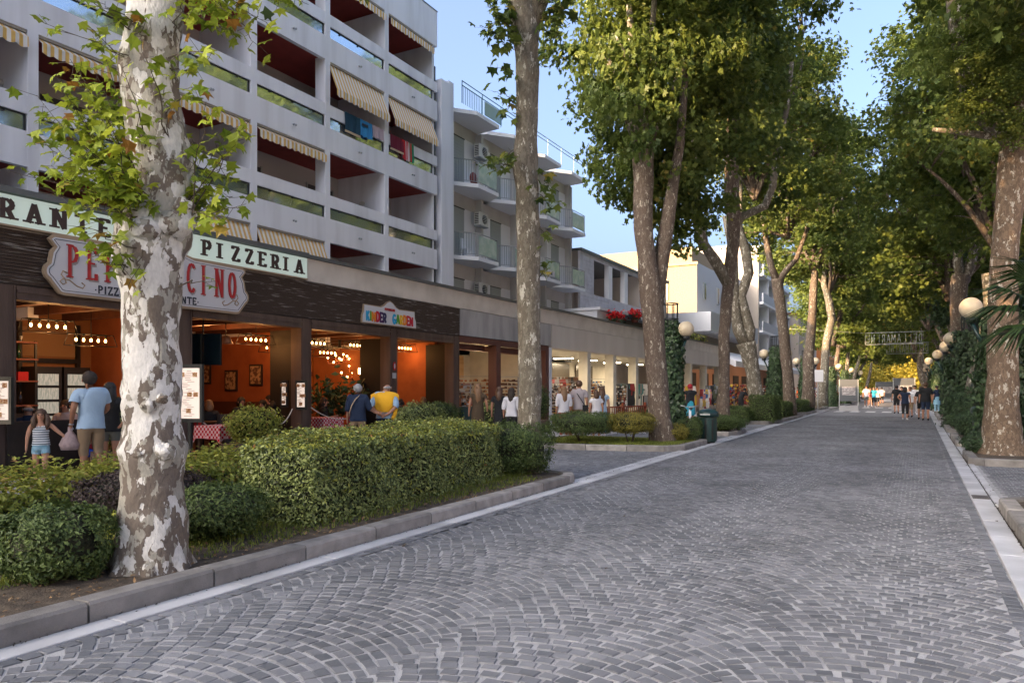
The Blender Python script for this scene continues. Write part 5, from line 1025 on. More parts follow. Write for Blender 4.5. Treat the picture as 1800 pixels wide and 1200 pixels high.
# ------------------------------------------------------------------ stalls and racks
GC = [mat('goods_'+k, c, .7) for k, c in (('black', (.02, .02, .022)), ('white', (.6, .58, .55)), ('red', (.22, .02, .02)), ('tan', (.38, .22, .11)), ('blue', (.03, .12, .3)), ('yellow', (.55, .36, .04)), ('olive', (.08, .09, .05)), ('teal', (.04, .2, .2)), ('grey', (.2, .2, .21)), ('brown', (.1, .05, .03)), ('pink', (.5, .2, .2)), ('orange', (.40, .13, .03)))]
def rack(x, y, wdt, h, label, pal, n=70, mode='grid', z0=.25, rz=0):
    t = thing('display_rack', label, 'display rack', (x, y, 0), rz); B = MB()
    for sy in (-1, 1): B.box(-.02, .02, sy*wdt/2-.02, sy*wdt/2+.02, 0, h)
    for z in np.linspace(z0, h, 6): B.box(-.015, .015, -wdt/2, wdt/2, z-.01, z+.01)
    B.build('frame', METAL, t, local=True); g = MB(); rows = 6 if mode == 'grid' else 3
    for k in range(n):
        yy = random.uniform(-wdt/2+.05, wdt/2-.05); mi = random.randrange(len(pal)); xx = random.uniform(.03, .12)
        if mode == 'grid':
            z = z0+(h-z0)*(random.randrange(12)+.1)/12.5; g.box(xx-.02, xx+.02, yy-.045, yy+.045, z, z+random.uniform(.05, .1), mi)
        elif mode == 'cloth':
            z = h-random.choice((0, .0, .55)); L = random.uniform(.45, .75); ww = random.uniform(.04, .08); g.add([(xx, yy-ww, z), (xx, yy+ww, z), (xx+.05, yy+ww*1.6, z-L*.5), (xx, yy+ww*1.4, z-L), (xx, yy-ww*1.4, z-L), (xx+.05, yy-ww*1.6, z-L*.5)], [(0, 1, 2, 5), (5, 2, 3, 4)], mi)
        elif mode == 'hat':
            z = z0+(h-z0)*(random.randrange(7)+.4)/7; g.ball((xx, yy, z+.05), (.09, .09, .07), 8, 5, mi); g.tube([(xx, yy, z), (xx, yy, z+.012)], .15, 10, mi)
        elif mode == 'ball':
            z = random.uniform(z0, h); g.ball((xx, yy, z), random.uniform(.05, .12), 8, 6, mi)
    g.build('goods', [GC[i] for i in pal], t, 'stuff', local=True); return t
rk = [(-14.2, 29.0, 1.2, 1.75, 'sunglasses rack at the white end pillar', (0, 0, 1, 9), 150, 'grid'), (-14.0, 30.6, 1.5, 1.85, 'rack of white shirts and caps behind the long-haired woman', (1, 0, 3, 1), 130, 'grid'), (-14.6, 31.4, 1.0, 1.95, 'rack of dark bags beside the first cream pillar', (0, 9, 8, 2), 60, 'cloth'),
      (-14.1, 33.3, 1.2, 1.8, 'rack of small leather goods between the cream pillars', (9, 3, 0, 2), 110, 'grid'), (-14.0, 36.5, 1.7, 1.75, 'rack of brown pouches and belts past the second cream pillar', (9, 3, 1, 0), 120, 'grid'), (-13.9, 37.9, 1.3, 1.8, 'rack of dark green and red handbags by the third cream pillar', (0, 7, 2, 6, 0), 60, 'cloth'), (-14, 40.6, 1.6, 1.8, 'dark clothes rack just left of the third tree trunk', (0, 8, 7, 1), 60, 'cloth'),
      (-14.2, 22.0, 1.0, 1.7, 'postcard tower in the grey-fascia shop front', (3, 9, 1, 11), 90, 'grid'), (-15.6, 23.2, 1.6, 2.2, 'stand of straw hats under the red lettered sign', (3, 5, 1, 3), 34, 'hat'), (-17.2, 23.5, 2.6, 2.3, 'wall display of monochrome souvenirs at the shop back', (0, 1, 8, 4, 10), 240, 'grid'), (-14.6, 26.4, .9, 2.0, 'brown slatted rack behind the second trunk', (9, 3, 9), 70, 'grid'),
      (-15.2, 33.0, 2.0, 2.1, 'second row of hanging bags behind the first cream pillars', (0, 9, 3, 8), 70, 'cloth'), (-15.3, 36.8, 2.2, 2.05, 'second row of small souvenirs behind the middle cream pillars', (9, 1, 0, 4, 3), 120, 'grid'), (-15.2, 29.6, 1.8, 2.1, 'second row of pale shirts behind the sunglasses rack', (1, 3, 8, 1, 0), 60, 'cloth'), (-15.1, 24.8, 1.6, 2.0, 'rack of brown leather goods between the red post and second trunk', (9, 3, 11), 100, 'grid'), (-16.9, 30.3, 2.8, 2.35, 'high shelf of dark souvenirs under the pine panel', (0, 9, 3, 4), 130, 'grid'), (-13.0, 46.5, 1.6, 1.7, 'rack of bright beachwear behind the ivy lamp column', (1, 10, 7, 5), 60, 'cloth'), (-12.2, 51.5, 1.3, 1.75, 'clothes rail of dark garments beside the red-capped person', (0, 8, 0, 6), 60, 'cloth'), (-12.4, 49.6, .8, 1.5, 'rainbow striped towels on a rail', (2, 1, 5, 4, 10), 26, 'cloth'),
      (-12.3, 54.5, 1.6, 1.8, 'rack of yellow and black inflatables near the fourth trunk', (5, 0, 4, 2), 50, 'ball'), (-12.2, 60.5, 2.4, 1.85, 'stall of orange and tan bags between the fourth and fifth trunks', (11, 3, 9, 2, 5), 110, 'ball'), (-12.0, 64.5, 2.4, 1.6, 'stall of small brown goods left of the fifth trunk', (9, 3, 11, 1), 110, 'grid'), (-12.2, 71, 2.6, 1.8, 'stall of mixed goods right of the fifth trunk', (2, 9, 1, 11), 90, 'ball'), (-11.6, 92, 3.2, 1.8, 'far stall of colourful goods beyond the sixth trunk', (2, 11, 4, 1), 90, 'ball')]
for a in rk: rack(*a[:6], n=int(a[6]*2.4), mode=a[7], rz=0 if a[0] < -15.5 else -.95)
p = PX(824, 632, -17.3); t = thing('shop_sign', 'white sign with red lettering at the back of the grey-fascia shop', 'sign', (-17.3, 22.8, 2.6)); MB().box(-17.3, -17.26, 23.0, 26.0, 2.42, 2.95).build('board', PAPER, t); text('FASHION', -17.255, 23.15, 2.5, .36, .08, LRD, t, False, 1.0, gap=.12)
for i, y in enumerate((21.9, 30.0)):
    o = MB().obox((-13.9, y, .45), (.9, 1.1, .9)).build('display_counter', mat('counter_teal', (.02, .05, .05), .6) if i == 0 else mat('counter_yellow', (.5, .35, .05))); tag(o, ('dark teal counter in front of the grey-fascia shop', 'low yellow crate counter beside the sunglasses rack')[i], 'counter')
# wooden slatted fence in front of the bright arcade
t = thing('wooden_fence', 'low reddish wooden slatted fence in front of the bright arcade', 'fence', (-9.9, 20.5, 0))
A_, C_ = Vector((-10.0, 22.4, 0)), Vector((-9.3, 27.9, 0)); dv = C_-A_; rzf = math.atan2(dv.y, dv.x)
for z, h_ in ((.86, .05), (.25, .05)): MB().obox((A_+C_)/2+Vector((0, 0, z)), (dv.length, .06, h_), rzf).build('rail', WOODR, t)
for i in range(34): q = A_.lerp(C_, (i+.5)/34); MB().obox(q+Vector((0, 0, .55)), (.045, .025, .58), rzf).build('slat', WOODR, t)
for i in range(4): q = A_.lerp(C_, i/3); MB().obox(q+Vector((0, 0, .5)), (.08, .08, 1.0), rzf).build('post', WOODR, t)

# ------------------------------------------------------------------ apartment block with deep balconies
XB = -16.5
ap = thing('apartment_building', 'large white apartment block with deep red-ceilinged balconies and striped awnings', 'building', (-20, 14, 4.8))
def pb(name, m, fn, parent=ap, **kw): B = MB(); fn(B); return B.build(name, m, parent, **kw)
Y0B, Y1B = -29.85, 24.06
LV = [3.30, 6.19, 9.08, 11.97]
cols = [15.15+3*k for k in range(-4, 3)]
pb('sun_block_wing', WHITEW, lambda B: B.box(-20, XB-.16, -29.8, 3.0, 3, 16)) if True else None  # unseen southern wing, added to keep the low sun off the road
for b_ in LV+[14.86]:
    if b_ < 14: pb('parapet_band', WHITEW, lambda B: B.box(XB-.14, XB, Y0B-.2, Y1B+.14, b_, b_+.75)); pb('parapet_rail', WHITEW, lambda B: B.box(XB-.1, XB-.003, Y0B-.2, Y1B+.14, b_+1.12, b_+1.5))
    if b_ > 4:
        pb('balcony_slab', mat('wall_white', ()), lambda B: B.box(XB-2.15, XB-.15, Y0B, Y1B, b_+.14, b_+.30)); pb('balcony_ceiling', REDP, lambda B: B.box(XB-2.15, XB-.16, Y0B, Y1B, b_+.10, b_+.137))
pb('top_wall', WHITEW, lambda B: B.box(XB-.14, XB, Y0B-.2, Y1B+.14, 14.86, 16.23)); pb('roof', FLASH, lambda B: (B.box(-27, XB-.145, Y0B-.2, Y1B+.14, 16.0, 16.15), B.box(XB-.2, XB+.02, Y0B-.2, Y1B+.16, 16.232, 16.26)))
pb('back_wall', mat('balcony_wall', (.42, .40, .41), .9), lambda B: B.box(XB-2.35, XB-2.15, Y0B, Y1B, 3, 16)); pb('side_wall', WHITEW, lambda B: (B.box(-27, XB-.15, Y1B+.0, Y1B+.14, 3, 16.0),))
pb('side_wall', WHITEW, lambda B: (B.box(-27, XB-.15, Y0B-.2, Y0B, 3, 16.0),))
for k, y in enumerate(cols):
    full = (k % 2 == 0); dp = 2.14 if full else .42
    pb('pillar', WHITEW, lambda B: B.box(XB-dp, XB+.003, y-.22, y, 3, 14.855)) if y > 3.0 else None
    for j, b_ in enumerate(LV):
        zc = b_+1.5; fl = b_+.30
        mm = GLASSB if True else GLASSD
        pb('parapet_glass', mm, lambda B: B.box(XB-.09, XB-.07, y+.02, y+2.76, b_+.752, b_+1.118))
        pb('glass_frame', BLACK, lambda B: (B.box(XB-.065, XB-.045, y+.02, y+2.76, b_+1.09, b_+1.116), B.box(XB-.065, XB-.045, y+2.73, y+2.76, b_+.755, b_+1.09)))
        for q in (.5, 1.4, 2.3): pb('glass_clip', BLACK, lambda B: (B.box(XB-.062, XB-.03, y+q, y+q+.05, b_+1.05, b_+1.088),))
        pb('spotlight', METAL, lambda B: (B.tube([(XB, y+1.4, b_+.38), (XB+.05, y+1.4, b_+.38)], .03, 8), B.ball((XB+.08, y+1.43, b_+.36), .035, 8, 6)))
        if j > 0 or True:
            d0 = y+.5+(k*7+j*3) % 3*.35; pb('balcony_door', mat('door_dark', (.05, .05, .06), .3), lambda B: B.box(XB-2.145, XB-2.12, d0, d0+1.25, fl, fl+2.15)); pb('door_frame', SHUT, lambda B: (B.box(XB-2.148, XB-2.10, d0-.06, d0, fl, fl+2.2), B.box(XB-2.148, XB-2.10, d0+1.25, d0+1.31, fl, fl+2.2)))
        if not full:                                       # round wall lamp on the full side wall
            pb('bulkhead_lamp', mat('lamp_shell', (.45, .43, .42), .5), lambda B: (B.ball((XB-1.0, y+2.74, fl+1.65), (.14, .05, .09), 12, 8), ))
aw = {(4, 0): 1, (3, 0): 1, (3, 1): .3, (4, 1): .3, (0, 1): .3, (1, 1): .3, (5, 2): .92, (6, 2): .92, (5, 3): .34, (6, 3): .34, (2, 1): .3, (0, 0): 0, (2, 0): 0}
for (k, j), ext in aw.items():
    if not ext: continue
    y = cols[k]+.03; y1 = y+2.72; zt = LV[j]+2.89-.06; out = .30*ext if ext > .5 else .10; dz = .9*ext if ext > .5 else .12; vh = .24
    A_ = thing('awning', None, None); COL.objects.unlink(A_); bpy.data.objects.remove(A_)
    B = MB(); B.add([(XB-.08, y, zt), (XB-.08, y1, zt), (XB-.02+out, y1, zt-dz), (XB-.02+out, y, zt-dz)], [(0, 1, 2, 3)]); B.add([(XB-.09, y, zt-.012), (XB-.09, y1, zt-.012), (XB-.03+out, y1, zt-dz-.012), (XB-.03+out, y, zt-dz-.012)], [(3, 2, 1, 0)])
    o = B.build('awning', STRIPE, ap, label='extended awning' if ext > .5 else None)
    V = MB(); n = 44; ztop = zt-dz
    up = [(y+(y1-y)*i/n, ztop) for i in range(n+1)]; X = XB-.018+out
    V.add([(X+.012*math.sin(i*1.3), u[0], u[1]) for i, u in enumerate(up)]+[(X+.012*math.sin(i*1.3+.5), u[0], u[1]-vh+.045*abs(math.sin(i*PI/4))*-1+.03) for i, u in enumerate(up)], [(i, i+1, n+2+i, n+1+i) for i in range(n)])
    V.build('valance', STRIPEV, o); C_ = MB(); C_.box(XB-.13, XB-.02, y-.01, y1+.01, zt+.003, zt+.055); C_.build('awning_case', mat('case_beige', (.32, .30, .27)), o)
# air conditioner on the first-floor balcony and drain pipe
def aircon(x, y, z, label, face=(1, 0), parent=None, s_=1.0):
    t = thing('air_conditioner', label, 'air conditioner', (x, y, z)); MB().box(x-.14, x+.14, y-.38*s_, y+.38*s_, z, z+.56*s_).build('casing', ACW, t)
    MB().tube([(x+.141, y+.08, z+.28), (x+.150, y+.08, z+.28)], .21*s_, 18).build('fan_opening', BLACK, t)
    for i in range(6): MB().box(x+.151, x+.158, y-.14, y+.30, z+.10+i*.07, z+.112+i*.07).build('grille_bar', ACW, t)
    for i in range(6): MB().box(x-.10, x+.10, y-.385*s_, y-.381*s_, z+.06+i*.075, z+.10+i*.075).build('side_slot', BLACK, t)
    MB().box(x-.16, x+.18, y-.34, y+.34, z-.06, z-.01).build('bracket', METAL, t)
q = PX(472, 295, XB-1.9); aircon(XB-1.9, q.y, 7.75, 'air conditioner under the short awning of the apartment block')
pb('drain_pipe', BLACK, lambda B: B.tube([(XB-.25, 24.33, 3), (XB-.25, 24.33, 14.2)], .07, 8))
pb('junction_gap', BLACK, lambda B: B.box(XB-.5, XB-.35, 24.22, 24.44, 3, 14.1))
# laundry
for (px0, px1, j, col, lb, dz0, dz1) in ((605, 632, 2, (.01, .05, .09), 'dark teal towel with fringed hem hung on the balcony rail', 0, .62), (632, 653, 2, (.03, .22, .5), 'bright blue printed towel hung on the balcony rail', .0, .55), (654, 673, 2, (.45, .36, .42), 'pale lilac cloth hung on the balcony rail', .02, .4), (685, 708, 2, (.14, .01, .03), 'burgundy towel hung on the right-hand balcony rail', 0, .52), (706, 722, 2, (.55, .02, .03), 'red towel draped aslant over the balcony rail', .02, .7), (712, 718, 2, (.6, .6, .65), 'white and blue towel beside the green one', .25, .72), (719, 726, 2, (.02, .22, .12), 'narrow green towel hung on the right-hand balcony rail', .08, .72)):
    ya, yb = PX(px0, 684, XB).y, PX(px1, 684, XB).y; zt = LV[j]+1.515; B = MB(); n = 8
    for lay in range(1):
        P = [(XB+.018+.012*math.sin(i*1.7), ya+(yb-ya)*i/n, zt+.005-dz0*(.3 if px0 == 706 else 0)*i/n) for i in range(n+1)]; Q = [(XB+.03+.02*math.sin(i*1.7+1), p[1]+.01*math.sin(i), zt-dz1+.02*math.sin(i*2)) for i, p in enumerate(P)]
        T_ = [(XB-.11, p[1], zt+.005) for p in P]; B.add(T_+P+Q, [(i, n+1+i, n+2+i, i+1) for i in range(n)]+[(n+1+i, 2*n+2+i, 2*n+3+i, n+2+i) for i in range(n)])
    o = B.build('towel', mat('towel_'+str(px0), col, .95)); tag(o, lb, 'towel', 'laundry on the balcony rails')
    if px0 in (605, 685): MB().box(XB+.03, XB+.05, ya, yb, zt-dz1-.04, zt-dz1+.03).build('fringe', mat('fringe', (.5, .38, .25)), o)
    if px0 == 632: text('MIRAMARE', XB+.045, ya+.07, zt-.2, .08, .016, LNV, o, gap=.03, wscale=.6)

# ------------------------------------------------------------------ hotel with angular balconies
ho = thing('hotel_building', 'four-storey hotel with projecting angular balconies and blue-green glass panels', 'building', (-19, 31, 4.8))
XH = -17.4
WARMW = mat('hotel_wall', (.56, .55, .54), .9, (.50, .49, .48), 1.2, .1, 25); HW = mat('hotel_white', (.76, .77, .80), .85)
pb('front_wall', WARMW, lambda B: B.box(-26, XH, 25.4, 38.4, 3, 13.0), ho); pb('corner_wall', WHITEW, lambda B: (B.box(-26, XB+.0, 24.5, 25.1, 3, 13.75), B.box(-26, XB-.05, 25.1, 25.45, 3, 13.9)), ho)
pb('end_wall', WARMW, lambda B: B.box(-26, XH+.25, 38.15, 38.4, 3, 13.0), ho); pb('roof', FLASH, lambda B: B.box(-26, XH+.02, 25.45, 38.4, 13.06, 13.12), ho)
GP = mat('glass_panel_green', (.36, .48, .48), .15, (.50, .60, .61), 3, metal=.1, spec=.7)
for k in range(4):
    yb = 25.45+3.25*k
    pb('pier', WARMW, lambda B: B.box(XH, XH+.32, yb+3.08, yb+3.25, 3, 12.85), ho)
    for j, z in enumerate((3.85, 6.9, 9.95, 12.95)):
        pl = [(XH, yb+.02), (XH+.42, yb+.35), (XB+.32, yb+1.35), (XB+.32, yb+3.05), (XH, yb+3.95 if k < 3 else yb+3.05)]
        if j == 3: pl = [(XH, yb+.02), (XH+.42, yb+.2), (XB+.32, yb+1.2), (XB+.32, yb+3.1), (XH, yb+3.25)]
        if j == 0: continue
        pb('balcony_slab', HW, lambda B: B.prism(pl, z, z+.16), ho) if j < 3 else pb('roof_slab', HW, lambda B: B.prism(pl, z, z+.16), ho)
        rails = [(XH+.05, yb+.06), (XH+.40, yb+.38), (XB+.27, yb+1.37), (XB+.27, yb+3.0), (XH+.1, yb+3.85 if k < 3 else yb+3.0)]
        zz = z+.16; n1 = 12; hgt = .98 if j < 3 else .85
        def rl(B):
            for h_ in (hgt, .1): B.tube([(x, y, zz+h_) for x, y in rails], .022 if h_ > .5 else .014, 6, cap=True, sm=False)
            for a, c, n_ in ((0, 1, 4), (1, 2, 11)):
                for i in range(n_): f = (i+.5)/n_; x, y = rails[a][0]*(1-f)+rails[c][0]*f, rails[a][1]*(1-f)+rails[c][1]*f; B.box(x-.008, x+.008, y-.008, y+.008, zz+.1, zz+hgt)
            for a in (1, 2, 3): x, y = rails[a]; B.box(x-.018, x+.018, y-.018, y+.018, zz, zz+hgt)
        if j < 3: pb('railing', METAL, rl, ho)
        if j < 3: pb('glass_panel', GP, lambda B: B.box(XB+.26, XB+.28, yb+1.45, yb+2.95, zz+.12, zz+.9), ho)
        elif k == 0: pb('roof_railing', mat('rail_blue', (.10, .22, .26), .5), lambda B: ([B.tube([(XB+.25, 25.6, 13.12+h_), (XB+.25, 38.3, 13.12+h_)], .02, 6) for h_ in (.9, .72)], [B.box(XB+.24, XB+.26, 25.6+.14*i, 25.615+.14*i, 13.12, 13.85) for i in range(12)], [B.box(XB+.235, XB+.265, 25.6+1.6*i, 25.63+1.6*i, 13.12, 14.0) for i in range(9)]), ho); pb('glass_panel', mat('glass_clear_blue', (.35, .5, .58), .1, metal=.3), lambda B: [B.box(XB+.245, XB+.25, 27.4+1.6*i, 28.9+1.6*i, 13.2, 13.8) for i in range(1)], ho)
    for j, fl in enumerate((4.0, 7.06, 10.11)):
        pb('door_shutter', SHUT, lambda B: B.box(XH, XH+.03, yb+1.15, yb+2.1, fl, fl+2.25), ho); S = MB()
        for i in range(16): S.box(XH+.03, XH+.038, yb+1.17, yb+2.08, fl+.1+i*.13, fl+.2+i*.13)
        S.build('shutter_slats', SHUT, ho, 'stuff'); pb('white_panel', HW, lambda B: (B.box(XH, XH+.018, yb+.5, yb+1.14, fl, fl+2.3), B.box(XH, XH+.018, yb+2.11, yb+3.06, fl, fl+2.3)), ho)
        pb('lintel_shadow_gap', BLACK, lambda B: B.box(XH, XH+.05, yb+1.13, yb+2.12, fl+2.25, fl+2.29), ho)
for z, lb in ((11.75, 'air conditioner below the hotel roof slab'), (8.75, 'air conditioner at the hotel middle floor'), (5.65, 'air conditioner lowest on the hotel wall above the arcade')): aircon(XH+.35, 28.45, z, lb)
t = thing('balcony_chair', 'white plastic chair on the lower left hotel balcony', 'chair', (-16.9, 27.0, 7.07)); B = MB(); B.box(-17.1, -16.75, 26.85, 27.2, 7.47, 7.51); B.build('seat', HW, t); MB().box(-17.12, -17.08, 26.85, 27.2, 7.5, 7.95).build('backrest', HW, t)
for a in (0, 1):
    for c in (0, 1): MB().box(-17.1+a*.31, -17.06+a*.31, 26.86+c*.3, 26.9+c*.3, 7.07, 7.47).build('leg', HW, t)
o = MB().tube([(-16.75, 27.3, 10.5), (-16.72, 27.3, 10.5)], .3, 20).build('wicker_disc', mat('wicker_red', (.22, .05, .04))); tag(o, 'round reddish wicker table top leaning on the upper hotel balcony', 'table top')
t = thing('balcony_sign', 'small white sign reading FERIALI on a hotel balcony panel', 'sign', (XB+.3, 34.5, 7.2)); MB().box(XB+.285, XB+.30, 33.4+.1, 34.3, 7.18, 7.48).build('board', SGW, t); text('FERIALI', XB+.301, 33.56, 7.26, .12, .022, LNV, t, gap=.06, wscale=.8)

# ------------------------------------------------------------------ plank-clad loggia house
lo = thing('loggia_house', 'grey plank-clad upper storey with three open bays and white columns', 'building', (-19, 44, 4.8)); XL = -16.6
PLG = mat('plank_grey', (.56, .56, .60), .8, (.46, .45, .49), 2, .3, 20)
ybs = [38.45, 40.7, 42.95, 43.4, 45.9, 46.4, 48.6, 52.6]
for i in range(15):
    z = 5.9+i*.225
    segs = [(38.45, 52.6)] if z < 6.9 or z > 8.95 else [(38.45, 40.5), (48.9, 52.6)]
    for a, c in segs:
        MB().box(XL-.12, XL+random.uniform(0, .012), a, c, z, z+.215).build('plank', PLG, lo)
pb('roof_edge', FLASH, lambda B: B.box(-24, XL+.12, 38.42, 52.7, 9.27, 9.42), lo); pb('bay_column', HW, lambda B: (B.box(XL-.3, XL+.0, 42.9, 43.5, 6.4, 9.2),), lo); pb('bay_column', HW, lambda B: (B.box(XL-.3, XL+.0, 45.7, 46.3, 6.4, 9.2),), lo)
pb('inner_wall', mat('loggia_inner', (.55, .50, .46)), lambda B: (B.box(-21.2, -21, 45.5, 52.6, 5.9, 9.25), B.box(-21, XL-.15, 48.95, 49.1, 5.9, 9.25), B.box(-24, XL-.15, 52.4, 52.6, 4.9, 9.25)), lo); pb('floor', PLG, lambda B: B.box(-24, XL-.13, 38.5, 52.5, 5.75, 5.88), lo)
pb('loggia_railing', mat('rail_rust', (.35, .12, .06)), lambda B: ([B.tube([(XL-.1, 43.6, z), (XL-.1, 45.6, z)], .03, 5) for z in (6.95, 6.1)], [B.tube([(XL-.1, 43.6+.5*i, 6.1), (XL-.1, 44.1+.5*i, 6.95)], .02, 4) for i in range(4)], [B.tube([(XL-.1, 44.1+.5*i, 6.1), (XL-.1, 43.6+.5*i, 6.95)], .02, 4) for i in range(4)]), lo)
pb('white_box', HW, lambda B: (B.box(-17, -15.1, 37.3, 39.3, 4.9, 5.75), B.box(-17, -14.9, 37.2, 54, 5.76, 5.9)), lo); pb('dark_veranda', DARKW, lambda B: B.box(-17, -15.6, 39.3, 52.6, 4.9, 5.75), lo)
for i, (px_, py_, lb) in enumerate(((1083, 557, 'red geraniums in a terracotta pot, left of the small dark sign'), (1116, 553, 'red geraniums right of the small dark sign'))):
    p = PX(px_, py_, -14.6); t = thing('geranium_pot', lb, 'flower pot', p-Vector((0, 0, .35))); MB().tube([p-Vector((0, 0, .45)), p-Vector((0, 0, .1))], [.18, .28], 10).build('pot', mat('pot_rust', (.25, .07, .05)), t)
    leaves('petals', RNG.normal(size=(260, 3))*np.array((.15, .36, .12))+np.array((0, 0, .40)), RNG.normal(size=(260, 3)), .11, (SIMP_V, SIMP_F), FLOWR, t); leaves('foliage', RNG.normal(size=(160, 3))*np.array((.15, .36, .1))+np.array((0, 0, .18)), RNG.normal(size=(160, 3)), .11, (SIMP_V, SIMP_F), LEAF_D, t)
t = thing('terrace_sign', 'small dark sign with pale lettering between the geraniums', 'sign', (-14.6, 40, 5.2)); a, c = PX(1092, 548, -14.6), PX(1112, 560, -14.6); MB().box(-14.65, -14.6, a.y, c.y, c.z, a.z).build('board', mat('sign_dark', (.05, .06, .07)), t); text('ISIBANA', -14.598, a.y+.1, c.z+.12, .22, .04, SGW, t, gap=.1, wscale=.9)
o = MB().tube([(-20, 41.5, 9.4), (-20, 41.5, 11.0)], .03, 5).build('roof_antenna', METAL); tag(o, 'thin antenna mast above the plank-clad house', 'antenna')

# ------------------------------------------------------------------ yellow corner house, balcony block, far houses
YW = mat('wall_yellow', (.29, .215, .13), .9, (.23, .165, .095), 10, .4, 30); PB_ = mat('pebbledash', (.30, .28, .26), .95, (.30, .28, .26), 14, .5, 40); BW = mat('wall_bluewhite', (.42, .44, .48), .85)
yh = thing('yellow_house', 'yellow-fronted house with a white curved street side, sunlit gable', 'building', (-22, 69, 0))
pb('gable_wall', YW, lambda B: B.box(-30, -18, 69, 69.3, 6, 13.3), yh); pb('pebble_panel', PB_, lambda B: B.box(-20.5, -18.02, 68.96, 69, 6, 8.6), yh)
pb('street_wall', BW, lambda B: (B.prism([(-18.6, 69.3), (-18, 69.0), (-17.9, 74), (-17.2, 80), (-16, 87), (-19, 90)], 5.5, 13.3),), yh); pb('roof_band', mat('band_orange', (.5, .30, .12)), lambda B: B.box(-30, -17.9, 68.85, 69.0, 13.1, 13.35), yh)
pb('attic', YW, lambda B: B.box(-30, -18.6, 69.5, 80, 13.3, 14.9), yh)
for z0, z1 in ((9.9, 11.9), (6.6, 8.3)):
    pb('blind', mat('blind_cream', (.40, .32, .19)), lambda B: B.box(-22.2, -20.7, 68.9, 68.98, z0, z1), yh)
for (y, xx) in ((71, -17.96), (75.5, -17.75), (78.5, -17.3)):
    for z in (10, 6.6):
        f = pb('window', SHUT, lambda B: B.box(xx-.05, xx+.14, y, y+.75, z, z+1.7), yh); MB().box(xx+.14, xx+.16, y+.08, y+.67, z+.1, z+1.6).build('pane', mat('pane_dark', (.04, .05, .07), .1), f)
pb('white_balcony', BW, lambda B: (B.box(-24, -14.9, 61.5, 61.7, 6.3, 7.9), B.box(-15.1, -14.9, 61.7, 82, 6.3, 7.9), B.box(-24, -15.1, 61.7, 82, 6.2, 6.35)), yh)
pb('white_balcony', BW, lambda B: (B.box(-18, -16.2, 80, 80.2, 9.1, 10.3), B.box(-16.4, -16.2, 80.2, 87, 9.1, 10.3)), yh)
pb('under_storey', mat('stone_dark', (.16, .15, .14), .9), lambda B: B.box(-26, -16.4, 60.5, 82, 4.2, 6.2), yh)
for i in range(4): bush('roof_plant', ('wispy pale plant on the arcade roof by the lamp globe', 'trailing pale plant on the arcade roof, second from the left', 'third pale trailing plant along the arcade roof edge', 'pale plant on the arcade roof nearest the fourth trunk')[i], 'plant', (-14.4, 48+i*2.6), .5, .75, 400, .12, LEAF_Y, z0=4.85, ry=.9, lump=.3)
rb = thing('rear_sun_block', 'beige flat-roofed block behind the plank-clad upper storey, added to block low sun', 'building', (-28, 56, 0)); pb('wall', mat('wall_rear', (.50, .44, .36), .9), lambda B: B.box(-40, -18.2, 53, 60, 0, 10.2), rb); pb('roof', FLASH, lambda B: B.box(-40.2, -18.0, 52.8, 60.2, 10.2, 10.4), rb)  # block put in to shade the white balcony of the yellow house
sh = thing('shop_awning', 'wide white sloping shop canopy with faint lettering over the stalls', 'awning', (-13, 66, 3)); P = [(-15.6, 5.0), (-12.6, 3.75), (-12.6, 3.3), (-12.7, 3.3), (-15.6, 4.7)]
for y0, y1 in ((60.2, 79), (80, 99)):
    B = MB(); n = len(P); B.add([(x, y0, z) for x, z in P]+[(x, y1, z) for x, z in P], [tuple(range(n-1, -1, -1)), tuple(range(n, 2*n))]+[(i, (i+1) % n, n+(i+1) % n, n+i) for i in range(n)]); B.build('canopy', HW, sh)
text('BAZAR DEL MARE' if False else 'LA MARINA', -12.58, 62.5, 3.36, .3, .05, mat('letter_pale', (.35, .36, .38)), sh, gap=.2)
bk = thing('market_arcade', 'peach-walled ground floor behind the stalls', 'building', (-17, 80, 0)); pb('wall', mat('wall_peach', (.50, .28, .18), .9), lambda B: B.box(-17, -16.6, 59.6, 100, 0, 4.2), bk)
for i in range(9): pb('shop_opening', mat('opening_dark', (.03, .025, .025)), lambda B: B.box(-16.6, -16.55, 60.5+i*4.3, 63.2+i*4.3, 0, 2.9), bk)
for i in range(5): lamp('stall_light', (-13.6, 61+i*6.5, 2.9), 40, (1, .6, .3), .15)
b4 = thing('balcony_block', 'modern white block with stacked balconies behind the forked trees', 'building', (-20, 90, 0)); X4 = -15
pb('wall', mat('wall_blockbeige', (.34, .30, .26)), lambda B: (B.box(-30, X4-1.5, 84.305, 104, 4, 17.5), B.box(-30, X4-.2, 84, 84.3, 4, 17.0)), b4); pb('yellow_gable', mat('gable_yellow', (.40, .28, .09)), lambda B: B.box(-24, -17.5, 83.8, 84, 9.5, 15.5), b4)
for j, z in enumerate((4.6, 7.7, 10.8, 13.9, 17.0)):
    pb('floor_band', HW, lambda B: B.box(X4-1.5, X4+.25, 84.3, 104, z, z+.22), b4)
    if z < 16: 
        pb('balcony_front', BW, lambda B: B.box(X4+.12, X4+.24, 84.3, 95, z+.22, z+1.2), b4); pb('balcony_glass', GLASSG, lambda B: B.box(X4+.12, X4+.2, 95.2, 104, z+.3, z+1.2), b4)
        for i in range(5): f = pb('window', HW, lambda B: B.box(X4-1.5, X4-1.42, 85.2+i*3.7, 87.6+i*3.7, z+.9, z+2.6), b4); MB().box(X4-1.42, X4-1.39, 85.35+i*3.7, 87.45+i*3.7, z+1.0, z+2.5).build('pane', mat('pane_dark', ()), f)
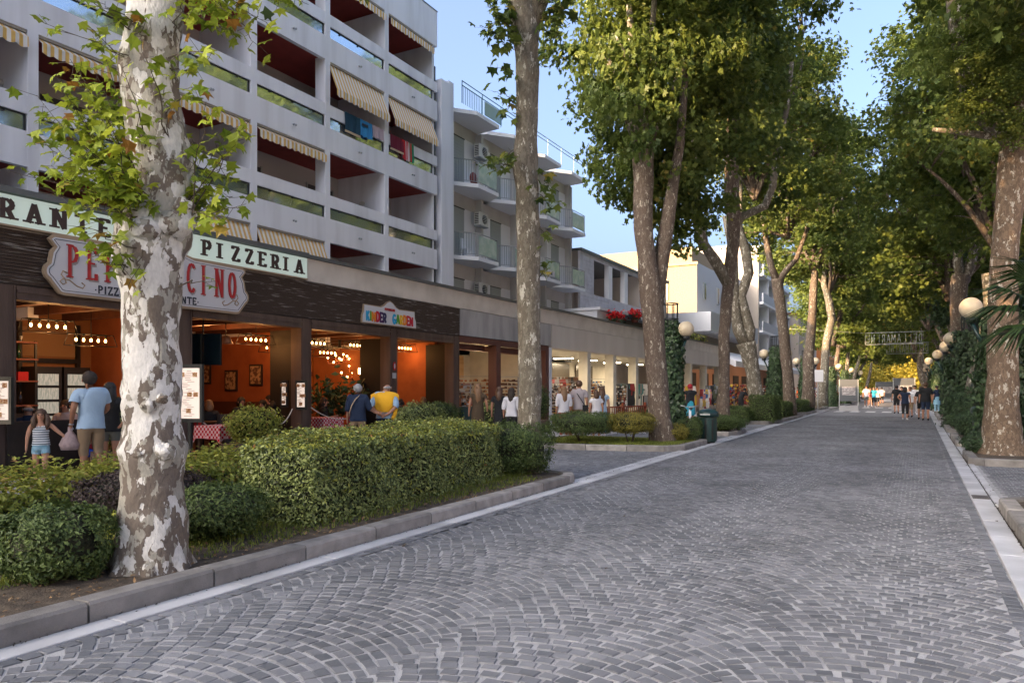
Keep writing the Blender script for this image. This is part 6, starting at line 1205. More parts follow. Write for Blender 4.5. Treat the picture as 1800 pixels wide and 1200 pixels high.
for y in (88.5, 95.1, 100, 104): pb('wall_pier', HW, lambda B: B.box(X4-1.5, X4+.1, y-.12, y+.12, 4, 17), b4)
def house(x0, x1, y0, y1, h, col, label, side=1, roof=(.35, .12, .06), nst=3):
    t = thing('far_house', label, 'building', ((x0+x1)/2, y0, 0)); wm = mat('w'+label[:14], col, .9); pb('wall', wm, lambda B: B.box(x0, x1, y0, y1, 0, h), t); pb('roof', mat('roof_%s' % str(roof[0]), roof, .9), lambda B: B.prism([(x0-.4, y0-.4), (x1+.4, y0-.4), (x1+.4, y1+.4), (x0-.4, y1+.4)], h, h+.3), t)
    X = x1 if side > 0 else x0; st = h/nst
    for j in range(nst):
        for i in range(int((y1-y0)/3.2)): 
            f = pb('window', HW, lambda B: B.box(min(X, X+side*.06), max(X, X+side*.06), y0+1+i*3.2, y0+2.2+i*3.2, j*st+1, j*st+2.4), t); MB().box(min(X+side*.06, X+side*.08), max(X+side*.06, X+side*.08), y0+1.1+i*3.2, y0+2.1+i*3.2, j*st+1.1, j*st+2.3).build('pane', mat('pane_dark', ()), f)
        for i in range(int((x1-x0)/3.4)): f = pb('window', HW, lambda B: B.box(x0+1+i*3.4, x0+2.2+i*3.4, y0-.06, y0, j*st+1, j*st+2.4), t); MB().box(x0+1.1+i*3.4, x0+2.1+i*3.4, y0-.08, y0-.06, j*st+1.1, j*st+2.3).build('pane', mat('pane_dark', ()), f)
house(-26, -14, 106, 126, 11.5, (.55, .48, .42), 'pale terrace of shops beyond the balcony block'); house(-26, -13.5, 130, 160, 12.5, (.50, .22, .08), 'distant orange-walled house on the left side', roof=(.4, .15, .08), nst=4)
house(13, 24, 24, 46, 6.5, (.55, .42, .36), 'pinkish low house behind the right-hand trees', -1); house(13.5, 26, 50, 82, 9.5, (.60, .50, .42), 'cream house further along behind the right-hand trees', -1); house(12.5, 24, 88, 130, 11, (.58, .44, .34), 'distant warm-toned house on the right side', -1)
house(14, 25, -8, 20, 7, (.6, .57, .52), 'pale house outside the view on the right', -1)

# ------------------------------------------------------------------ street furniture
def bin_(x, y, z, s_, label):
    t = thing('litter_bin', label, 'litter bin', (x, y, z)); MB().prism([(x+.27*s_*math.cos(a), y+.27*s_*math.sin(a)) for a in [i*PI/10 for i in range(20)]], z+.06, z+.78*s_).build('body', GREENM, t)
    B = MB(); B.tube([(x, y, z+.80*s_), (x, y, z+.86*s_), (x, y, z+.95*s_), (x, y, z+1.02*s_), (x, y, z+1.04*s_)], [.31*s_, .33*s_, .31*s_, .2*s_, .04], 20); B.build('lid', GREENM, t)
    MB().tube([(x, y, z), (x, y, z+.06)], .22*s_, 12).build('foot', BLACK, t); B = MB(); B.box(x-.14, x+.14, y-.335*s_, y-.325*s_, z+.85*s_, z+.90*s_); B.build('slot', METAL, t)
    for a in range(8): aa = a*PI/4; MB().obox((x+.272*s_*math.cos(aa), y+.272*s_*math.sin(aa), z+.42*s_), (.008, .05, .6*s_), aa).build('rib', BLACK, t)
bin_(-5.15, 20.9, 0, .92, 'dark green domed litter bin at the end of the second bed, left side'); bin_(1.62, 24.2, 0, 1.05, 'wide dark litter bin behind the smaller one on the right'); bin_(1.55, 20.8, .1, .82, 'smaller black litter bin on a post beside the big right-hand tree')
def hoard(x, y, z, wdt, h, label, blk=True):
    t = thing('hoarding', label, 'notice board', (x, y, z)); MB().box(x-wdt/2, x+wdt/2, y-.05, y+.05, z+.55, z+h).build('panel', mat('hoard_grey', (.05, .058, .07), .6), t)
    MB().box(x-wdt*.38, x+wdt*.38, y-.062, y-.052, z+.3+(h-.3)*.36, z+.3+(h-.3)*.72).build('poster', mat('poster', (.3, .28, .29), .6, (.16, .15, .16), 7, mixlo=.48, mixhi=.52, stretch=(1, 1, 2)), t)
    for sx in (-1, 1): MB().box(x+sx*(wdt/2+.04)-.03, x+sx*(wdt/2+.04)+.03, y-.05, y+.05, z, z+h).build('post', METAL, t)
    if blk: o = MB().box(blk[0]-.6, blk[0]+.6, blk[1], blk[1]+.6, .02, .38).build('concrete_block', mat('block_white', (.36, .36, .37), .8)); tag(o, 'white concrete block in front of the '+' '.join(label.split()[:5]), 'concrete block')
hoard(-4.87, 65.6, 0, 1.3, 2.3, 'left grey hoarding with pale poster past the crossing', (-4.15, 55.7)); hoard(-3.4, 100, 0, 2.0, 2.4, 'farther small grey hoarding in mid avenue', (-3.4, 99)); hoard(-.95, 67, 0, 1.45, 2.4, 'grey hoarding behind the group of people', (-1.0, 58))
# light frame across the street with outlined mirrored letters
def banner(y, x0, x1, z0, z1, label):
    t = thing('light_frame', label, 'banner', ((x0+x1)/2, y, z0)); B = MB(); mm = mat('frame_pale', (.22, .24, .22), .6); B.tube([(x0, y, z0), (x1, y, z0), (x1, y, z1), (x0, y, z1), (x0, y, z0)], .035, 5, sm=False); B.tube([(x0-6, y, z1+.6), (x0, y, z1), (x1, y, z1), (x1+5, y, z1+.6)], .012, 4); B.build('frame', mm, t)
    word = 'DELLAMARINE'; wdt = (x1-x0)/len(word)
    for i, ch in enumerate(word):
        xx = x1-(i+.85)*wdt; st = GL[ch][1]; L = MB()
        for s_ in st: L.tube([(x1-(i+.12)*wdt-q[0]*wdt*1.0, y, z0+.12+q[1]*(z1-z0-.24)) for q in s_], .024, 4, sm=False)
        L.build('letter', mm, t)
banner(62, -3.45, .36, 4.85, 5.72, 'pale wire light frame with mirrored letters hung across the avenue'); banner(80, -2.6, .9, 4.9, 5.9, 'second light frame hung across the avenue further back')
# bicycle behind the ivy lamp column
t = thing('bicycle', 'parked bicycle between the ivy lamp column and the litter bin', 'bicycle', (-6.1, 22.6, 0), 1.9)
for q, nm in ((-.5, 'wheel'), (.5, 'wheel')):
    B = MB(); B.tube([(q+.33*math.cos(a), 0, .34+.33*math.sin(a)) for a in [i*PI/12 for i in range(25)]], .018, 6, cap=False)
    for i in range(8): B.tube([(q, 0, .34), (q+.32*math.cos(i*PI/4), 0, .34+.32*math.sin(i*PI/4))], .004, 3)
    B.build(nm, BLACK, t, local=True)
B = MB()
for a, c in (((-.5, .34), (-.1, .3)), ((-.1, .3), (-.2, .85)), ((-.2, .78), (.3, .8)), ((-.1, .3), (.32, .72)), ((-.5, .34), (-.2, .75)), ((.5, .34), (.3, .95))): B.tube([(a[0], 0, a[1]), (c[0], 0, c[1])], .02, 6)
B.build('frame', HW, t, local=True); MB().tube([(.3, -.28, 1.0), (.32, -.1, .96), (.32, .1, .96), (.3, .28, 1.0)], .016, 6).build('handlebar', METAL, t, local=True); MB().ball((-.22, 0, .92), (.13, .07, .035), 10, 6).build('saddle', BLACK, t, local=True)
t = thing('hanging_sign', 'white banner sign between the seventh and eighth trunks', 'sign', (-6.7, 50, 2.6)); a, c = W(1431, 650, 51), W(1444, 671, 51); MB().obox((a+c)/2, (abs(a.x-c.x)+.3, .05, a.z-c.z), TH).build('board', HW, t); MB().tube([(a+c)/2-Vector((0, 0, .4)), ((a+c)/2.).xy.to_3d()], .03, 6).build('post', METAL, t)
for i, (x, y, h_) in enumerate(((-7.5, 53, 3.2),)):
    o = MB().ball((-7.0, 60, 2.0), (.25, .08, .8), 10, 8).build('pennant', mat('pennant_orange', (.75, .14, .02))); tag(o, 'orange oval pennant beside the eighth plane tree', 'pennant')

# ------------------------------------------------------------------ people
SKIN = mat('skin', (.42, .22, .14), .6, (.36, .17, .10), 6); SKIN2 = mat('skin_tan', (.30, .14, .08), .6, (.25, .11, .06), 6)
JN = ['pelvis', 'waist', 'chest', 'neck', 'jaw', 'head', 'crown', 'shL', 'elL', 'wrL', 'haL', 'shR', 'elR', 'wrR', 'haR', 'hiL', 'knL', 'anL', 'toL', 'hiR', 'knR', 'anR', 'toR']
J0 = dict(pelvis=(0, 0, .535), waist=(0, 0, .615), chest=(0, -.005, .735), neck=(0, 0, .835), jaw=(0, .012, .885), head=(0, .018, .925), crown=(0, .01, .965),
          shL=(-.105, 0, .805), elL=(-.135, -.015, .64), wrL=(-.145, .025, .50), haL=(-.145, .035, .455), hiL=(-.052, 0, .505), knL=(-.056, .015, .28), anL=(-.058, -.012, .045), toL=(-.065, .06, .018))
for k in list(J0):
    if k.endswith('L'): v = J0[k]; J0[k[:-1]+'R'] = (-v[0], v[1], v[2])
RD = dict(pelvis=(.088, .062), waist=(.074, .052), chest=(.092, .062), neck=(.032, .032), jaw=(.038, .045), head=(.046, .056), crown=(.03, .038), sh=(.036, .036), el=(.025, .025), wr=(.017, .015), ha=(.021, .012), hi=(.056, .056), kn=(.036, .036), an=(.022, .022), to=(.022, .016))
BN = [('pelvis', 'waist'), ('waist', 'chest'), ('chest', 'neck'), ('neck', 'jaw'), ('jaw', 'head'), ('head', 'crown')]+[b for s_ in 'LR' for b in (('chest', 'sh'+s_), ('sh'+s_, 'el'+s_), ('el'+s_, 'wr'+s_), ('wr'+s_, 'ha'+s_), ('pelvis', 'hi'+s_), ('hi'+s_, 'kn'+s_), ('kn'+s_, 'an'+s_), ('an'+s_, 'to'+s_))]
SPEC = []
def person(label, loc, rz, H, top=None, bottom=None, hair=None, pose=None, sleeve=.55, leg=.75, skin=None, sit=False, hairlen=0, group=None, dress=None, shoes=None, child=False, wide=1.0, extra=None, detail=False, bare_mid=False):
    J = {k: Vector(v) for k, v in J0.items()}
    if child:
        for k in ('jaw', 'head', 'crown'): J[k] = J[k]+Vector((0, 0, .0))
    if sit:
        for k in J:
            if not k[:2] in ('kn', 'an', 'to'): J[k].z -= .245
        for s_, sx in (('L', -1), ('R', 1)): J['kn'+s_] = Vector((sx*.07, .24, .275)); J['an'+s_] = Vector((sx*.07, .25, .04)); J['to'+s_] = Vector((sx*.07, .32, .018)); J['el'+s_] += Vector((0, .05, 0)); J['wr'+s_] = Vector((sx*.08, .2, .44)); J['ha'+s_] = Vector((sx*.06, .24, .45))
    for k, v in (pose or {}).items(): J[k] = Vector(v)
    SPEC.append(dict(label=label, loc=Vector(loc), rz=rz, H=H, J=J, top=top, bottom=bottom, hair=hair, sleeve=sleeve, leg=leg, skin=skin or SKIN, hairlen=hairlen, group=group, dress=dress, shoes=shoes, child=child, wide=wide, extra=extra, detail=detail, bare_mid=bare_mid))
def CL(name, c, c2=None, scale=20): return mat('cloth_'+name, c, .9, c2, scale, 1.0, 8)
WHT = CL('white', (.62, .62, .66)); BLK = CL('black', (.012, .013, .016)); NAVY = CL('navy', (.010, .022, .055)); LBLUE = CL('lightblue', (.34, .47, .62)); KHA = CL('khaki', (.22, .15, .09)); DEN = CL('denim', (.16, .32, .42), (.30, .46, .56)); OLV = CL('olive', (.075, .05, .028)); GRYC = CL('grey', (.36, .33, .35)); OLG = CL('olivegrey', (.11, .11, .095)); YEL = CL('yellow', (.80, .42, .02)); ORG = CL('orange', (.75, .12, .01)); MINT = CL('mint', (.35, .52, .45)); TEAL = CL('teal', (.03, .3, .42)); RDC = CL('red', (.35, .02, .03)); SHB = CL('shirtblue', (.28, .42, .58))
HBK = mat('hair_black', (.012, .010, .009), .5, bump=.8, bscale=90); HBR = mat('hair_brown', (.06, .030, .015), .5, (.10, .05, .025), 40); HLB = mat('hair_lightbrown', (.16, .085, .04), .5, (.24, .14, .07), 40, stretch=(6, 6, .6)); HGY = mat('hair_grey', (.36, .36, .37), .6, (.24, .24, .25), 40); HDK = mat('hair_dark', (.028, .018, .012), .6, bump=.8, bscale=90)
STRG = stripemat('cloth_stripe', (.04, .07, .10), (.6, .62, .64), 2, .036, .42, 0)
FLY = -.0
# man in pale blue tee (back to camera, walking away to the right), holding the girl's hand and a drawstring bag
gm = W(160, 684, 11.9); gg = W(72, 684, 11.6)
person('man in pale blue T-shirt and khaki shorts seen from behind, holding a pinkish bag', (gm.x, gm.y, 0), 1.3, 1.79, LBLUE, KHA, HDK, dict(shL=(-.112, 0, .805), elL=(-.155, -.04, .65), wrL=(-.15, .03, .53), haL=(-.15, .055, .49), elR=(.15, .04, .66), wrR=(.09, .17, .57), haR=(.06, .21, .56), anR=(.06, -.10, .08), knR=(.06, .0, .29), toR=(.06, -.05, .03), head=(-.012, .016, .925), crown=(-.01, .01, .965), jaw=(-.01, .014, .885)), .42, 1.02, SKIN2, shoes=WHT, wide=1.12, detail=True)
person('little girl in striped top and denim shorts facing the camera, arm outstretched', (gg.x, gg.y, 0), PI+.95, 1.19, STRG, DEN, HBR, dict(elL=(-.20, .02, .70), wrL=(-.31, .02, .60), haL=(-.36, .02, .575), shL=(-.10, 0, .80), elR=(.15, 0, .65), wrR=(.16, .02, .50), haR=(.16, .03, .46), knL=(-.05, .05, .29), anL=(-.05, .10, .06), toL=(-.05, .17, .03)), 0, .42, hairlen=.22, child=True, shoes=WHT, detail=True)
q = W(193, 684, 12.5); person('dark-haired woman in black top and olive shorts behind the man in blue', (q.x, q.y, 0), .95, 1.62, BLK, OLG, HBK, dict(elL=(-.15, -.05, .66), wrL=(-.13, .05, .54), haL=(-.11, .08, .52), elR=(.17, -.04, .655), wrR=(.10, -.05, .545), haR=(.07, -.03, .52)), .9, .55, hairlen=.24)
q = W(629, 684, 16.6); person('grey-haired woman in navy top with tan shoulder strap, arm in arm', (q.x, q.y, 0), .55, 1.62, NAVY, KHA, HGY, dict(elR=(.16, -.01, .66), wrR=(.24, .05, .60), haR=(.28, .06, .60)), .75, 1.3, wide=1.18, detail=True)
q = W(676, 684, 17.2); person('bald man with yellow sweater over shoulders, hands clasped behind back', (q.x, q.y, 0), .50, 1.70, SHB, NAVY, HGY, dict(elL=(-.17, -.06, .655), wrL=(-.06, -.115, .545), haL=(-.01, -.12, .535), elR=(.17, -.06, .655), wrR=(.07, -.12, .55), haR=(.01, -.135, .525), chest=(0, .02, .735), neck=(.01, .05, .825), jaw=(.02, .075, .87), head=(.025, .085, .908), crown=(.02, .08, .945), shL=(-.11, .03, .795), shR=(.12, .03, .79)), .98, 1.9, extra='sweater', wide=1.16, detail=True)
q = W(840, 684, 20.5); person('woman in long olive dress with long light-brown hair', (q.x, q.y, 0), TH+.1, 1.66, OLV, OLV, HLB, dict(elR=(.15, .0, .66), wrR=(.16, .06, .56), haR=(.16, .08, .53)), .25, 1.0, hairlen=.26, dress=(OLV, .16, .125))
q = W(878, 684, 20.6); person('woman in black dress beside the white-topped woman', (q.x, q.y, 0), TH-.2, 1.57, BLK, BLK, HBR, None, .4, 1.0, hairlen=.2, dress=(BLK, .2, .11))
q = W(899, 684, 20.4); person('woman in white top and black skirt half hidden by the second trunk', (q.x, q.y, 0), TH-.2, 1.55, WHT, BLK, HDK, None, .95, 1.2, hairlen=.2)
q = W(991, 684, 23); person('long-haired woman in loose white shirt at the sunglasses rack', (q.x, q.y, 0), TH+.25, 1.6, WHT, RDC, HLB, None, .95, 1.9, hairlen=.26, wide=1.2)
q = W(1018, 684, 23.3); person('man in pale grey T-shirt with black cross-body strap', (q.x, q.y, 0), TH-.1, 1.78, GRYC, KHA, HBR, None, .5, .9, extra='strap', wide=1.1)
q = W(1048, 684, 22.8); person('small woman in white dress behind the wooden fence', (q.x, q.y, 0), TH+.1, 1.46, WHT, WHT, HBR, None, .3, .8, hairlen=.1, dress=(WHT, .3, .13))
q = W(1058, 684, 23.6); person('girl with very long dark hair beside the woman in the white dress', (q.x, q.y, 0), TH+.1, 1.6, LBLUE, DEN, HBR, None, .3, 1.9, hairlen=.32)
q = W(1213, 684, 30); person('person in red cap, black tank top and turquoise wrap', (q.x, q.y, 0), TH, 1.72, BLK, TEAL, RDC, dict(elR=(.16, .0, .74), wrR=(.22, .1, .76), haR=(.24, .12, .77)), .05, 1.0, dress=(TEAL, .28, .13), wide=1.1)
q = W(1302, 684, 44); person('person in black T-shirt bending over a bicycle by the fifth trunk', (q.x, q.y, 0), TH-1.0, 1.7, BLK, BLK, HBK, dict(chest=(0, .1, .7), neck=(0, .16, .78), jaw=(0, .2, .82), head=(0, .22, .85), crown=(0, .24, .88), shL=(-.1, .13, .76), shR=(.1, .13, .76), elL=(-.12, .2, .62), elR=(.12, .2, .62), wrL=(-.1, .28, .54), wrR=(.1, .28, .54), haL=(-.1, .31, .52), haR=(.1, .31, .52)), .5, 1.9)
q = W(1394, 684, 62); person('person in mint T-shirt between the sixth and seventh trunks', (q.x, q.y, 0), TH, 1.7, MINT, WHT, HGY, None, .5, 1.0)
q = W(1405, 684, 62); person('person in bright orange T-shirt between the sixth and seventh trunks', (q.x, q.y, 0), TH, 1.66, ORG, NAVY, RDC, None, .5, 1.0)
for px_, d, top_, bot, hr_, lb, H in ((1523, 62, WHT, OLG, HDK, 'man in white T-shirt and dark shorts walking beyond the crossing', 1.8), (1530, 66, RDC, KHA, HBR, 'person in faded red half hidden behind the strolling man', 1.65), (1536, 62, TEAL, BLK, HBR, 'woman in blue crop top and black skirt beyond the crossing', 1.68), (1542, 64, WHT, BLK, HBR, 'woman in white top and long dark skirt beyond the crossing', 1.66), (1550, 75, WHT, BLK, HDK, 'distant person in white by the middle hoarding', 1.7), (1567, 90, BLK, NAVY, HDK, 'distant dark figure left of the right-hand hoarding', 1.7)):
    q = W(px_, 684, d); person(lb, (q.x, q.y, 0), PI+.1 if px_ < 1545 else .2, H, top_, bot, hr_, dict(knL=(-.055, .05, .29), anL=(-.058, .06, .05), toL=(-.06, .13, .02), anR=(.058, -.09, .07), toR=(.06, -.03, .03)), .5, .8 if bot != BLK else 1.0, hairlen=.1 if 'woman' in lb else 0)
grp = 'people standing in a group on the right of the road'
for px_, d, rz, H, tp, bt, hr_, lb, kw in (
    (1576, 46, .3, 1.76, BLK, BLK, HBK, 'man in black T-shirt and black shorts at the left edge of the group', dict(leg=.95)),
    (1591, 36.5, -.1, 1.62, NAVY, BLK, HBK, 'woman in dark sleeveless top, hand on hip, black leggings', dict(leg=1.45, sleeve=.1, hairlen=.1, pose=dict(elL=(-.20, -.02, .69), wrL=(-.12, .0, .60), haL=(-.09, .01, .585)))),
    (1600, 40, 2.6, 1.64, WHT, KHA, HBR, 'person facing the camera behind the woman in leggings', dict(leg=1.0)),
    (1608, 44, PI, 1.74, WHT, GRYC, HDK, 'man in white T-shirt and pale trousers in the group', dict(leg=1.9)),
    (1619, 37.2, .1, 1.66, BLK, BLK, HBR, 'woman in black partly hidden behind the broad man', dict(leg=.8, hairlen=.1)),
    (1627, 35.6, .0, 1.84, BLK, NAVY, HBR, 'broad man in black T-shirt and navy shorts nearest in the group', dict(leg=.95, wide=1.2)),
    (1647, 47, .5, 1.74, NAVY, DEN, HDK, 'person in navy with light blue cloth at the right edge of the group', dict(leg=1.9, dress=(CL('wrapblue', (.2, .38, .5)), .32, .12))),
    (1585, 52, 2.9, 1.7, BLK, GRYC, HDK, 'shadowy person standing behind the group', dict(leg=1.0))):
    q = W(px_, 684, d); person(lb, (q.x, q.y, 0), rz, H, tp, bt, hr_, group=grp, **kw)
dn = 'diners seated in the restaurant'
for px_, py_, X, rz, tp, hr_, lb, hl in ((50, 706, -14.0, 1.2, NAVY, HGY, 'bald diner in dark jacket seated behind the girl', 0), (116, 702, -15.0, -2.6, GRYC, HDK, 'diner in grey shirt facing the camera left of the man in blue', 0), (367, 702, -15.2, 1.0, BLK, HLB, 'blonde diner just right of the tall menu board', .1), (424, 697, -15.2, -1.9, BLK, HBK, 'dark-haired diner seen in profile above the planter shrub', .08),
    (462, 702, -14.8, -2.8, NAVY, HBK, 'diner facing out, left of the trio above the planter', 0), (473, 694, -15.6, 2.8, BLK, HBK, 'rearmost of the three diners above the planter shrub', .05), (482, 703, -14.6, .8, GRYC, HBK, 'nearest of the three diners above the planter shrub', .05), (569, 698, -14.6, -.9, BLK, HDK, 'woman in black seated at the checked table, bag on shoulder', .12),
    (703, 700, -14.3, 2.4, BLK, HDK, 'diner with dark fringe right of the notice pillar', .05), (738, 686, -15.5, .6, BLK, HBK, 'standing-height dark-haired diner in the fourth bay', .12), (744, 697, -14.6, .2, CL('ochre', (.4, .2, .08)), HLB, 'blonde diner with long hair in the fourth bay', .16), (809, 694, -14.4, -2.0, BLK, HDK, 'diner beside the teal counter', .05), (830, 693, -15.4, .3, RDC, HDK, 'seated person in red behind the olive dress', 0)):
    q = PX(px_, py_, X); person(lb, (X, q.y, q.z-1.255), rz, 1.66, tp, BLK, hr_, None, .6, 1.9, sit=True, hairlen=hl, group=dn)
q = PX(766, 690, -16.5); person('waiter in dark shirt standing at the back of the fourth bay', (q.x, q.y, 0), -.6, 1.72, NAVY, BLK, HBK, None, .6, 1.9)
q = PX(110, 790, -13.2); person('seated child in bright blue trousers behind the striped girl', (-13.4, 8.35, 0), -1.4, 1.25, RDC, CL('royal', (.01, .06, .42)), HBR, None, .5, 1.9, sit=True)

def grow_all():
    obs = []
    for s_ in SPEC:
        me = bpy.data.meshes.new('person'); H = s_['H']; idx = {k: i for i, k in enumerate(JN)}
        me.from_pydata([s_['J'][k]*H for k in JN], [(idx[a], idx[b]) for a, b in BN], [])
        o = bpy.data.objects.new('person', me); COL.objects.link(o); md = o.modifiers.new('skin', 'SKIN'); md.use_smooth_shade = True
        sk = me.skin_vertices[0].data
        for i, k in enumerate(JN):
            kk = k if k in RD else k[:2]; r = RD[kk]; f = s_['wide'] if kk in ('pelvis', 'waist', 'chest', 'hi', 'sh') else 1.0
            if s_['child'] and kk in ('jaw', 'head', 'crown'): f = 1.22
            sk[i].radius = (r[0]*H*f, r[1]*H*f); sk[i].use_root = (k == 'pelvis')
        sb = o.modifiers.new('sub', 'SUBSURF'); sb.levels = 2; sb.render_levels = 2; obs.append(o)
    bpy.context.view_layer.update(); dg = bpy.context.evaluated_depsgraph_get(); out = []
    for o in obs: out.append(bpy.data.meshes.new_from_object(o.evaluated_get(dg)))
    for o, me in zip(obs, out): old = o.data; o.modifiers.clear(); o.data = me; bpy.data.meshes.remove(old)
    for s_, o in zip(SPEC, obs): dress_up(s_, o)
def dress_up(s_, o):
    H = s_['H']; me = o.data; me.materials.clear(); me.materials.append(s_['skin']); J = {k: v*H for k, v in s_['J'].items()}
    o.location = s_['loc']; o.rotation_euler = (0, 0, s_['rz']); tag(o, s_['label'], 'person', s_['group'])
    n = len(me.vertices); co = np.empty(n*3); me.vertices.foreach_get('co', co); co = co.reshape(-1, 3); no = np.empty(n*3); me.vertices.foreach_get('normal', no); no = no.reshape(-1, 3)
    best = np.full(n, 1e9); bi = np.zeros(n, int); bt = np.zeros(n)
    for i, (a, b) in enumerate(BN):
        A_, B_ = np.array(J[a]), np.array(J[b]); d = B_-A_; t = np.clip(((co-A_)@d)/(d@d), 0, 1); ds = np.linalg.norm(co-A_-t[:, None]*d, axis=1)
        ds -= H*(.078 if (a, b) in (('pelvis', 'waist'), ('waist', 'chest'), ('chest', 'neck')) else .06 if a[:2] in ('pe', 'ch') else {'sh': .026, 'el': .018, 'wr': .014, 'hi': .048, 'kn': .028, 'an': .02, 'ne': .034, 'ja': .042, 'he': .046}.get(a[:2], .02))
        m_ = ds < best; best[m_] = ds[m_]; bi[m_] = i; bt[m_] = t[m_]
    names = ['%s-%s' % (a[:2], b[:2]) for a, b in BN]
    def garment(name, zone, thick, m, zlo=-9, zhi=9):
        if m is None: return
        sel = np.zeros(n, bool)
        for i, nm in enumerate(names):
            if nm in zone: lo, hi = zone[nm]; sel |= (bi == i) & (bt >= lo) & (bt <= hi)
        body_ = np.isin(bi, [i for i, nm in enumerate(names) if nm in ('pe-wa', 'wa-ch', 'pe-hi', 'hi-kn')]); sel &= ~((bi == names.index('ch-ne')) & (co[:, 2] > J['neck'].z+.02*H)); sel &= ~body_ | ((co[:, 2] > zlo-.045) & (co[:, 2] < zhi))
        fs = [list(p.vertices) for p in me.polygons if all(sel[v] for v in p.vertices)]; zmap = body_
        if not fs: return
        use = sorted({v for f in fs for v in f}); mp = {v: i for i, v in enumerate(use)}; fold = np.sin(co[use, 2]*38/H+co[use, 0]*25)*.0035+np.sin(co[use, 2]*90/H+co[use, 1]*40)*.0015
        P = co[use]+no[use]*(thick+fold)[:, None]; bm_ = zmap[use]; P[bm_, 2] = np.maximum(P[bm_, 2], zlo); g = bpy.data.meshes.new(name); g.from_pydata(P.tolist(), [], [[mp[v] for v in f] for f in fs]); g.materials.append(m)
        g.polygons.foreach_set('use_smooth', [True]*len(g.polygons)); c = bpy.data.objects.new(name, g); COL.objects.link(c); c.parent = o; return c
    sl = s_['sleeve']; lg = s_['leg']
    tz = {'pe-wa': (0.02, 1), 'wa-ch': (0, 1), 'ch-ne': (0, 1), 'ch-sh': (0, 1), 'pe-hi': (0, 1), 'hi-kn': (0, .3)}; tz['pe-wa'] = (-1, 2)
    if sl: tz['sh-el'] = (0, min(1, sl*1.35))
    if sl > .85: tz['el-wr'] = (0, (sl-.85)*1.6)
    if s_['child']: tz['ch-ne'] = (0, .6); tz['ch-sh'] = (0, .55)
    zh = J['pelvis'].z-(.045 if not s_['child'] else .0)*H; garment('shirt', tz, .024*H/1.7*1.2, s_['top'], zlo=zh)
    bz = {'pe-wa': (-1, .8), 'pe-hi': (0, 1), 'hi-kn': (0, min(1, lg))}
    if lg > 1: bz['kn-an'] = (0, min(.95, lg-1))
    garment('trousers' if lg > 1.2 else 'shorts', bz, .012*H/1.7, s_['bottom'])
    if s_['shoes'] or True: garment('shoe', {'kn-an': (.93, 1), 'an-to': (0, 1)}, .01, s_['shoes'] or (WHT if random.random() < .6 else BLK))
    hd = J['head']; r = .062*H*(1.12 if s_['child'] else 1)
    if s_['hair']:
        bald = 'bald' in s_['label']; B = MB(); bk = Vector((0, -.021*H, .015*H))
        if not bald: B.ball(hd+bk, (r*.97, r*.98, r*1.0), 22, 16); B.v = [tuple(hd+bk+(Vector(v)-hd-bk)*(1+.035*math.sin(9*math.atan2(v[1]-hd.y, v[0]-hd.x)+v[2]*60)+.03*math.sin(v[2]*150+v[0]*90))) for v in B.v]
        else: B.ball(hd+Vector((0, -.008*H, -.006*H)), (r*.86, r*.98, r*.42), 14, 8)
        if s_['hairlen']:
            L = s_['hairlen']*H; a = hd+Vector((0, -.02*H, 0)); B.tube([a+Vector((0, 0, .02)), a+Vector((0, -.022*H, -.3*L)), a+Vector((0, -.035*H, -.7*L)), a+Vector((.01, -.03*H, -L*1.15))], [r*.95, r*1.0, r*.85, r*.35], 12, noise=.08)
        if s_['child']:
            for sx in (-1, 1): B.tube([hd+Vector((sx*r*.8, 0, .02)), hd+Vector((sx*r*1.15, .0, -.06*H)), hd+Vector((sx*r*1.1, .02*H, -.13*H)), hd+Vector((sx*r*.9, .03*H, -.18*H))], [.025*H, .035*H, .032*H, .012*H], 8)
        B.build('hair', s_['hair'], o, local=True)
    # face and ears, seated in the head
    B = MB(); fy = hd.y+r*.84
    B.ball((hd.x, fy+.004, hd.z-.012*H), (.007*H, .011*H, .012*H), 8, 6, 0); 
    for sx in (-1, 1): B.ball((hd.x+sx*r*.86, hd.y-.004, hd.z-.008*H), (.006*H, .012*H, .018*H), 8, 6, 0)
    B.build('nose_and_ears', s_['skin'], o, local=True)
    if s_['detail'] or 'facing' in s_['label']:
        for sx in (-1, 1): MB().ball((hd.x+sx*.02*H, fy-.002, hd.z+.003*H), (.009*H, .004*H, .0055*H), 8, 6).build('eye', mat('eye_dark', (.03, .02, .018), .2), o, local=True); MB().ball((hd.x+sx*.02*H, fy-.001, hd.z+.014*H), (.012*H, .004*H, .0025*H), 8, 4).build('eyebrow', s_['hair'] or HDK, o, local=True)
        MB().ball((hd.x, fy-.003, hd.z-.034*H), (.015*H, .005*H, .005*H), 8, 6).build('mouth', mat('lip', (.34, .09, .08), .5), o, local=True)
    # hands with fingers for the nearer people
    if s_['detail']:
        for q in 'LR':
            w_, h_ = J['wr'+q], J['ha'+q]; d = (h_-w_).normalized(); sd_ = Vector((0, 1, 0)) if abs(d.z) > .6 else Vector((0, 0, 1)); sd_ = (sd_-d*sd_.dot(d)).normalized(); nn = d.cross(sd_); B = MB(); hs = H*.9
            for i in range(4):
                a = h_+sd_*(i-1.5)*.0115*hs; L = (.036, .042, .040, .031)[i]*hs; B.tube([a-d*.004, a+d*L*.5+nn*.004, a+d*L*.85+nn*.016*hs*.6, a+d*L*.95+nn*.026*hs*.6], [.0065*hs, .006*hs, .0055*hs, .0045*hs], 6)
            a = w_.lerp(h_, .45)+sd_*.016*hs; B.tube([a, a+sd_*.016*hs+d*.012*hs, a+sd_*.018*hs+d*.032*hs], [.008*hs, .0075*hs, .005*hs], 6); B.build('fingers', s_['skin'], o, local=True)
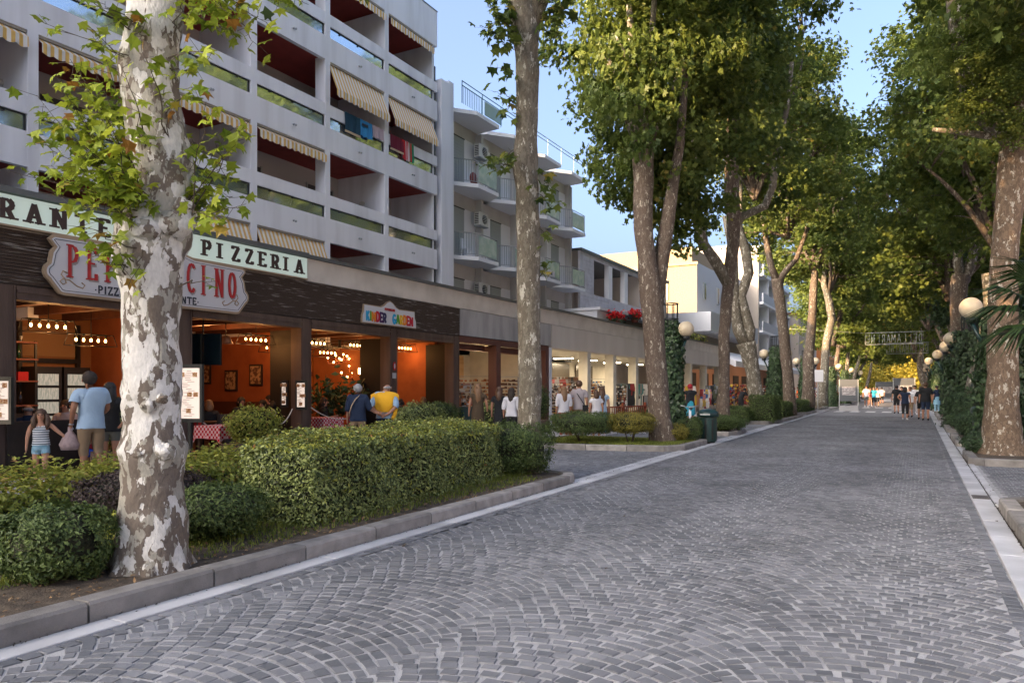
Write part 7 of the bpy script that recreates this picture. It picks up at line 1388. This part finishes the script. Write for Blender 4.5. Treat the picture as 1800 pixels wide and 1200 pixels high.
    if s_['dress']:
        m_, zb, rb = s_['dress']; z1 = .60; B = MB(); nn_ = 20; vs = []
        for z, rr in ((z1, .088), (.52, .105), ((zb+.52)/2, (.105+rb)/2), (zb, rb)):
            for j in range(nn_): a = 2*PI*j/nn_; k = 1+.05*math.sin(a*5)*(z1-z)*4; vs.append((rr*H*k*math.cos(a), rr*H*.8*k*math.sin(a), z*H))
        B.add(vs, [(i*nn_+j, i*nn_+(j+1) % nn_, (i+1)*nn_+(j+1) % nn_, (i+1)*nn_+j) for i in range(3) for j in range(nn_)], 0, True); B.build('skirt', m_, o, local=True)
    if s_['extra'] == 'strap':
        B = MB(); B.tube([(-.08*H, -.02, .83*H), (-.03*H, -.085*H, .76*H), (.05*H, -.09*H, .64*H), (.10*H, -.06*H, .56*H)], .013, 5); B.build('strap', BLK, o, local=True)
        bo = MB(); bo.box(.06*H, .16*H, -.10*H, -.05*H, .46*H, .57*H); b2 = bo.build('shoulder_bag', BLK, None, local=True); b2.location = o.location; b2.rotation_euler = o.rotation_euler; tag(b2, 'black bag on the hip of the man in the grey T-shirt', 'bag')
    if s_['extra'] == 'sweater':
        B = MB(); k = 20; vs = []
        rows_ = [(.855, .045, .04, .05), (.84, .11, .06, .04), (.81, .155, .085, .025), (.75, .155, .098, .015), (.68, .135, .096, .0), (.62, .112, .09, -.005), (.575, .10, .085, -.005)]
        for z, rx, ry, cy in rows_:
            for j in range(k+1): a = PI+PI*j/k; w2 = 1+.04*math.sin(a*7+z*20); vs.append((rx*1.22*H*math.cos(a)*w2, (cy+.03)*H*.8+ry*1.3*H*math.sin(a)*w2, z*H))
        B.add(vs, [(i*(k+1)+j, i*(k+1)+j+1, (i+1)*(k+1)+j+1, (i+1)*(k+1)+j) for i in range(len(rows_)-1) for j in range(k)], 0, True)
        B.tube([(.10*H, .07*H, .82*H), (.145*H, .03*H, .77*H), (.165*H, -.02*H, .66*H), (.15*H, -.05*H, .56*H), (.12*H, -.07*H, .475*H)], [.03*H, .034*H, .03*H, .028*H, .026*H], 8); B.tube([(-.05*H, .09*H, .84*H), (0, .10*H, .82*H), (.09*H, .07*H, .82*H)], .028*H, 8); B.build('sweater', YEL, o, local=True)
    if 'navy top with tan' in s_['label']: B = MB(); B.tube([(.03*H, -.03*H, .845*H), (-.02*H, -.088*H, .79*H), (-.07*H, -.10*H, .70*H), (-.105*H, -.06*H, .60*H), (-.11*H, 0, .54*H)], .012, 5); B.build('strap', mat('strap_tan', (.5, .36, .24)), o, local=True)
    if s_['detail'] and 'pinkish' in s_['label']:
        h_ = o.matrix_basis@J['haL'] if False else (Matrix.Translation(s_['loc'])@Matrix.Rotation(s_['rz'], 4, 'Z'))@J['haL']
        B = MB(); B.tube([h_+Vector((0, 0, .03)), h_+Vector((0, 0, -.04)), h_+Vector((0, 0, -.10)), h_+Vector((0, 0, -.24)), h_+Vector((0, 0, -.33))], [.035, .035, .085, .15, .13], 14, noise=.06); b2 = B.build('drawstring_bag', CL('mauve', (.32, .24, .24), (.26, .19, .19)), None); tag(b2, 'pinkish drawstring cloth bag in the hand of the man in pale blue', 'bag')
        for k_ in range(2): MB().tube([h_+Vector((.02*k_, 0, -.04)), h_+Vector((.05, .02*k_, .0)), h_+Vector((.03, 0, .05))], .004, 4).build('cord', WHT, b2)
        MB().tube([J['wrL']+Vector((.0, 0, .01)), J['wrL']+Vector((0, 0, -.012))], .021*H, 10).build('wristwatch', METAL, o, local=True)
grow_all()
